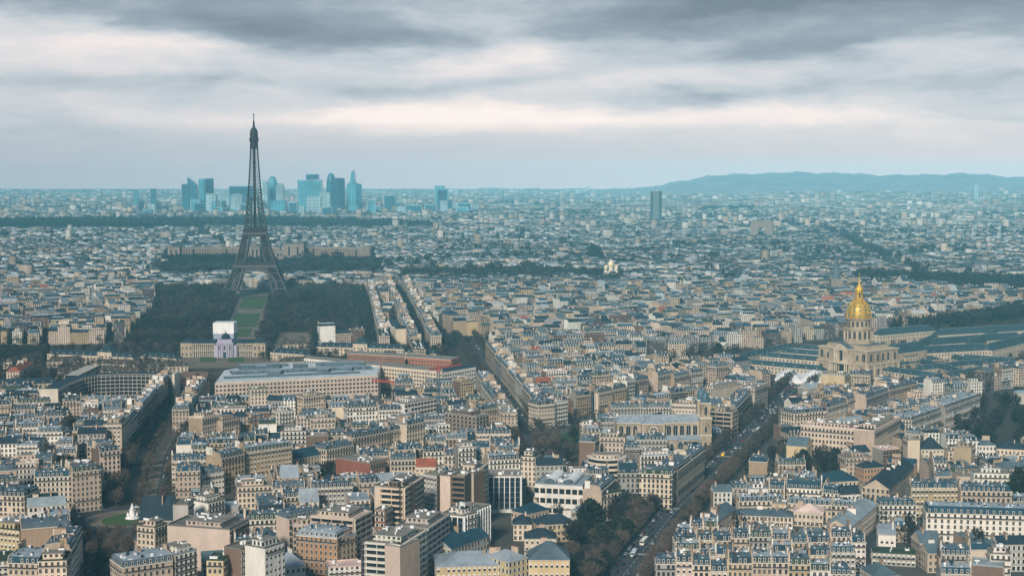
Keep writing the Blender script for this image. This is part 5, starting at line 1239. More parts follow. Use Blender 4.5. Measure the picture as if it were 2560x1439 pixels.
# ------------------------------------------------------------------ military school
def school():
    c0 = P(563, 893); E = empty('military_school', (c0[0], c0[1], 0), 0); tag(E, 'classical stone school with colonnaded wings and a wrapped lavender centre pavilion', 'school')
    s = c0[1]/F   # metres per pixel here
    def bx(x0, x1, y0, y1, z0, z1): return (x0*s, x1*s, y0, y1, z0, z1)
    mark([(c0[0]-115*s, c0[1]-3), (c0[0]+105*s, c0[1]-3), (c0[0]+105*s, c0[1]+30), (c0[0]-115*s, c0[1]+30)])
    w = MB()
    for x0, x1 in ((-112, -82), (70, 101)): w.box(*bx(x0, x1, 0, 20, 0, 17), 0); w.box(*bx(x0-1, x1+1, -.8, 20.8, 16.2, 17.2), 1, bottom=True)
    for x0, x1 in ((-82, -26), (30, 70)): w.box(*bx(x0, x1, 4, 18, 0, 16.5), 2); w.box(*bx(x0, x1, -.3, 18, 15.6, 17), 1, bottom=True); w.box(*bx(x0, x1, -.3, 4, 7.6, 8.3), 1, bottom=True)
    w.build('wall', ['aged_stone', 'aged_stone_light', 'party_or_shade_brown'], E)  # wall behind the columns coloured dark to stand for colonnade shade
    for x0, x1 in ((-82, -26), (30, 70)):
        n = int((x1-x0)/5.2)
        for z0, z1 in ((0, 7.6), (8.3, 15.6)):
            for i in range(n+1):
                x = (x0+2+(x1-x0-4)*i/n)*s; c = MB(); c.lathe([(.55, z0), (.48, z0+.5), (.42, z1-.5), (.6, z1)], 8, 0, x, .5); c.build('column', ['stone_light'], E)
            for i in range(n):
                x = (x0+2+(x1-x0-4)*(i+.5)/n)*s; o = link('window', ME_WIN, E); o.location = (x, 4, z0+1.5); o.scale = (1.2, 1, 1.8)
    for x0, x1 in ((-112, -82), (70, 101)):
        for i in range(3):
            for z in (1.5, 9): o = link('window', ME_WIN, E); o.location = ((x0+(x1-x0)*(i+.5)/3)*s, 0, z); o.scale = (1.5, 1, 2)
    for x0, x1 in ((-113, -81), (69, 102), (-81, -26), (30, 69)):
        r = MB(); a, b_ = x0*s-.5, x1*s+.5; y0, y1 = -1, 21; z = 17; hh = 5 if x1-x0 < 36 else 4
        k = 6 if x1-x0 < 36 else 0
        r.face([(a, y0, z), (b_, y0, z), (b_-k, 10, z+hh), (a+k, 10, z+hh)]); r.face([(b_, y1, z), (a, y1, z), (a+k, 10, z+hh), (b_-k, 10, z+hh)]); r.face([(b_, y0, z), (b_, y1, z), (b_-k, 10, z+hh)]); r.face([(a, y1, z), (a, y0, z), (a+k, 10, z+hh)])
        r.build('roof', ['slate'], E)
    # wrapped centre pavilion
    cp = MB(); cp.box(*bx(-26, 30, -3, 12, 0, 15), 0); cp.box(*bx(-20, 22, -5, 12, 0, 17.5), 0); cp.box(*bx(-21, 23, -5.6, 12, 17, 18.2), 0, bottom=True); cp.box(*bx(-17, 19, -4.6, 12, 18.2, 22), 0)
    cp.face([(-17*s, -5.2, 18.2), (19*s, -5.2, 18.2), (1*s, -5.2, 22)], 0)
    cp.build('centre_pavilion', ['lavender'], E)
    for x in (-16, -10, -4, 6, 12, 18): c = MB(); c.lathe([(.8, 0), (.7, 1), (.6, 16.2), (.9, 17)], 8, 0, x*s, -5.8); c.build('column', ['lavender'], E)
    b_ = MB(); b_.box(*bx(-5, 7, -5.25, -5.1, 0, 7), 0, bottom=True); b_.build('door', ['slate'], E)
    for x in (-12, 1, 14): o = link('window', ME_ARCHS, E); o.location = (x*s, -5.1, 9.5); o.scale = (1, 1, 1.4)
    d_ = MB(); d_.lathe([(5.5, 22), (5.3, 24), (4.4, 26.5), (2.6, 28), (.8, 28.6), (.6, 30), (.1, 31)], 8, 0, 1*s, 3); o = d_.build('dome', ['slate'], E); 
    sc = MB(); sc.box(*bx(-39, 14, 14, 36, 26, 39), 0, bottom=True); sc.box(*bx(-38.5, 13.5, 14.3, 35.7, 0, 26), 1); o = sc.build('scaffold_sheeting', ['white_panel', 'lilac_grey'], None); o.location = (c0[0], c0[1]+8, 0); o.name = 'scaffold_shelter'
    tag(o, 'large white sheeted scaffold box standing behind the lavender pavilion', 'scaffold')
    # long low side ranges
    for (u0, v0, u1, v1, d, h, lab) in ((118, 884, 332, 893, 12, 10, 'long low slate roofed barracks with a square pavilion, left of the school'),
                                    (792, 866, 1010, 872, 12, 10, 'long low slate roofed barracks with a square pavilion, right of the school'),
                                    (-20, 962, 142, 957, 12, 8, 'cream mansard barrack with round dormers at the left edge above the sports cage'),
                                    (362, 918, 470, 915, 12, 7, 'low brown roofed stable range left of the forecourt lawns'),
                                    (230, 908, 352, 912, 11, 6, 'low stable range with a row of arched dormers behind the curved office'),
                                    (676, 880, 760, 886, 12, 10, 'grey slate barrack directly right of the colonnaded school'),
                                    (700, 905, 790, 902, 11, 8, 'brown roofed stable between the school and the red brick ranges'),
                                    (150, 930, 230, 922, 11, 8, 'low brown roofed yard building just left of the curved office rear wing'),
                                    (352, 890, 440, 896, 12, 9, 'slate roofed range joining the school on its left'),
                                    (30, 905, 112, 885, 11, 8, 'plain cream range behind the orange tiled hall'),
                                    (120, 905, 215, 900, 10, 7, 'low grey roofed yard range behind the orange tiled hall, to its right'),
                                    (240, 926, 350, 932, 10, 6, 'brown roofed stable directly behind the curved glass front'),
                                    (1012, 880, 1090, 884, 11, 9, 'slate roofed range at the right end of the school grounds'),
                                    (860, 872, 1000, 876, 9, 7, 'low brown roofed range in front of the right barracks'),
                                    (690, 862, 770, 860, 10, 7, 'sand coloured low hall beside the sand court')):
        a, b2 = P(u0, v0, h), P(u1, v1, h); Eb = empty('barracks', ((a[0]+b2[0])/2, (a[1]+b2[1])/2, 0)); tag(Eb, lab, 'barracks')
        wing(Eb, a, b2, d, h, rise=5, roofmat='slate' if 'slate' in lab or 'mansard' in lab else 'bark', hip=True, by=4.2)
        if 'pavilion' in lab:
            m = (a+b2)/2+(b2-a)*(.0 if u0 > 500 else .18); wing(Eb, m+(a-b2)/np.linalg.norm(a-b2)*9-np.array((0, 2)), m-(a-b2)/np.linalg.norm(a-b2)*9-np.array((0, 2)), 16, 15, rise=8, hip=True, by=4)
    for u0, u1 in ((500, 540), (570, 611)):
        sheet('forecourt_lawn', PX((u0, 905), (u1, 905), (u1, 893.5), (u0, 893.5)), .55, 'lawn')
    sheet('parade_sand', PX((440, 922), (700, 918), (700, 890), (440, 895)), .45, 'sand')
school()
hb(50, 928, 85, 905, 14, 12, 'hip', 'cream', 'red tile', 'cream riding hall with an orange tiled hip roof at the far left', L='open', Rt='open', cat='hall', name='riding_hall', detail=1)

# ------------------------------------------------------------------ long lawn
for i, (u0a, u1a, va, u0b, u1b, vb) in enumerate(((590, 652, 783, 574, 640, 818), (608, 668, 745, 596, 656, 772), (574, 632, 822, 562, 622, 842))):
    sheet('long_lawn', PX((u0b, vb), (u1b, vb), (u1a, va), (u0a, va)), .5, 'lawn')
sheet('sand_path', PX((545, 862), (640, 862), (678, 745), (600, 745)), .40, 'sand')
sheet('sand_court', PX((690, 862), (775, 862), (775, 832), (700, 832)), .42, 'sand')
for k_, q_ in enumerate((((380, 778), (560, 772), (560, 765), (380, 769)), ((672, 768), (900, 764), (900, 758), (672, 761)), ((330, 842), (545, 836), (545, 828), (330, 832)), ((650, 815), (840, 811), (840, 804), (650, 807)))): sheet('sand_path', PX(*q_), .43+.01*k_, 'sand')
sheet('tower_forecourt', PX((590, 742), (700, 742), (700, 712), (590, 712)), .41, 'pavement')

# ------------------------------------------------------------------ curved palace beyond the tower
def palace():
    Y0 = P(760, 655)[1]; s = Y0/F
    def X(u): return (u-1280)*s*1.0
    E = empty('curved_palace', (X(735), Y0, 0)); tag(E, 'pale stone palace with two long curved colonnaded wings beyond the iron tower', 'palace')
    x0 = X(735)
    for side, us in ((-1, [(700, 0), (640, 22), (560, 30), (480, 16), (425, -10)]), (1, [(712, 0), (780, 26), (840, 24), (890, 6), (925, -20)])):
        for (ua, ya), (ub, yb) in zip(us[:-1], us[1:]):
            a = np.array((X(ua)-x0, ya)); b_ = np.array((X(ub)-x0, yb)); q = [a, b_] if a[0] < b_[0] else [b_, a]
            m = MB(); dd = np.array((0, 22)); m.prism([tuple(q[0]), tuple(q[1]), tuple(q[1]+dd), tuple(q[0]+dd)], 0, 34, 0, 1); m.prism([tuple(q[0]-(0, 1)), tuple(q[1]-(0, 1)), tuple(q[1]+dd), tuple(q[0]+dd)], 31, 35.5, 1, 1, bottom=True)
            m.build('wing', ['party_or_shade_brown', 'masonry'], E)  # wing wall painted dark as the shade between pillars
            L_ = np.linalg.norm(q[1]-q[0]); n = int(L_/6)
            for i in range(n+1):
                p = q[0]+(q[1]-q[0])*i/n; c = MB(); c.box(p[0]-1.3, p[0]+1.3, p[1]-1, p[1]+.5, 0, 31, 0); c.build('pillar', ['masonry'], E)
    for u0, u1, hh in ((708, 760, 46), (690, 708, 30), (915, 927, 40), (420, 450, 38), (625, 650, 40)):
        m = MB(); m.box(X(u0)-x0, X(u1)-x0, -8, 26, 0, hh, 0); m.box(X(u0)-x0-1, X(u1)-x0+1, -9, 27, hh-2, hh, 1, bottom=True); m.build('pavilion', ['masonry', 'masonry'], E)
        g = MB(); 
        for k in range(2): xx = X(u0)-x0+(X(u1)-X(u0))*(k+.7)/2.4; g.box(xx-2, xx+2, -8.3, -8, 4, hh-8, 0)
        g.build('glazing', ['glass'], E)
    m = MB(); m.box(X(700)-x0, X(745)-x0, -130, -40, 0, 9, 0); m.box(X(703)-x0, X(742)-x0, -90, -20, 9, 18, 0); m.build('terrace', ['masonry'], E)
palace()
# ------------------------------------------------------------------ triumphal arch
def tri_arch():
    Y0 = P(1905, 600)[1]; s = Y0/F; x = (1905-1280)*s
    E = empty('triumphal_arch', (x, Y0, 0), RAD(-14)); tag(E, 'massive stone triumphal arch rising among the far roofs', 'monument')
    Wd = 27*s; H = 50*s*.98
    m = MB(); 
    for a in (-1, 1): m.box(min(a*Wd, a*Wd*.34), max(a*Wd, a*Wd*.34), -14, 14, 0, H*.66, 0)
    m.build('pier', ['masonry'], E)
    m = MB(); m.box(-Wd, Wd, -14, 14, H*.66, H, 0, bottom=True); m.box(-Wd*1.06, Wd*1.06, -15.5, 15.5, H*.70, H*.76, 0, bottom=True); m.box(-Wd*1.04, Wd*1.04, -15, 15, H*.93, H*.96, 0, bottom=True)
    n = 10; r = Wd*.34
    for i in range(n):
        a0, a1 = pi*i/n, pi*(i+1)/n; m.face([(-r*cos(a0), -14.1, H*.66-r+r*sin(a0)), (-r*cos(a1), -14.1, H*.66-r+r*sin(a1)), (-r*cos(a1), -14.1, H*.67), (-r*cos(a0), -14.1, H*.67)], 0)
    m.build('attic', ['masonry'], E)
tri_arch()
CLEAR += [(110, 436, 936, 1036, 1427.0), (537, 945, 938, 1030, 1500.0), (1543, 1775, 1050, 1150, 1190.0), (1473, 1560, 1130, 1190, 1060.0), (2045, 2250, 870, 935, 1600.0), (760, 1190, 905, 955, 1650.0), (1936, 2066, 925, 968, 1500.0), (0, 460, 880, 930, 1650.0), (480, 664, 860, 893, 1760.0), (2204, 2560, 905, 975, 1480.0)]
# ================================================================== towers far away
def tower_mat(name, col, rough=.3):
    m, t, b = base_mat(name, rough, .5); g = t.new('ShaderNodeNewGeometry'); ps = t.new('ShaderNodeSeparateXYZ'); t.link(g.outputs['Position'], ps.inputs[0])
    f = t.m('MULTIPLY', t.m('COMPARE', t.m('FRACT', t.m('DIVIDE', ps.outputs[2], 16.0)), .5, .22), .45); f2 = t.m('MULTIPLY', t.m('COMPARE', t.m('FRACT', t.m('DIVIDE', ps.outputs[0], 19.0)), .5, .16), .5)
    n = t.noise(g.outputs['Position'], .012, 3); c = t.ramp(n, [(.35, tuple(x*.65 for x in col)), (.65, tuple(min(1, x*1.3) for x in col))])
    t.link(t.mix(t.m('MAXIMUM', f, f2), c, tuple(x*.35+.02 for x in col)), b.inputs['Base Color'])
tower_mat('tower_dark', (.003, .06, .12)); tower_mat('tower_mid', (.010, .13, .21)); tower_mat('tower_pale', (.30, .46, .52)); tower_mat('tower_blue', (.07, .30, .40))  # teal of the distant haze is put into these tower colours
def far_tower(u0, u1, vt, vb, Y, mat, shape='box', label='', bands=True):
    xa, z1 = PZ(u0, vt, Y); xb, _ = PZ(u1, vt, Y); _, z0 = PZ(u0, vb, Y); Wd = xb-xa; z0 = 0; d = min(Wd, 60)
    E = empty('skyscraper', ((xa+xb)/2, Y, 0)); tag(E, label, 'skyscraper', 'towers of the business district')
    m = MB(); w = Wd/2; H = z1
    if shape == 'box': m.box(-w, w, 0, d, 0, H, 0, 1)
    elif shape == 'round': m.lathe([(w, 0), (w, H*.9), (w*.96, H*.96), (w*.86, H)], 16, 0, 0, d/2)
    elif shape == 'oval':
        m.lathe([(w*.9, 0), (w, H*.5), (w*.92, H*.8), (w*.7, H*.93), (w*.35, H)], 16, 0, 0, d/2)
    elif shape == 'slantl':
        m.face([(-w, 0, 0), (w, 0, 0), (w, 0, H*.78), (-w, 0, H)]); m.face([(w, 0, 0), (w, d, 0), (w, d, H*.78), (w, 0, H*.78)]); m.face([(-w, d, 0), (-w, 0, 0), (-w, 0, H), (-w, d, H)]); m.face([(-w, 0, H), (w, 0, H*.78), (w, d, H*.78), (-w, d, H)]); m.face([(w, d, 0), (-w, d, 0), (-w, d, H), (w, d, H*.78)])
    elif shape == 'slantr':
        m.face([(-w, 0, 0), (w, 0, 0), (w, 0, H), (-w, 0, H*.85)]); m.face([(w, 0, 0), (w, d, 0), (w, d, H), (w, 0, H)]); m.face([(-w, d, 0), (-w, 0, 0), (-w, 0, H*.85), (-w, d, H*.85)]); m.face([(-w, 0, H*.85), (w, 0, H), (w, d, H), (-w, d, H*.85)]); m.face([(w, d, 0), (-w, d, 0), (-w, d, H*.85), (w, d, H)])
    elif shape == 'arch':
        n = 10; m.face([(-w, 0, 0), (w, 0, 0)]+[(w*cos(pi*i/n), 0, H*.88+H*.12*sin(pi*i/n)) for i in range(n+1)]); m.face([(w, 0, 0), (w, d, 0), (w, d, H*.88), (w, 0, H*.88)])
        for i in range(n): a0, a1 = pi*i/n, pi*(i+1)/n; m.face([(w*cos(a0), 0, H*.88+H*.12*sin(a0)), (w*cos(a0), d, H*.88+H*.12*sin(a0)), (w*cos(a1), d, H*.88+H*.12*sin(a1)), (w*cos(a1), 0, H*.88+H*.12*sin(a1))])
        m.face([(-w, d, 0), (-w, 0, 0), (-w, 0, H*.88), (-w, d, H*.88)])
    elif shape == 'shard':
        m.face([(-w, 0, 0), (w, 0, 0), (w, 0, H*.62), (w*.2, 0, H*.70), (0, 0, H), (-w*.35, 0, H*.96), (-w*.5, 0, H*.72), (-w, 0, H*.64)]); m.face([(w, 0, 0), (w, d, 0), (w, d, H*.62), (w, 0, H*.62)])
        m.face([(w, d, 0), (-w, d, 0), (-w, d, H*.64), (-w*.5, d, H*.72), (-w*.35, d, H*.96), (0, d, H), (w*.2, d, H*.70), (w, d, H*.62)]); m.face([(-w, d, 0), (-w, 0, 0), (-w, 0, H*.64), (-w, d, H*.64)])
        q = [(w, H*.62), (w*.2, H*.70), (0, H), (-w*.35, H*.96), (-w*.5, H*.72), (-w, H*.64)]
        for a, b in zip(q[:-1], q[1:]): m.face([(a[0], 0, a[1]), (a[0], d, a[1]), (b[0], d, b[1]), (b[0], 0, b[1])])
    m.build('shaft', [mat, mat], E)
    if shape == 'box' and Wd > 40:
        f = MB(); f.box(-w-1.5, -w+2, -1, 0, 0, H+2, 0); f.box(w-2, w+1.5, -1, 0, 0, H+2, 0); f.box(-w, w, -1, 0, H-4, H+2, 0); f.build('edge_frame', ['tower_pale' if mat != 'tower_dark' else 'tower_blue'], E)
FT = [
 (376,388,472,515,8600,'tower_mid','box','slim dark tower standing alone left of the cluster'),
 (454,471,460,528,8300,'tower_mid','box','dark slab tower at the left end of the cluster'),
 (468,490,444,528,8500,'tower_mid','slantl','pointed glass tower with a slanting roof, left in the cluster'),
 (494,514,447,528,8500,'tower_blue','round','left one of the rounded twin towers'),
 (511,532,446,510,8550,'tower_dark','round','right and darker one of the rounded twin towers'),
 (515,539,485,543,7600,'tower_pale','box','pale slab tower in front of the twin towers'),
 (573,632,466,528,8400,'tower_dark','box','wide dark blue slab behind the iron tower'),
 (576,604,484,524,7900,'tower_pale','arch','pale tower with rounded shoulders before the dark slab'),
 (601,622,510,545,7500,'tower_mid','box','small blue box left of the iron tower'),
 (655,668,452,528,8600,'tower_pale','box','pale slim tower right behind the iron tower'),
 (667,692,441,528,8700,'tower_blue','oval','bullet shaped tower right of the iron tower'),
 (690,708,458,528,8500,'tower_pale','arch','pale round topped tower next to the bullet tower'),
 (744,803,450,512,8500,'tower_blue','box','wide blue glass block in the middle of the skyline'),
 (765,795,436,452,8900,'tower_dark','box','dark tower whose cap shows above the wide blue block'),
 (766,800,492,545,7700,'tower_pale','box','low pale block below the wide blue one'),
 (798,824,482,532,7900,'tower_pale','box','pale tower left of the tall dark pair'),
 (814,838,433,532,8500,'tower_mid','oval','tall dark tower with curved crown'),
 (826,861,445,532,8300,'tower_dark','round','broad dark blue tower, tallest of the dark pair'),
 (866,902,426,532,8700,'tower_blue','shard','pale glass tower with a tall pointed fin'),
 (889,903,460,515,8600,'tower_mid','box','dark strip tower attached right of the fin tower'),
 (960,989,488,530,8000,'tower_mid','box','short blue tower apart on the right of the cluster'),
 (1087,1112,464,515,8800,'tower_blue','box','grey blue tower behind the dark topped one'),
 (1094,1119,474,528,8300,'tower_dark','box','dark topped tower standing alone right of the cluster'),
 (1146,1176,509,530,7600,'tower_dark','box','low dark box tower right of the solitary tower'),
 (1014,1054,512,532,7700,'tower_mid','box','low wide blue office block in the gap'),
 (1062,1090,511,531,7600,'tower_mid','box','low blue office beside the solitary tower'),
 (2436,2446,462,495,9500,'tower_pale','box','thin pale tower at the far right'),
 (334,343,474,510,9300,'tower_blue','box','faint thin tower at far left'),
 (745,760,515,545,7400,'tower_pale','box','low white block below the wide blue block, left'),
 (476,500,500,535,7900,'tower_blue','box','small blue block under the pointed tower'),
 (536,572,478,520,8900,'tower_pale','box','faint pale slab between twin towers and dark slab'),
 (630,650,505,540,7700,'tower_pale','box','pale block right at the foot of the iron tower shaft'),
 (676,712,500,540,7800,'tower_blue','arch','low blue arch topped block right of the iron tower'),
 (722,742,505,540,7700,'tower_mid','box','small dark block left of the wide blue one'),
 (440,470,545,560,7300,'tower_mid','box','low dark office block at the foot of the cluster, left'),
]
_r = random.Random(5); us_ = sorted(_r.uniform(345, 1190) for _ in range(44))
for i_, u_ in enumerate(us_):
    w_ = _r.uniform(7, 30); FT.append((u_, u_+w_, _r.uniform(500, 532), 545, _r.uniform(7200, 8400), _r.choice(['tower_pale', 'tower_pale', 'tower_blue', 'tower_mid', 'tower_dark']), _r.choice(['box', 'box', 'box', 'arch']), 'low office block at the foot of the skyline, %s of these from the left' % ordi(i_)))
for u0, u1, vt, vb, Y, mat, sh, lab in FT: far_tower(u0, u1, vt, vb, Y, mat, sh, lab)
tower_mat('tower_slate', (.045, .085, .11)); simple('rib_grey', (.20, .25, .28))
def congress_tower():
    Y = P(1641, 562)[1]; xa, H = PZ(1628, 478, Y); xb, _ = PZ(1655, 478, Y); w = (xb-xa)/2
    E = empty('hotel_tower', ((xa+xb)/2, Y, 0)); tag(E, 'solitary ribbed hotel slab tower above the right middle roofs', 'skyscraper')
    m = MB(); q = [(-w, 6), (-w*.6, 0), (w*.4, -6), (w, 2), (w, 26), (-w, 30)]; m.prism(q, 0, H, 0, 0); m.build('shaft', ['tower_slate'], E)
    r = MB()
    for i in range(9):
        a = i/8; x = -w*.6+(w*1.0)*a; y = 0-6*a; r.box(x-.7, x+.7, y-1.2, y+.3, 0, H+1, 0)
    r.build('ribs', ['rib_grey'], E)
    b = MB(); b.box(-w*.5, w*.5, 4, 18, H, H+8, 0); b.lathe([(.9, H+8), (.5, H+26)], 6, 0, 0, 10); b.build('antenna', ['tower_pale'], E)
congress_tower()
def onion_church():
    c = P(1527, 702); E = empty('onion_domed_church', (c[0], c[1], 0)); tag(E, 'small church with one large and four small golden onion domes among the middle roofs', 'church')
    b = MB(); b.box(-14, 14, -10, 14, 0, 20, 0); b.build('wall', ['stone_light'], E)
    for x, y, s in ((0, 0, 1.5), (-11, -6, .8), (11, -6, .8), (-8, 9, .8), (8, 9, .8)):
        d = MB(); z = 20; d.lathe([(3*s, z), (3*s, z+6*s), (4.2*s, z+8*s), (4.2*s, z+10*s), (2.6*s, z+13*s), (.6*s, z+15*s), (.1, z+18*s)], 12, 0, x, y, ms=[1, 0, 0, 0, 0, 0]); d.build('dome', ['pale_gold', 'stone_light'], E, smooth=False)
simple('pale_gold', (.85, .72, .50), rough=.4, metal=.3); onion_church()
def spire_church(u, v, H, lab, w=14):
    c = P(u, v); E = empty('spired_church', (c[0], c[1], 0)); tag(E, lab, 'church')
    b = MB(); b.box(-w/2, w/2, 0, w, 0, H*.45, 0); b.build('wall', ['masonry'], E)
    b = MB(); b.lathe([(w*.42, H*.45), (w*.3, H*.62), (.2, H)], 8, 0, 0, w/2); b.build('spire', ['zinc'], E)
    b = MB(); b.box(-w/2, w/2, w, w*3.5, 0, H*.3, 0); b.build('nave', ['masonry'], E)
spire_church(2092, 745, 75, 'grey stone church spire left of the gilded lantern', 20)
spire_church(2336, 590, 90, 'thin dark spire far away on the right')
spire_church(1905-170, 620, 60, 'pale church tower among roofs left of the triumphal arch')

def crane(u, vb, vt, lab, jib):
    c = P(u, vb); Y = c[1]; _, H = PZ(u, vt, Y); E = empty('tower_crane', (c[0], c[1], 0)); tag(E, lab, 'crane')
    m = MB(); w = 1.1
    for z in np.arange(0, H, 2.4):
        z2 = min(z+2.4, H); q = [(-w, -w), (w, -w), (w, w), (-w, w)]
        for k in range(4):
            j = (k+1) % 4; m.bar((*q[k], z), (*q[k], z2), .6); m.bar((*q[k], z), (*q[j], z2), .35)
    m.build('mast', ['crane_steel'], E)
    m = MB(); m.box(-1.3, 1.3, -1.3, 1.3, H, H+2.6, 0); m.build('cab', ['crane_red'], E)
    d = Vector((jib[0], jib[1], 0)).normalized(); n = Vector((-d.y, d.x, 0)); L_ = jib[2]; m = MB(); K = int(L_/3)
    for i in range(-5, K):
        a = d*(i*3); b = d*((i+1)*3); top = Vector((0, 0, H+3.6)); bot = Vector((0, 0, H+2.4))
        m.bar(a+top, b+top, .6); m.bar(a+bot+n*.6, b+bot+n*.6, .4); m.bar(a+bot-n*.6, b+bot-n*.6, .4); m.bar(a+top, b+bot+n*.6, .25); m.bar(b+top, a+bot-n*.6, .25)
    m.build('jib', ['crane_red'], E)
    m = MB(); p = d*-14+Vector((0, 0, H+.6)); m.box(p.x-1.6, p.x+1.6, p.y-1.6, p.y+1.6, p.z, p.z+2.6, 0, bottom=True); m.build('counterweight', ['concrete'], E)
    m = MB(); m.bar((0, 0, H+2), (0, 0, H+8), .6); m.bar((0, 0, H+8), tuple(d*L_*.7+Vector((0, 0, H+3.6))), .16); m.bar((0, 0, H+8), tuple(d*-12+Vector((0, 0, H+3.6))), .16); m.build('tie_bars', ['crane_red'], E)
crane(1096, 1060, 928, 'tall blue grey tower crane with a red jib in the centre of the picture', (.75, 1.0, 34))
crane(985, 1015, 962, 'smaller red jibbed crane left of the tall one', (-1.0, .45, 26))

# statue monument on the round lawn
def monument():
    c = P(331, 1296); E = empty('monument', (c[0], c[1], 0)); E.scale = (.82, .82, .82); tag(E, 'white marble monument with a seated figure on a stepped base on the round lawn', 'monument')
    b = MB(); b.lathe([(5.6, .4), (5.4, 1.4), (4.4, 1.5), (4.3, 2.6), (3, 2.8), (2.4, 3.8), (2.2, 7), (2.7, 7.4)], 12, 0); b.build('pedestal', ['white_panel'], E)
    b = MB(); b.lathe([(1.5, 7.4), (1.6, 8.4), (1.2, 9.3), (.9, 10.2), (1.0, 10.8), (.45, 11.2), (.5, 11.7), (.35, 12.1), (.1, 12.3)], 10, 0, 0, .1); b.box(-1.0, 1.0, -1.9, -.4, 7.4, 8.7, 0); b.build('statue', ['white_panel'], E)
    for i in range(6):
        a = 2*pi*i/6; b = MB(); x, y = 3.7*cos(a), 3.7*sin(a); b.lathe([(.7, 2.6), (.75, 3.6), (.5, 4.4), (.25, 4.7), (.3, 5.1), (.1, 5.3)], 8, 0, x, y); b.build('figure', ['white_panel'], E)
monument()
# gas-holder like round pavilion and tent at the right edge
def round_hall():
    c = P(2560, 1010); E = empty('round_pavilion', (c[0]+2, c[1]+8, 0)); tag(E, 'pale grey cylindrical pavilion cut by the right edge beside the woods', 'pavilion')
    b = MB(); b.lathe([(9, 0), (9, 11), (8.6, 11.2), (8.2, 10.6), (.1, 10.7)], 24, 0, ms=[0, 1, 1, 1]); b.build('wall', ['concrete', 'tower_pale'], E)
round_hall()
# green sports cage lines at the left edge
def cage():
    A = P(-30, 1006); B = P(52, 1000); E = empty('sports_cage', (A[0], A[1], 0)); tag(E, 'green metal hoops of a covered sports ground at the left edge', 'sports cage')
    n = 9
    for i in range(n):
        x = (B[0]-A[0])*i/(n-1); b = MB(); pr = None
        for k in range(9):
            a = pi*k/8; p = (x+6*sin(a)*.3, 14-14*cos(a), .3+7*sin(a))
            if pr: b.bar(pr, p, .45)
            pr = p
        b.build('hoop', ['tower_pale'], E)
cage()

# ------------------------------------------------------------------ hills on the horizon
def hills():
    def ridge(name, pts, Y, depth, mat='hazed_hill'):
        us = np.linspace(pts[0][0], pts[-1][0], 160); vs = np.interp(us, [p[0] for p in pts], [p[1] for p in pts])
        X = []; Z = []
        for i, (u, v) in enumerate(zip(us, vs)):
            x, z = PZ(u, v, Y); X.append(x); Z.append(max(z, 1)+9*sin(i*.37)*sin(i*.11)+6*sin(i*.93+1)+4*sin(i*2.3))
        X = np.array(X); Z = np.array(Z); rows = [0, .08, .2, .38, .6, .8, 1.0, 1.3, 1.8]; hz = [-.02, .10, .24, .45, .72, .90, 1.0, .9, .3]
        V = []; Fc = []; n = len(X)
        for r, k in zip(rows, hz):
            for i in range(n): V.append((X[i]*(Y+(r-1)*depth)/Y, Y+(r-1)*depth, max(-1, Z[i]*k+ (6*sin(i*.9+r*9) if 0 < k < 1 else 0)*.6)))
        for a in range(len(rows)-1):
            for i in range(n-1): Fc.append((a*n+i, a*n+i+1, (a+1)*n+i+1, (a+1)*n+i))
        me = mesh_from(name, V, Fc, None, [MATS[mat]], None, True); o = link(name, me); o['kind'] = 'structure'
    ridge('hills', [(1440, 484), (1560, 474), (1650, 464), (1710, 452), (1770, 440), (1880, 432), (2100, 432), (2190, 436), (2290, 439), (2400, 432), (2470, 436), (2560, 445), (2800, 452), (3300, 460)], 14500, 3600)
    ridge('hills', [(-700, 473), (0, 477), (300, 475), (700, 473), (1000, 474), (1300, 472), (1800, 475)], 18300, 1200, 'hazed_ridge')
hills()

# ================================================================== fill: blocks of buildings on a turned street grid per district
SEEDS = [  # (u,v on the ground, angle of street in degrees, block w, block d)
 (80, 1400, 20, 60, 46), (130, 1120, 8, 62, 44), (250, 1060, 14, 60, 44), (40, 1040, 4, 60, 44), (560, 1300, 12, 60, 46), (620, 1180, 8, 64, 48), (600, 1040, 6, 60, 46), (800, 1230, 16, 60, 46), (740, 1080, 10, 58, 44),
 (960, 1110, 12, 60, 44), (1060, 1020, 10, 56, 42), (1180, 1120, 4, 60, 44), (940, 1420, 14, 60, 46), (1330, 960, 24, 60, 46), (1450, 930, 16, 64, 46), (1600, 900, 14, 60, 46), (1500, 1200, 4, 50, 42),
 (1850, 1010, 40, 50, 42), (1780, 1290, 2, 60, 34), (1900, 1370, 1, 70, 32), (2100, 1290, 2, 60, 34), (2090, 1060, 20, 56, 44), (2200, 1160, 22, 56, 42), (2420, 1180, 4, 60, 42), (2400, 1430, 3, 60, 42), (2500, 1250, 2, 64, 42), (2560, 1120, 3, 60, 40),
 (150, 800, 28, 72, 52), (60, 850, 12, 70, 50), (250, 760, 30, 72, 52), (100, 700, 6, 90, 60), (300, 680, 18, 80, 56), (880, 790, 2, 40, 60), (985, 800, -2, 46, 60), (985, 730, -2, 46, 64),
 (1200, 800, 22, 76, 52), (1350, 830, 24, 76, 54), (1150, 740, 12, 80, 56), (1350, 750, 10, 84, 58), (1550, 810, 20, 76, 54), (1600, 740, 6, 84, 60), (1800, 810, 14, 76, 54), (1850, 740, 10, 84, 58), (2050, 770, 16, 80, 56), (2300, 770, 24, 80, 54), (2500, 760, 8, 84, 56),
]
SW = [(P(u, v), RAD(a), bw, bd) for u, v, a, bw, bd in SEEDS]
SXY = np.array([s[0] for s in SW])
WCH = ['cream']*3+['beige']*4+['white']*3+['grey', 'tan', 'pinkish', 'tan', 'grey', 'grey', 'brown', 'dark', 'ochre', 'beige']
cands = []
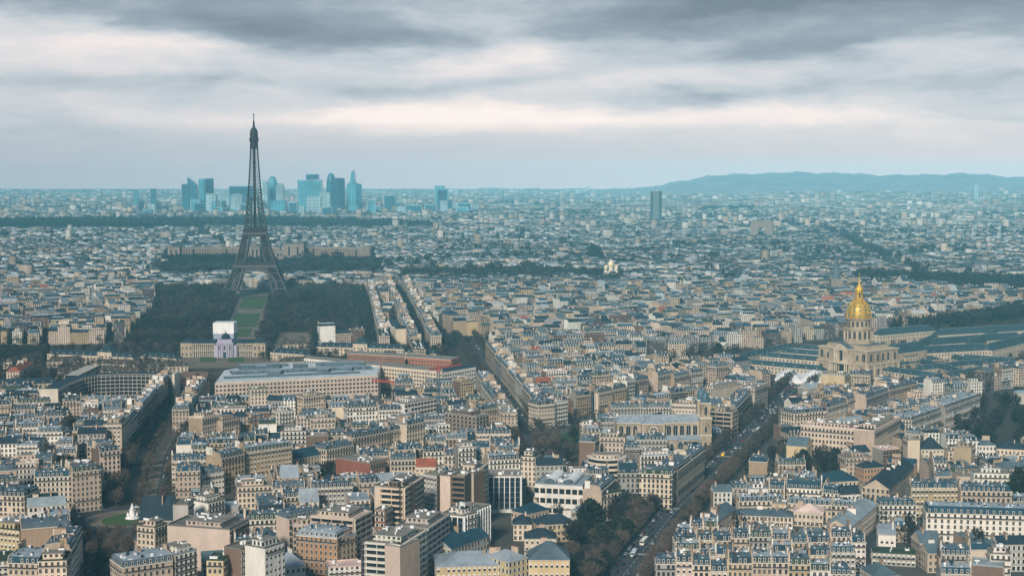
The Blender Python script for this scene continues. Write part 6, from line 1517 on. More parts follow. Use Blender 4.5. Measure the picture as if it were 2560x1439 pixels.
def infr(x, y, m=40):
    u, v = proj(x, y, 10); return -m*2 < u < 2560+m*2 and v < 1500
YMAX_FILL = 2780
for si, (c, a, bw, bd) in enumerate(SW):
    ux = np.array((cos(a), sin(a))); uy = np.array((-sin(a), cos(a))); R_ = 420 if c[1] < 1500 else 700
    K = int(R_/(bw+11)); Kd = int(R_/(bd+11))
    for j in range(-Kd, Kd+1):
        shift = rnd.uniform(0, bw)
        for i in range(-K-1, K+1):
            o = c+ux*(i*(bw+11)+shift)+uy*(j*(bd+11))
            rows = [(0, 12.5, 1.0), (bd-12.5, 12.5, 1.0)]
            for y0, dep, _ in rows:
                s = 0
                while s < bw-6:
                    w = min(rnd.uniform(11, 24), bw-s)
                    if bw-s-w < 7: w = bw-s
                    cands.append((si, o+ux*s+uy*y0, o+ux*(s+w)+uy*y0, dep*rnd.uniform(.9, 1.08), s < 1, s+w > bw-1)); s += w
            # inner wings, lower
            s = rnd.uniform(0, 8)
            while s < bw-8:
                w = rnd.uniform(7, 13); dep = bd-26
                if rnd.random() < .62: cands.append((si, o+ux*s+uy*13, o+ux*(s+w)+uy*13, dep, False, False))
                s += w+rnd.uniform(5, 12)
            for sx in (0, bw-12):   # ends of the block
                cands.append((si, o+ux*sx+uy*13, o+ux*(sx+12)+uy*13, bd-26, sx == 0, sx > 0))
placed = []
for si, p, q, dep, le, re_ in sorted(cands, key=lambda k: float(k[1][1])):
    m = (p+q)/2; m2 = m+np.array((-(q-p)[1], (q-p)[0]))/np.linalg.norm(q-p)*dep/2
    if not (800 < m2[1] < YMAX_FILL) or not infr(*m2): continue
    if np.argmin(((SXY-m2)**2).sum(1)) != si: continue
    t = (q-p)/np.linalg.norm(q-p); n = np.array((-t[1], t[0])); poly = [tuple(p+t*.3), tuple(q-t*.3), tuple(q-t*.3+n*dep), tuple(p+t*.3+n*dep)]
    if not free(poly): continue
    if any(pts_in(z_, np.array([m2[0]]), np.array([m2[1]]))[0] for z_ in NOFILL): continue
    w = float(np.linalg.norm(q-p)); h = (rnd.uniform(13.5, 24) if w > 10.5 else rnd.uniform(8, 19)); 
    if rnd.random() < .07: h += 6
    if 1690 < proj(*m2)[0] and m2[1] < 1250: h = min(h, rnd.uniform(10, 16))
    uu = [proj(*q)[0] for q in poly]; u0_, u1_ = min(uu), max(uu); bad = False
    for (a0, a1, ve, vb, Yh) in CLEAR:
        if m2[1] < Yh and u1_ > a0+2 and u0_ < a1-2:
            lim = ve+.52*(vb-ve)
            while h > 6 and proj(m2[0], m2[1], h+4)[1] < lim: h -= 1
            if h <= 6: bad = True; break
    if bad: continue
    mark(poly)
    st = 'mansard' if rnd.random() < .58 else ('flat' if rnd.random() < .72 else 'gable')
    placed.append([p, q, dep, h, st, 'open' if le else 'party', 'open' if re_ else 'party', w*h/m2[1]**2, m2])
placed.sort(key=lambda r: -r[7])
LM = [(P(330, 1293), 'round lawn monument'), (P(1640, 1110), 'parish church'), (P(2120, 930), 'gilded dome church'), (P(1398, 1265), 'white workshop'), (P(1130, 1265), 'pair of balcony towers'), (P(790, 1330), 'orange brick house'),
      (P(560, 890), 'military school'), (P(740, 960), 'zinc roofed ministry'), (P(280, 985), 'curved glass office'), (P(640, 1190), 'golden ochre pair'), (P(2130, 1120), 'large cream ministry'), (P(2440, 1340), 'long white hospital'),
      (P(2020, 1310), 'salmon courtyard roof'), (P(1096, 1060), 'tall tower crane'), (P(906, 1075), 'freestanding white house'), (P(1527, 702), 'golden onion domes'), (P(900, 1400), 'big balcony slab'), (P(120, 1380), 'tan party wall'),
      (P(1330, 1430), 'yellow hotel'), (P(640, 736), 'iron tower'), (P(2420, 1050), 'white palace front'), (P(1400, 1050), 'pointed corner block'), (P(60, 1260), 'pedimented corner house'), (P(1960, 1190), 'six round dormers')]
LMX = np.array([l[0] for l in LM]); lmcount = {}
CAP = {'mansard': 150, 'flat': 90, 'gable': 60}; cnt = {k: 0 for k in CAP}
rest = []
for r in placed:
    p, q, dep, h, st, L_, R_, sc, m2 = r
    if cnt[st] >= CAP[st]: rest.append(r); continue
    cnt[st] += 1
    wl = rnd.choice(WCH); rf = rnd.choice(['slate', 'blue slate', 'slate', 'zinc', 'green']) if st == 'mansard' else rnd.choice(['zinc', 'zinc', 'pale zinc', 'slate', 'slate', 'red tile' if rnd.random() < .12 else 'slate'])
    if st == 'flat': rf = rnd.choice(['zinc', 'pale zinc', 'green', 'pink', 'zinc'])
    k = int(np.argmin(((LMX-m2)**2).sum(1))); near = LM[k][1]; d_ = m2-LMX[k]; side = ('behind' if d_[1] > 0 else 'in front of') if abs(d_[1]) > abs(d_[0]) else ('right of' if d_[0] > 0 else 'left of')
    key = (k, side); lmcount[key] = lmcount.get(key, 0)+1
    kind = {'mansard': 'mansard block', 'flat': 'flat roofed block', 'gable': 'house with pitched %s roof' % rf}[st]
    lab = '%s %s, %s largest %s the %s' % (wl, kind, ordi(lmcount[key]-1), side, near)
    building(p, q, dep, h, st, wl, rf, L_, R_, label=lab, cat={'mansard': 'apartment building', 'flat': 'apartment block', 'gable': 'house'}[st], name={'mansard': 'apartment_building', 'flat': 'apartment_block', 'gable': 'house'}[st],
             group={'mansard': 'apartment buildings filling the city blocks', 'flat': 'flat roofed blocks among the apartment buildings', 'gable': 'pitched roof houses among the apartment buildings'}[st],
             detail=2 if (sc > 3.0e-4 and cnt[st] < 60) else 1, topcol=rnd.choice(['zinc', 'light', 'zinc']), do_mark=False, front='blank' if rnd.random() < .16 else 'win')
print('placed', len(placed), 'rest', len(rest), 'windows', N_WIN[0])

# ---- everything further: one mass of city buildings
mass = MB()
ZINC = (.115, .15, .175); ZL = (.30, .34, .37); SL = (.022, .042, .058)
def mass_building(p, q, dep, h, st, L_, R_, lod):
    p = np.array(p); q = np.array(q); t = (q-p)/np.linalg.norm(q-p); n = np.array((-t[1], t[0])); w = float(np.linalg.norm(q-p))
    def T(x, y): a = p+t*x+n*y; return (a[0], a[1])
    wc = jit(WALLS[rnd.choice(WCH)], .12); bl = rnd.random() < .15
    a, b, c, d = T(0, 0), T(w, 0), T(w, dep), T(0, dep)
    mass.prism([a, b, c, d], 0, h, 1, 0, wc, wc, ms=[0 if bl else 1, 0 if R_ == 'party' else 1, 1, 0 if L_ == 'party' else 1])
    top = rnd.choice([ZINC, ZINC, ZL, (.20, .23, .25), SL]); top = jit(top, .25)
    if st == 'mansard':
        i1 = 1.3; hm = 2.9; il = i1 if L_ == 'open' else 0; ir = i1 if R_ == 'open' else 0; sl = jit(rnd.choice([SL, SL, (.035, .085, .13), (.06, .08, .07)]), .2)
        q0 = [T(.1, .1), T(w-.1, .1), T(w-.1, dep-.1), T(.1, dep-.1)]; q1 = [T(il, i1), T(w-ir, i1), T(w-ir, dep-i1), T(il, dep-i1)]; i2 = dep*.3
        q2 = [T(il+.5, i1+i2), T(w-ir-.5, i1+i2), T(w-ir-.5, dep-i1-i2+.1), T(il+.5, dep-i1-i2+.1)]
        for i in range(4):
            j = (i+1) % 4; cc = wc if (i == 1 and R_ == 'party') or (i == 3 and L_ == 'party') else sl
            mass.face([(*q0[i], h), (*q0[j], h), (*q1[j], h+hm), (*q1[i], h+hm)], 0 if cc is wc else 2, cc)
            mass.face([(*q1[i], h+hm), (*q1[j], h+hm), (*q2[j], h+hm+1), (*q2[i], h+hm+1)], 2, top)
        mass.face([(*x, h+hm+1) for x in q2], 2, top)
        if lod < 2:
            nb = int(w/3)
            for i in range(nb):
                x = (i+.5)*w/nb; mass.prism([T(x-.55, .3), T(x+.55, .3), T(x+.55, 1.6), T(x-.55, 1.6)], h+.5, h+2.3, 0, 2, (.5, .5, .5), top)
        zt = h+hm+.5
    elif st == 'gable':
        hm = dep*.3; rc = jit(rnd.choice([ZINC, SL, ZL, SL, (.30, .10, .06) if rnd.random() < .3 else SL]), .2); e, f = T(0, dep/2), T(w, dep/2)
        mass.face([(*a, h), (*b, h), (*f, h+hm), (*e, h+hm)], 2, rc); mass.face([(*c, h), (*d, h), (*e, h+hm), (*f, h+hm)], 2, rc); mass.face([(*b, h), (*c, h), (*f, h+hm)], 0, wc); mass.face([(*d, h), (*a, h), (*e, h+hm)], 0, wc)
        zt = h+hm*.7
    else:
        mass.face([(*a, h+.02), (*b, h+.02), (*c, h+.02), (*d, h+.02)], 2, top if rnd.random() < .5 else (.24, .22, .2))
        if rnd.random() < .6: mass.prism([T(w*.2, dep*.25), T(w*.75, dep*.25), T(w*.75, dep*.8), T(w*.2, dep*.8)], h, h+2.8, 1, 2, jit(wc), top)
        zt = h+.3
    for _ in range(rnd.choice((1, 2, 3)) if lod < 2 else rnd.choice((0, 1, 2))):
        x = rnd.choice((.3, w-.9, w*.5)); y = rnd.uniform(1.5, max(2, dep-4)); cc = jit(rnd.choice([WALLS['cream'], WALLS['beige'], WALLS['white'], WALLS['tan']]), .15)
        mass.prism([T(x, y), T(x+.7, y), T(x+.7, y+2.6), T(x, y+2.6)], zt-1, zt+rnd.uniform(1.5, 2.6), 0, 2, cc, (.3, .14, .08))
for p, q, dep, h, st, L_, R_, sc, m2 in rest: mass_building(p, q, dep, h, st, L_, R_, 1 if m2[1] < 1900 else 2)
ob = mass.build('city_buildings', ['wall_mass', 'facade_mass', 'roof_mass']); tag(ob, 'dense mass of smaller Paris-style roofs and facades filling the middle distance'.replace('Paris-style ', 'zinc '), 'city', None, 'stuff')

# ---- far city, vectorised boxes with sloping tops
FAR_AV = []
for k_ in range(34):
    yy_ = 2900+rnd.random()**1.3*8000; aa = rnd.choice([rnd.uniform(-.5, .5), rnd.uniform(1.0, 2.1), rnd.uniform(.1, .9)]); FAR_AV.append((rnd.uniform(-.33, .33)*yy_, yy_, cos(aa), sin(aa), rnd.uniform(15, 26)))
def far_city():
    V = []; Fq = []; M = []; C = []
    nb = 0
    Y = YMAX_FILL+25.0
    woods_px = [((-60, 582), (1085, 575), (1085, 567), (700, 554), (-60, 557)), ((1000, 706), (1560, 704), (1560, 684), (1240, 680), (1000, 688)), ((2130, 712), (2620, 742), (2620, 708), (2160, 690)),
                ((380, 700), (960, 700), (960, 655), (400, 655)), ((1740, 536), (1890, 531), (1890, 524), (1760, 526)), ((1470, 655), (1500, 655), (1500, 640), (1470, 640))]
    woods = [[tuple(P(u, v)) for u, v in w] for w in woods_px]
    spec = [tuple(P(u, v)) for u, v in ((410, 668), (940, 668), (940, 640), (410, 640))]
    allc = []
    while Y < 17600:
        w = max(13.0, Y/330.0); step = max(24.0, Y/170.0*(1 if Y < 15000 else 1.5))
        half = Y*.36; n = int(2*half/(w*1.12))
        x = -half+np.arange(n)*(w*1.12); run = np.repeat(rng.random(n//4+2), 4)[rng.integers(0, 4):][:n]; y = Y+(run-.5)*step*.8+rng.uniform(-step*.07, step*.07, n)
        gap = rng.random(n) < .07
        pp = np.zeros(n, bool)
        for wd in woods: pp |= pts_in(wd, x, y)
        pp |= pts_in(spec, x, y)
        for (ax, ay, dx, dy, hw_) in FAR_AV: pp |= np.abs((x-ax)*dy-(y-ay)*dx) < hw_
        k = ~(gap | pp); x = x[k]; y = y[k]; m = len(x)
        ww = w*rng.uniform(.8, 1.3, m)*(1+1.4*(rng.random(m) < .12)); dd = rng.uniform(9, 22, m)*max(1, Y/6500)
        cl = np.sin(x/310.0+1.7*np.sin(y/700.0))*np.sin(y/430.0+1.3*np.sin(x/520.0)); hh = (run[k]*7+rng.uniform(10, 15, m))+np.clip(cl, -.6, 1)*5
        tall = rng.random(m) < (.003 if Y < 5500 else .025); hh = np.where(tall, rng.uniform(26, 44, m), hh); ww = np.where(tall, np.minimum(ww, 26+Y/700), ww)
        # raised quarters to the right, far off: hills with housing
        an = rng.normal(0, .08, m)+.25*np.sin(x/420.0)+.3*np.sin(y/500.0)
        allc.append(np.stack([x, y, ww, dd, hh, an], 1)); Y += step
    A = np.concatenate(allc); n = len(A)
    x, y, w, d, h, an = A.T; c, s = np.cos(an), np.sin(an)
    ground = np.zeros(n)
    u = 1280+F*x/y
    rise = np.clip((y-7500)/6000, 0, 1)*np.clip((u-1500)/400, 0, 1)*60; ground = rise
    lx = np.stack([-w/2, w/2, w/2, -w/2], 1); ly = np.stack([0*d, 0*d, d, d], 1)
    X = x[:, None]+lx*c[:, None]-ly*s[:, None]; Yy = y[:, None]+lx*s[:, None]+ly*c[:, None]
    shr = .62; cxm = X.mean(1, keepdims=True); cym = Yy.mean(1, keepdims=True); mans = rng.random(n) < .6
    k = np.where(mans, shr, .98)[:, None]; X2 = cxm+(X-cxm)*k; Y2 = cym+(Yy-cym)*k
    z0 = (ground-8)[:, None]*np.ones((1, 4)); z0 = np.maximum(z0, 0); z1 = (ground+h)[:, None]*np.ones((1, 4)); z2 = z1+np.where(mans, 3.6, .6)[:, None]
    verts = np.concatenate([np.stack([X, Yy, z0], 2), np.stack([X, Yy, z1], 2), np.stack([X2, Y2, z2], 2)], 1).reshape(-1, 3)
    base = np.arange(n)[:, None]*12
    fl = []
    for (a, b, c_, d_) in [(0, 1, 5, 4), (1, 2, 6, 5), (2, 3, 7, 6), (3, 0, 4, 7), (4, 5, 9, 8), (5, 6, 10, 9), (6, 7, 11, 10), (7, 4, 8, 11), (8, 9, 10, 11)]:
        fl.append(np.concatenate([base+a, base+b, base+c_, base+d_], 1))
    faces = np.stack(fl, 1).reshape(-1, 4)
    mi = np.tile(np.array([1, 1, 1, 1, 2, 2, 2, 2, 2], np.int32), n)
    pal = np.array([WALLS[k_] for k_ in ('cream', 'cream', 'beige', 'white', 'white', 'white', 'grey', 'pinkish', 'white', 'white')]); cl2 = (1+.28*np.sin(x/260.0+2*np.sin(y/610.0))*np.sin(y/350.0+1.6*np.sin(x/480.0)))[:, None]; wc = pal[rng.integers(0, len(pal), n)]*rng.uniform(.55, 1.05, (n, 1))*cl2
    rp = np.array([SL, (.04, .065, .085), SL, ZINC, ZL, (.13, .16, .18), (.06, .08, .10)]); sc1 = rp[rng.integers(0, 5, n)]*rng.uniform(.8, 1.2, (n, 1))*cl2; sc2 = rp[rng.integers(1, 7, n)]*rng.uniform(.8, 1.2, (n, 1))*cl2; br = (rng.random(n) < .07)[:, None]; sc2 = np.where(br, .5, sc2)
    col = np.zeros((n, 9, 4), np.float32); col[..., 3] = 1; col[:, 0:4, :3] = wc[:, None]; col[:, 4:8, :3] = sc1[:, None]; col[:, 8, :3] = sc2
    me = bpy.data.meshes.new('far_city_buildings'); me.vertices.add(len(verts)); me.vertices.foreach_set('co', verts.astype(np.float32).ravel())
    me.loops.add(faces.size); me.loops.foreach_set('vertex_index', faces.astype(np.int32).ravel()); me.polygons.add(len(faces)); me.polygons.foreach_set('loop_start', np.arange(0, faces.size, 4, dtype=np.int32))
    me.polygons.foreach_set('material_index', mi)
    for k_ in ('wall_mass', 'facade_mass', 'roof_mass'): me.materials.append(MATS[k_])
    a = me.attributes.new('Col', 'FLOAT_COLOR', 'FACE'); a.data.foreach_set('color', col.ravel()); me.update(calc_edges=True)
    o = link('far_city_buildings', me); tag(o, 'endless hazy sprawl of small pale buildings reaching to the horizon', 'city', None, 'stuff')
    print('far boxes', n)
    return woods
WOODS = far_city()

# left slabs by the river
for i, (u0, v0, u1, v1, d, h, wl, lab) in enumerate([(6, 722, 34, 720, 14, 30, 'grey', 'dark edged slab at the left end of the river slabs'), (40, 722, 78, 720, 16, 28, 'white', 'pale glass slab second in the group at the left'),
        (82, 722, 138, 720, 16, 28, 'grey', 'grey curtain walled slab with white grid at the left'), (142, 722, 176, 720, 14, 26, 'concrete', 'concrete slab right of the grey grid one'),
        (199, 722, 222, 722, 18, 26, 'cream', 'cream blank ended slab near the left river bank'), (224, 722, 258, 712, 14, 27, 'white', 'white balcony slab beside the cream blank one'), (20, 748, 135, 744, 18, 10, 'grey', 'low podium in front of the river slabs')]):
    hb(u0, v0, u1, v1, d, h, 'flat', wl, 'zinc', lab, L='open', Rt='open', cat='apartment block', name='apartment_block', detail=1, penthouse=False, front='blank' if 'blank' in lab else 'win', do_mark=False, group='slab blocks near the river')

# ================================================================== trees
def crown_mesh(name, n, R_, H, mat, seed, wid=.13, ln=(1.4, 3.0), limbs=7, base=3.6):
    r = random.Random(seed); mb = MB()
    for i in range(limbs):
        a = 2*pi*i/limbs+r.uniform(-.3, .3); e = r.uniform(.4, .8); mb.bar((0, 0, base-.5), (R_*e*cos(a), R_*e*sin(a), base+H*r.uniform(.45, .85)), .28)
    for i in range(n):
        while True:
            x, y, z = r.uniform(-1, 1), r.uniform(-1, 1), r.uniform(-1, 1); q = x*x+y*y+z*z
            if q < 1 and (q > .12): break
        bump = 1+.22*sin(3*atan2(y, x)+seed)+.15*sin(5*z+seed)
        p = Vector((x*R_*bump, y*R_*bump, base+H*.5+z*H*.52)); d = Vector((x, y, z*.6+.55)); d.normalize(); d += Vector((r.uniform(-.6, .6), r.uniform(-.6, .6), r.uniform(-.4, .5))); d.normalize()
        s = d.cross(Vector((r.uniform(-1, 1), r.uniform(-1, 1), r.uniform(-1, 1)))); s.normalize(); L_ = r.uniform(*ln); w = wid*r.uniform(.7, 1.5)
        a = p-d*L_*.5; b = p+d*L_*.5; mb.face([a-s*w, a+s*w, b+s*w*.35, b-s*w*.35], 0)
    return mesh_from(name, mb.v, mb.f, mb.m, [MATS[mat]])
def trunk_mesh(h, r=.3):
    mb = MB(); mb.lathe([(r*1.4, 0), (r, .6), (r*.8, h)], 7, 0); return mesh_from('trunk', mb.v, mb.f, mb.m, [MATS['bark']])
TR = trunk_mesh(5.2)
CR = [crown_mesh('crown', 330, 4.2, 9.5, 'twig', s) for s in range(5)]
CRD = [crown_mesh('crown', 420, 4.6, 10, 'twig_dark', s+9, wid=.2) for s in range(4)]
CEV = [crown_mesh('crown', 900, 4.6, 12, 'evergreen', s+20, wid=.55, ln=(.9, 1.6), limbs=0, base=1.5) for s in range(3)]
protos = {}
def make_tree(kind, k):
    key = (kind, k)
    if key in protos: return protos[key]
    src = {'bare': CR, 'dark': CRD, 'ever': CEV}[kind]; E = empty({'bare': 'bare_tree', 'dark': 'garden_tree', 'ever': 'evergreen_tree'}[kind], (0, 0, 0)); link('trunk', TR, E); link('crown', src[k % len(src)], E)
    protos[key] = E; E['fresh'] = 1; return E
TREES = []   # (x, y, kind, scale, phrase, order text)
def tree_row(key, offs, step, kind, phrase, sc=(.8, 1.1), s0=0):
    for off, side in offs:
        for i, (p, d) in enumerate(along(AVW[key], step, off, .9, s0)):
            if infr(*p): TREES.append([p[0], p[1], kind if rnd.random() < .93 else 'dark', rnd.uniform(*sc), '%s along the %s row of %s' % (ordi(i), side, phrase), phrase])
tree_row('avenue', [(18.5, 'far left'), (12.5, 'inner left'), (-2, 'median'), (-18, 'far right')], 10.5, 'bare', 'the median avenue', (.65, .95), s0=14)
tree_row('mall', [(14, 'left'), (4.5, 'second left'), (-4.5, 'second right'), (-14, 'right')], 9.5, 'bare', 'the mall below the monument', (.6, .85))
tree_row('boulevard', [(15.5, 'left'), (-15.5, 'right'), (11.8, 'inner left'), (-12.5, 'inner right')], 9.0, 'bare', 'the boulevard', (.7, .95))
tree_row('diagonal', [(13.5, 'left'), (-13.5, 'right'), (9.5, 'inner left')], 9.0, 'bare', 'the diagonal avenue', (.7, .95))
tree_row('side_avenue', [(11.5, 'left'), (-11.5, 'right'), (5, 'middle')], 9.5, 'dark', 'the long side avenue')
tree_row('park_avenue', [(10.5, 'left'), (-10.5, 'right'), (0, 'middle')], 9.5, 'dark', 'the park avenue')
tree_row('church_street', [(8.5, 'left'), (-8.5, 'right')], 10, 'bare', 'the church street', (.55, .8))
def scatter(poly, n, kinds, phrase, sc=(.8, 1.15)):
    xs = [p[0] for p in poly]; ys = [p[1] for p in poly]; out = []
    tries = 0
    while len(out) < n and tries < n*30:
        tries += 1; x, y = rnd.uniform(min(xs), max(xs)), rnd.uniform(min(ys), max(ys))
        if not pts_in(poly, np.array([x]), np.array([y]))[0]: continue
        if any((x-a)**2+(y-b)**2 < 16 for a, b in out): continue
        i, j = int((x-OX)/CELL), int((y-OY)/CELL)
        if 0 <= i < ONX and 0 <= j < ONY and occ[i, j] == 1: continue
        if not infr(x, y): continue
        out.append((x, y))
    out.sort(key=lambda p: p[1])
    for i, (x, y) in enumerate(out): TREES.append([x, y, rnd.choice(kinds), rnd.uniform(*sc), '%s nearest in %s' % (ordi(i), phrase), phrase])
scatter(PARKS['garden'][0], 46, ['dark', 'dark', 'ever', 'bare'], 'the dark garden left of the boulevard', (.8, 1.25))
scatter(PARKS['planting'][0], 20, ['bare', 'bare', 'dark'], 'the tree planting above the white workshop')
scatter(PARKS['square'][0], 6, ['bare'], 'the green square before the church', (.5, .7))
scatter(PARKS['garden_back'][0], 24, ['dark', 'dark', 'ever', 'bare'], 'the garden behind the six round dormers')
scatter(PARKS['woods'][0], 60, ['dark', 'dark', 'ever'], 'the dark woods at the right edge')
scatter(PARKS['hospital_garden'][0], 9, ['dark', 'bare'], 'the garden before the long white hospital', (.6, .9))
scatter(PARKS['tree_square'][0], 80, ['bare', 'dark'], 'the tree filled square before the domed church')
scatter(PX((700, 1175), (735, 1165), (830, 1190), (800, 1215)), 9, ['dark', 'bare'], 'the yard below the low ochre hall', (.6, .9))
scatter(PX((720, 1140), (735, 1110), (860, 1110), (850, 1130)), 10, ['dark', 'dark', 'ever'], 'the dark yard beside the pink house', (.7, 1.0))
scatter(PX((440, 990), (445, 960), (520, 960), (520, 985)), 8, ['bare', 'dark'], 'the junction before the brick hall')
scatter(PX((2120, 1350), (2300, 1350), (2300, 1300), (2180, 1300)), 10, ['dark', 'bare'], 'the chapel garden', (.6, .9))
scatter(PX((-20, 920), (60, 920), (60, 900), (-20, 900)), 8, ['dark'], 'the far left barrack yard')
scatter(PX((660, 905), (860, 905), (860, 885), (660, 885)), 14, ['bare', 'dark'], 'the yards right of the colonnaded school', (.6, .9))
scatter(PX((90, 1275), (250, 1275), (250, 1262), (90, 1262)), 12, ['bare'], 'the plane trees left of the roundabout')
scatter(PX((2290, 985), (2480, 935), (2490, 950), (2330, 1010)), 34, ['bare'], 'the row along the hospital court wall', (.6, .8))
scatter(PX((1815, 948), (1940, 946), (1930, 925), (1830, 925)), 10, ['dark', 'bare'], 'the ring garden left of the marquee', (.4, .7))
# special evergreens
for u, v, s in ((1478, 1335, 1.6), (1448, 1365, 1.2), (1500, 1368, 1.1), (2552, 1270, 2.0), (1795, 893, 1.3), (1340+180, 1390, 1.0)):
    p = P(u, v); TREES.append([p[0], p[1], 'ever', s, {1478: 'tall black evergreen in the middle of the dark garden', 2552: 'huge black evergreen cut by the right edge', 1795: 'single dark evergreen in the square before the domed church'}.get(u, 'low evergreen beside the tall black one, %s' % {1448: 'to its left', 1500: 'to its right', 1520: 'further right'}.get(u, '')), 'evergreens of the garden'])
TREES.sort(key=lambda r: -(r[3]/r[1])*(10 if 'evergreen' in r[4] else 1))
TREES = [t_ for t_ in TREES if t_[1] > 790]
ind = TREES[:285]; rest_t = TREES[285:]
seen_lab = set()
for x, y, kind, sc, txt, grp in ind:
    pr = make_tree(kind, rnd.randrange(5) % {'bare': 5, 'dark': 4, 'ever': 3}[kind])
    if pr.get('fresh'): del pr['fresh']; o = pr; o.location = (x, y, .1); o.rotation_euler = (0, 0, rnd.uniform(0, 6)); o.scale = (sc,)*3
    else: o = copy_tree(pr, (x, y, .1), rnd.uniform(0, 6), sc)
    lab = txt if txt.split()[0] in ('tall', 'huge', 'single', 'low') else '%s tree, %s' % ({'bare': 'bare brown', 'dark': 'dark bare', 'ever': 'dark evergreen'}[kind], txt)
    tag(o, lab, 'tree', 'trees of '+grp if not grp.startswith('evergreens') else grp)
for k_, pr in list(protos.items()):
    if pr.get('fresh'): 
        for ch in list(pr.children): bpy.data.objects.remove(ch)
        bpy.data.objects.remove(pr)
# the rest as one mass of trees: low crowns replicated
def tree_mass(name, items, label, n=60, wid=.42):
    """items: (x,y,scale,tone)"""
    if not items: return
    base = []
    for s in range(6):
        r = np.random.default_rng(50+s); P_ = []
        while len(P_) < n:
            q = r.uniform(-1, 1, 3)
            if .1 < (q**2).sum() < 1: P_.append(q)
        q = np.array(P_); c = q*np.array((4.4, 4.4, 5.0))+np.array((0, 0, 8.0)); dv = q+r.normal(0, .5, q.shape)+np.array((0, 0, .5)); dv /= np.linalg.norm(dv, axis=1)[:, None]
        sv = np.cross(dv, r.normal(0, 1, q.shape)); sv /= np.linalg.norm(sv, axis=1)[:, None]; L_ = r.uniform(1.6, 3.0, (n, 1)); w = wid*r.uniform(.6, 1.4, (n, 1))
        quad = np.stack([c-dv*L_/2-sv*w, c-dv*L_/2+sv*w, c+dv*L_/2+sv*w*.5, c+dv*L_/2-sv*w*.5], 1)   # n,4,3
        tr = np.array([[[-.4, 0, 0], [.4, 0, 0], [.25, 0, 7], [-.25, 0, 7]], [[0, -.4, 0], [0, .4, 0], [0, .25, 7], [0, -.25, 7]]]); base.append(np.concatenate([quad, tr], 0))
    it = np.array([(a, b, c) for a, b, c, *_ in items]); tone = np.array([i[3] for i in items]); m = len(it); kk = rng.integers(0, 6, m); an = rng.uniform(0, 6.28, m)
    B = np.stack(base)[kk]*it[:, 2][:, None, None, None]; c, s = np.cos(an)[:, None, None], np.sin(an)[:, None, None]
    X = B[..., 0]*c-B[..., 1]*s+it[:, 0][:, None, None]; Y = B[..., 0]*s+B[..., 1]*c+it[:, 1][:, None, None]; Z = B[..., 2]
    v = np.stack([X, Y, Z], -1).reshape(-1, 3); nf = len(v)//4
    me = bpy.data.meshes.new(name); me.vertices.add(len(v)); me.vertices.foreach_set('co', v.astype(np.float32).ravel()); me.loops.add(nf*4); me.loops.foreach_set('vertex_index', np.arange(nf*4, dtype=np.int32))
    me.polygons.add(nf); me.polygons.foreach_set('loop_start', np.arange(0, nf*4, 4, dtype=np.int32)); me.materials.append(MATS['wall_mass'])
    a = me.attributes.new('Col', 'FLOAT_COLOR', 'FACE'); cc = np.ones((m, n+2, 4), np.float32); cc[..., :3] = tone[:, None, :]; a.data.foreach_set('color', cc.ravel()); me.update(calc_edges=True)
    o = link(name, me); tag(o, label, 'trees', None, 'stuff'); return o
BR = np.array((.052, .044, .038)); DK = np.array((.018, .024, .026)); EV = np.array((.008, .018, .017))
items = [(x, y, sc, {'bare': BR, 'dark': DK, 'ever': EV}[k]*rnd.uniform(.7, 1.3)) for x, y, k, sc, *_ in rest_t]
def fillpoly(px, step, tones, sc=(.9, 1.3), holes=()):
    poly = PX(*px); xs = [p[0] for p in poly]; ys = [p[1] for p in poly]; nx = int((max(xs)-min(xs))/step); ny = int((max(ys)-min(ys))/step)
    X, Y = np.meshgrid(min(xs)+np.arange(nx)*step, min(ys)+np.arange(ny)*step); X = (X+rng.uniform(-.45, .45, X.shape)*step).ravel(); Y = (Y+rng.uniform(-.45, .45, Y.shape)*step).ravel()
    k = pts_in(poly, X, Y)
    for hpx in holes: k &= ~pts_in(PX(*hpx), X, Y)
    for x, y in zip(X[k], Y[k]):
        i, j = int((x-OX)/CELL), int((y-OY)/CELL)
        if 0 <= i < ONX and 0 <= j < ONY and occ[i, j] == 1: continue
        nz = 1+.45*sin(x/23.0+2*sin(y/41.0))*sin(y/29.0+1.5*sin(x/37.0)); items.append((x, y, rnd.uniform(*sc), tones[rnd.randrange(len(tones))]*rnd.uniform(.7, 1.3)*nz))
lawnhole = ((552, 868), (640, 868), (682, 738), (590, 738)); towerhole = ((560, 745), (725, 745), (715, 705), (590, 705)); court = ((688, 866), (778, 866), (778, 830), (700, 830))
fillpoly(((312, 868), (395, 768), (378, 705), (402, 652), (760, 652), (955, 652), (935, 690), (880, 745), (870, 860)), 9.8, [DK, BR, EV*1.5, BR*.8, DK*1.3], holes=(lawnhole, towerhole, court, ((370, 782), (560, 776), (560, 765), (370, 770)), ((672, 772), (900, 768), (900, 758), (672, 761)), ((330, 846), (545, 840), (545, 828), (330, 832)), ((650, 819), (840, 815), (840, 804), (650, 807)), ((640, 760), (660, 760), (700, 640), (690, 640))))
fillpoly(((760, 664), (962, 664), (962, 640), (770, 640)), 11, [DK, EV], (1.0, 1.4)); fillpoly(((400, 664), (600, 664), (600, 640), (400, 640)), 11, [DK, EV], (1.3, 1.8))
fillpoly(((1000, 710), (1560, 712), (1560, 688), (1240, 684), (1000, 690)), 11, [BR*.7, DK, DK], (1.2, 1.7))
fillpoly(((2115, 716), (2640, 756), (2640, 718), (2155, 696)), 11, [DK, EV], (1.5, 2.1))
fillpoly(((2200, 812), (2400, 800), (2640, 762), (2640, 784), (2420, 818), (2230, 832)), 9, [DK, EV, DK], (1.3, 1.7))
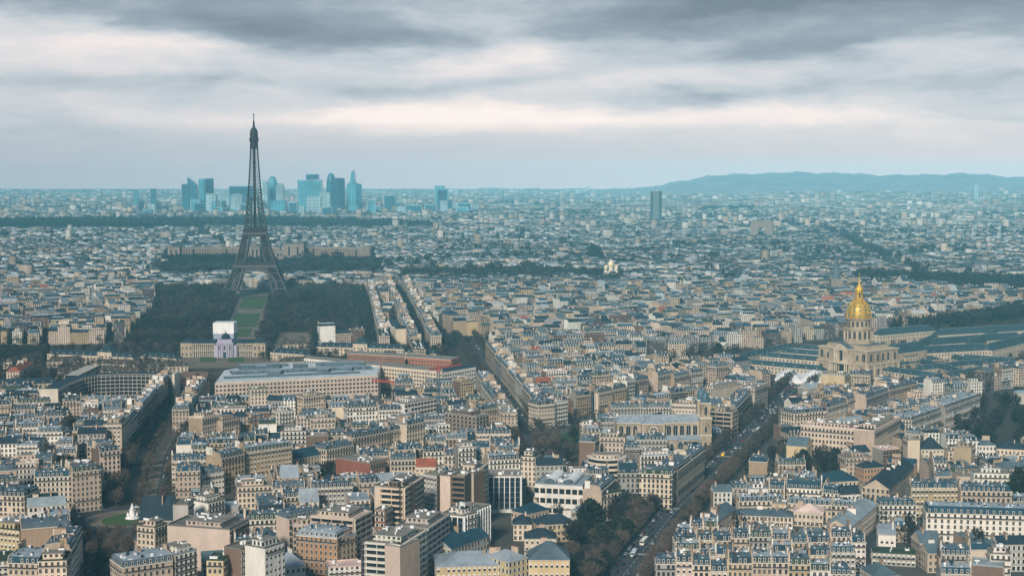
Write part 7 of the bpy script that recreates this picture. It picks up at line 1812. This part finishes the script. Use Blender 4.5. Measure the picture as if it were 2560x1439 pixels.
fillpoly(((230, 1000), (440, 1000), (440, 990), (240, 990)), 8, [BR, DK], (.5, .7)); fillpoly(((520, 1012), (700, 1006), (700, 996), (530, 1000)), 8, [BR, DK], (.6, .8))
fillpoly(((60, 905), (330, 902), (330, 896), (60, 898)), 9, [BR, DK], (.6, .9)); fillpoly(((0, 865), (110, 865), (115, 800), (95, 800)), 11, [DK], (.7, 1.0))
fillpoly(((350, 905), (445, 905), (445, 935), (330, 940)), 11, [BR, DK], (.6, .9)); fillpoly(((120, 940), (190, 915), (230, 925), (150, 950)), 9, [BR, DK], (.6, .9)); fillpoly(((-20, 900), (110, 900), (110, 875), (-20, 875)), 10, [DK], (.7, 1.)); fillpoly(((400, 890), (445, 890), (445, 868), (340, 868)), 9, [BR, DK], (.7, 1)); fillpoly(((1010, 892), (1130, 900), (1120, 868), (1010, 868)), 10, [BR, DK], (.7, 1)); fillpoly(((1640, 1000), (1830, 960), (1800, 940), (1700, 945)), 10, [BR, DK], (.6, .8)); fillpoly(((2250, 1004), (2560, 925), (2560, 912), (2300, 975)), 9, [BR*1.2], (.7, .9)); fillpoly(((1460, 905), (1560, 920), (1640, 925), (1640, 905), (1500, 895)), 9, [DK, BR], (.7, 1)); fillpoly(((2200, 900), (2290, 905), (2290, 893), (2250, 890)), 8, [DK, BR], (.5, .7))
for _ in range(9000):  # extra dark trees added in free gaps to darken the streets
    Yv = 800+1980*rnd.random()**.75; x = rnd.uniform(-.37, .37)*Yv; i, j = int((x-OX)/CELL), int((Yv-OY)/CELL)
    if not (2 < i < ONX-3 and 2 < j < ONY-3) or occ[i-2:i+3, j-2:j+3].max() > 0: continue
    occ[i-1:i+2, j-1:j+2] = 3; items.append((x, Yv, rnd.uniform(.55, 1.0), [DK, DK, BR, EV][rnd.randrange(4)]*rnd.uniform(.6, 1.2)))
fillpoly(((-40, 1000), (430, 1000), (430, 870), (-40, 870)), 15, [BR, DK, DK], (.6, .95)); fillpoly(((640, 905), (1180, 905), (1150, 868), (640, 868)), 14, [BR, DK], (.6, .9)); fillpoly(((1820, 945), (1925, 950), (1925, 925), (1840, 925)), 13, [BR, DK], (.5, .8)); fillpoly(((2200, 1000), (2640, 900), (2640, 800), (2200, 830)), 14, [BR, DK], (.5, .8)); fillpoly(((530, 1010), (945, 1005), (945, 985), (530, 995)), 9, [BR, DK], (.6, .8))
tree_mass('park_trees', items, 'mass of bare and dark trees in parks and riverside, some added to darken streets', 64)
# far woods: bigger clumps
items2 = []
for (ax, ay, dx, dy, hw_) in FAR_AV:
    for q in range(-90, 91):
        x, y = ax+dx*q*16, ay+dy*q*16
        if y < 2850 or y > 11500 or abs(x) > .36*y: continue
        if sin(q*.13+ax) < -.35: continue
        for o_ in (-.55, .55): items2.append((x-dy*hw_*o_, y+dx*hw_*o_, rnd.uniform(1.2, 1.7), DK*rnd.uniform(.7, 1.4)))
for k_, (w_, st_) in enumerate(zip(WOODS, (34, 14, 14, 14, 30, 14))):
    if k_ in (1, 2, 3): continue
    xs = [p[0] for p in w_]; ys = [p[1] for p in w_]
    X, Y = np.meshgrid(np.arange(min(xs), max(xs), st_), np.arange(min(ys), max(ys), st_)); X = (X+rng.uniform(-.4, .4, X.shape)*st_).ravel(); Y = (Y+rng.uniform(-.4, .4, Y.shape)*st_).ravel(); k = pts_in(w_, X, Y)
    for x, y in zip(X[k], Y[k]): items2.append((x, y, rnd.uniform(1.9, 2.6), EV*rnd.uniform(.6, 1.3)))
for _ in range(900):
    Yv = rnd.uniform(3000, 11000); x = rnd.uniform(-.35, .35)*Yv; r_ = rnd.uniform(10, 60)
    for _ in range(rnd.randrange(2, 9)): items2.append((x+rnd.uniform(-2, 2)*r_, Yv+rnd.uniform(-1, 1)*r_, rnd.uniform(1.3, 2.3), DK*rnd.uniform(.8, 1.5)))
tree_mass('far_woods', items2, 'dark far woods crossing the left half below the skyline', 44, 1.0)
print('trees', len(ind), len(items), len(items2))

# ================================================================== vehicles
def car_mesh():
    mb = MB(); L_, w = 4.3, .88
    prof = [(-L_/2, .35), (L_/2, .35), (L_/2, .75), (L_/2-.9, .92), (-L_/2+.5, .95), (-L_/2, .8)]
    a = [(x, -w, z) for x, z in prof]; b = [(x, w, z) for x, z in prof]; mb.face(a, 0); mb.face(list(reversed(b)), 0)
    for i in range(len(prof)): j = (i+1) % len(prof); mb.face([a[j], a[i], b[i], b[j]], 0)
    return mesh_from('car', mb.v, mb.f, mb.m, [MATS['wall']])
def cabin_mesh():
    mb = MB(); prof = [(-1.75, .93), (1.2, .93), (.55, 1.42), (-1.2, 1.45)]; w0, w1 = .82, .66
    a = [(x, -(w0 if z < 1 else w1), z) for x, z in prof]; b = [(x, (w0 if z < 1 else w1), z) for x, z in prof]; mb.face(a, 1); mb.face(list(reversed(b)), 1)
    for i in range(4): j = (i+1) % 4; mb.face([a[j], a[i], b[i], b[j]], 0 if i == 2 else 1)
    return mesh_from('cabin', mb.v, mb.f, mb.m, [MATS['wall'], MATS['glass']])
def wheel_mesh():
    mb = MB(); n = 10
    for s in (-.1, .1): mb.face([(.33*cos(2*pi*i/n), s, .33*sin(2*pi*i/n)) for i in (range(n) if s < 0 else reversed(range(n)))])
    for i in range(n): a0, a1 = 2*pi*i/n, 2*pi*(i+1)/n; mb.face([(.33*cos(a0), -.1, .33*sin(a0)), (.33*cos(a1), -.1, .33*sin(a1)), (.33*cos(a1), .1, .33*sin(a1)), (.33*cos(a0), .1, .33*sin(a0))])
    return mesh_from('wheel', mb.v, mb.f, mb.m, [MATS['tyre']])
MC, MCAB, MWH = car_mesh(), cabin_mesh(), wheel_mesh()
CCOL = {'white': (.75, .75, .75), 'silver': (.42, .43, .45), 'black': (.02, .02, .022), 'grey': (.14, .145, .15), 'dark blue': (.02, .04, .09), 'red': (.35, .03, .03)}
def put_car(x, y, ang, col, label, group):
    o = link('car', MC); o.color = CCOL[col]+(1,); o.location = (x, y, .3); o.rotation_euler = (0, 0, ang); tag(o, label, 'car', group)
    c = link('cabin', MCAB, o); c.color = o.color
    for sx in (-1.35, 1.35):
        for sy in (-.84, .84): w = link('wheel', MWH, o); w.location = (sx, sy, .33-.3+.0)
ccount = {}; CARS = []
def flush_cars():
    CARS.sort(key=lambda r: r[1])
    for r in CARS[:285]: put_car(*r)
    mb = MB()
    for x, y, a, col, *_ in CARS[285:]:
        c, s_ = cos(a), sin(a)
        def T(px, py): return (x+px*c-py*s_, y+px*s_+py*c)
        mb.prism([T(-2.1, -.85), T(2.1, -.85), T(2.1, .85), T(-2.1, .85)], .4, 1.1, 0, 0, CCOL[col]); mb.prism([T(-1.5, -.75), T(.9, -.75), T(.9, .75), T(-1.5, .75)], 1.1, 1.65, 0, 0, (.03, .035, .04), CCOL[col])
    o = mb.build('distant_cars', ['wall_mass']); tag(o, 'far off cars as tiny specks on the avenues', 'cars', None, 'stuff')
def car_row(key, offs, step, prob, phrase, rot=0, s0=0):
    for off, side in offs:
        for i, (p, d) in enumerate(along(AVW[key], step, off, .3, s0)):
            if rnd.random() > prob or not infr(*p) or p[1] < 800: continue
            col = rnd.choice(['white', 'silver', 'black', 'black', 'grey', 'grey', 'dark blue', 'dark blue', 'black', 'red'] if rnd.random() < .6 else ['silver', 'black', 'grey', 'grey'])
            k = (key, side, col); ccount[k] = ccount.get(k, 0)+1
            CARS.append((p[0], p[1], atan2(d[1], d[0])+rot, col, '%s %s car %s %s' % (ordi(ccount[k]-1), col, side, phrase), 'cars '+side+' '+phrase))
car_row('boulevard', [(8, 'parked at the left kerb of'), (-8, 'parked at the right kerb of')], 5.8, .8, 'the boulevard')
car_row('boulevard', [(4.5, 'driving in the left lane of'), (1.5, 'driving left of centre on'), (-2.5, 'driving right of centre on'), (-5.5, 'driving in the right lane of')], 17, .5, 'the boulevard', s0=9)
car_row('avenue', [(17, 'parked on the left carriageway of'), (-16.5, 'parked on the right carriageway of')], 6.5, .45, 'the median avenue', s0=20)
car_row('avenue', [(13.5, 'driving left of the median on'), (-13.5, 'driving right of the median on')], 24, .5, 'the median avenue', s0=12)
car_row('mall', [(0, 'parked slanting on')], 3.0, .85, 'the mall', rot=1.0); car_row('mall', [(9.5, 'along the left lane of'), (-9.5, 'along the right lane of')], 7, .6, 'the mall')
car_row('diagonal', [(7, 'at the left kerb of'), (-7, 'at the right kerb of')], 6.5, .5, 'the diagonal avenue'); car_row('diagonal', [(2, 'driving on')], 26, .5, 'the diagonal avenue')
car_row('church_street', [(-5.2, 'at the near kerb of')], 5.6, .7, 'the church street'); car_row('side_street', [(3.8, 'at the left kerb of')], 6.2, .6, 'the narrow side street')
flush_cars()
for i in range(9):
    a = i*.7+.2; put_car(RC[0]+31*cos(a), RC[1]+31*sin(a), a+pi/2, ['white', 'black', 'silver', 'grey'][i % 4], '%s car circling the round lawn, %s anticlockwise from its right' % (['white', 'black', 'silver', 'grey'][i % 4], ordi(i)), 'cars on the roundabout')
for i in range(8):
    p = P(1378+i*6, 1150+(i % 3)*8); put_car(p[0], p[1], .3+i*.1, ['white', 'silver'][i % 2], '%s parked car among the tree planting, %s from the left' % (['white', 'silver'][i % 2], ordi(i)), 'cars parked among the tree planting')
def bus(u, v, ang, col, label, roofcol=(.7, .7, .7), L_=12):
    p = P(u, v); E = empty('bus', (p[0], p[1], .25), ang); tag(E, label, 'bus')
    b = MB(); b.box(-L_/2, L_/2, -1.25, 1.25, .35, 3.0, 0, 1, bottom=True); b.build('body', ['wall', 'roof'], E, col)
    g = MB(); g.box(-L_/2+.3, L_/2-.3, -1.28, 1.28, 1.5, 2.5, 0); g.box(L_/2, L_/2+.04, -1.1, 1.1, 1.2, 2.6, 0); g.box(-L_/2-.04, -L_/2, -1.1, 1.1, 1.6, 2.6, 0); g.build('window', ['glass'], E)
    for sx in (-L_*.3, L_*.32):
        for sy in (-1.15, 1.15): w = link('wheel', MWH, E); w.location = (sx, sy, .45); w.scale = (1.4, 1.4, 1.4)
ba = atan2(*(reversed(AVW['boulevard'][3]-AVW['boulevard'][2])))
bus(1896, 1078, ba, (.7, .72, .72), 'white bus driving up the boulevard near the church')
bus(1610, 1358, ba, (.72, .70, .62), 'long white roofed coach parked at the kerb near the bottom of the boulevard')
bus(1585, 1388, ba+.1, (.55, .6, .62), 'pale blue grey bus waiting at the bottom junction of the boulevard', L_=10)
def truck(u, v, ang):
    p = P(u, v); E = empty('truck', (p[0], p[1], .25), ang); tag(E, 'small truck with a bright yellow cargo bed beside the boulevard trees', 'truck')
    b = MB(); b.box(1.2, 3.2, -1, 1, .5, 2.5, 0); b.build('cab', ['white_panel'], E); b = MB(); b.box(-3.2, 1.0, -1.15, 1.15, .7, 2.2, 0, bottom=True); b.box(-3.0, .8, -.9, .9, 2.2, 2.6, 0); b.build('cargo_bed', ['yellow_paint'], E)
    for sx in (-2, 2.2):
        for sy in (-.9, .9): w = link('wheel', MWH, E); w.location = (sx, sy, .4); w.scale = (1.3, 1.3, 1.3)
truck(1808, 1140, ba)

# ================================================================== haze
def haze():
    mb = MB(); mb.box(-16000, 16000, -600, 20500, -1.5, 331, 0, 0, bottom=True)
    m = bpy.data.materials.new('haze'); m.use_nodes = True; t = NT(m.node_tree); t.n.clear()
    out = t.new('ShaderNodeOutputMaterial'); v = t.new('ShaderNodeVolumePrincipled'); v.inputs['Color'].default_value = (.24, .68, .90, 1); v.inputs['Density'].default_value = HAZE_DENSITY; v.inputs['Anisotropy'].default_value = -.45
    t.link(v.outputs[0], out.inputs['Volume']); MATS['haze'] = m
    o = mb.build('haze', ['haze']); o['kind'] = 'stuff'; o['label'] = 'thin blue haze over the whole city'
haze()
print('objects', len(bpy.data.objects))
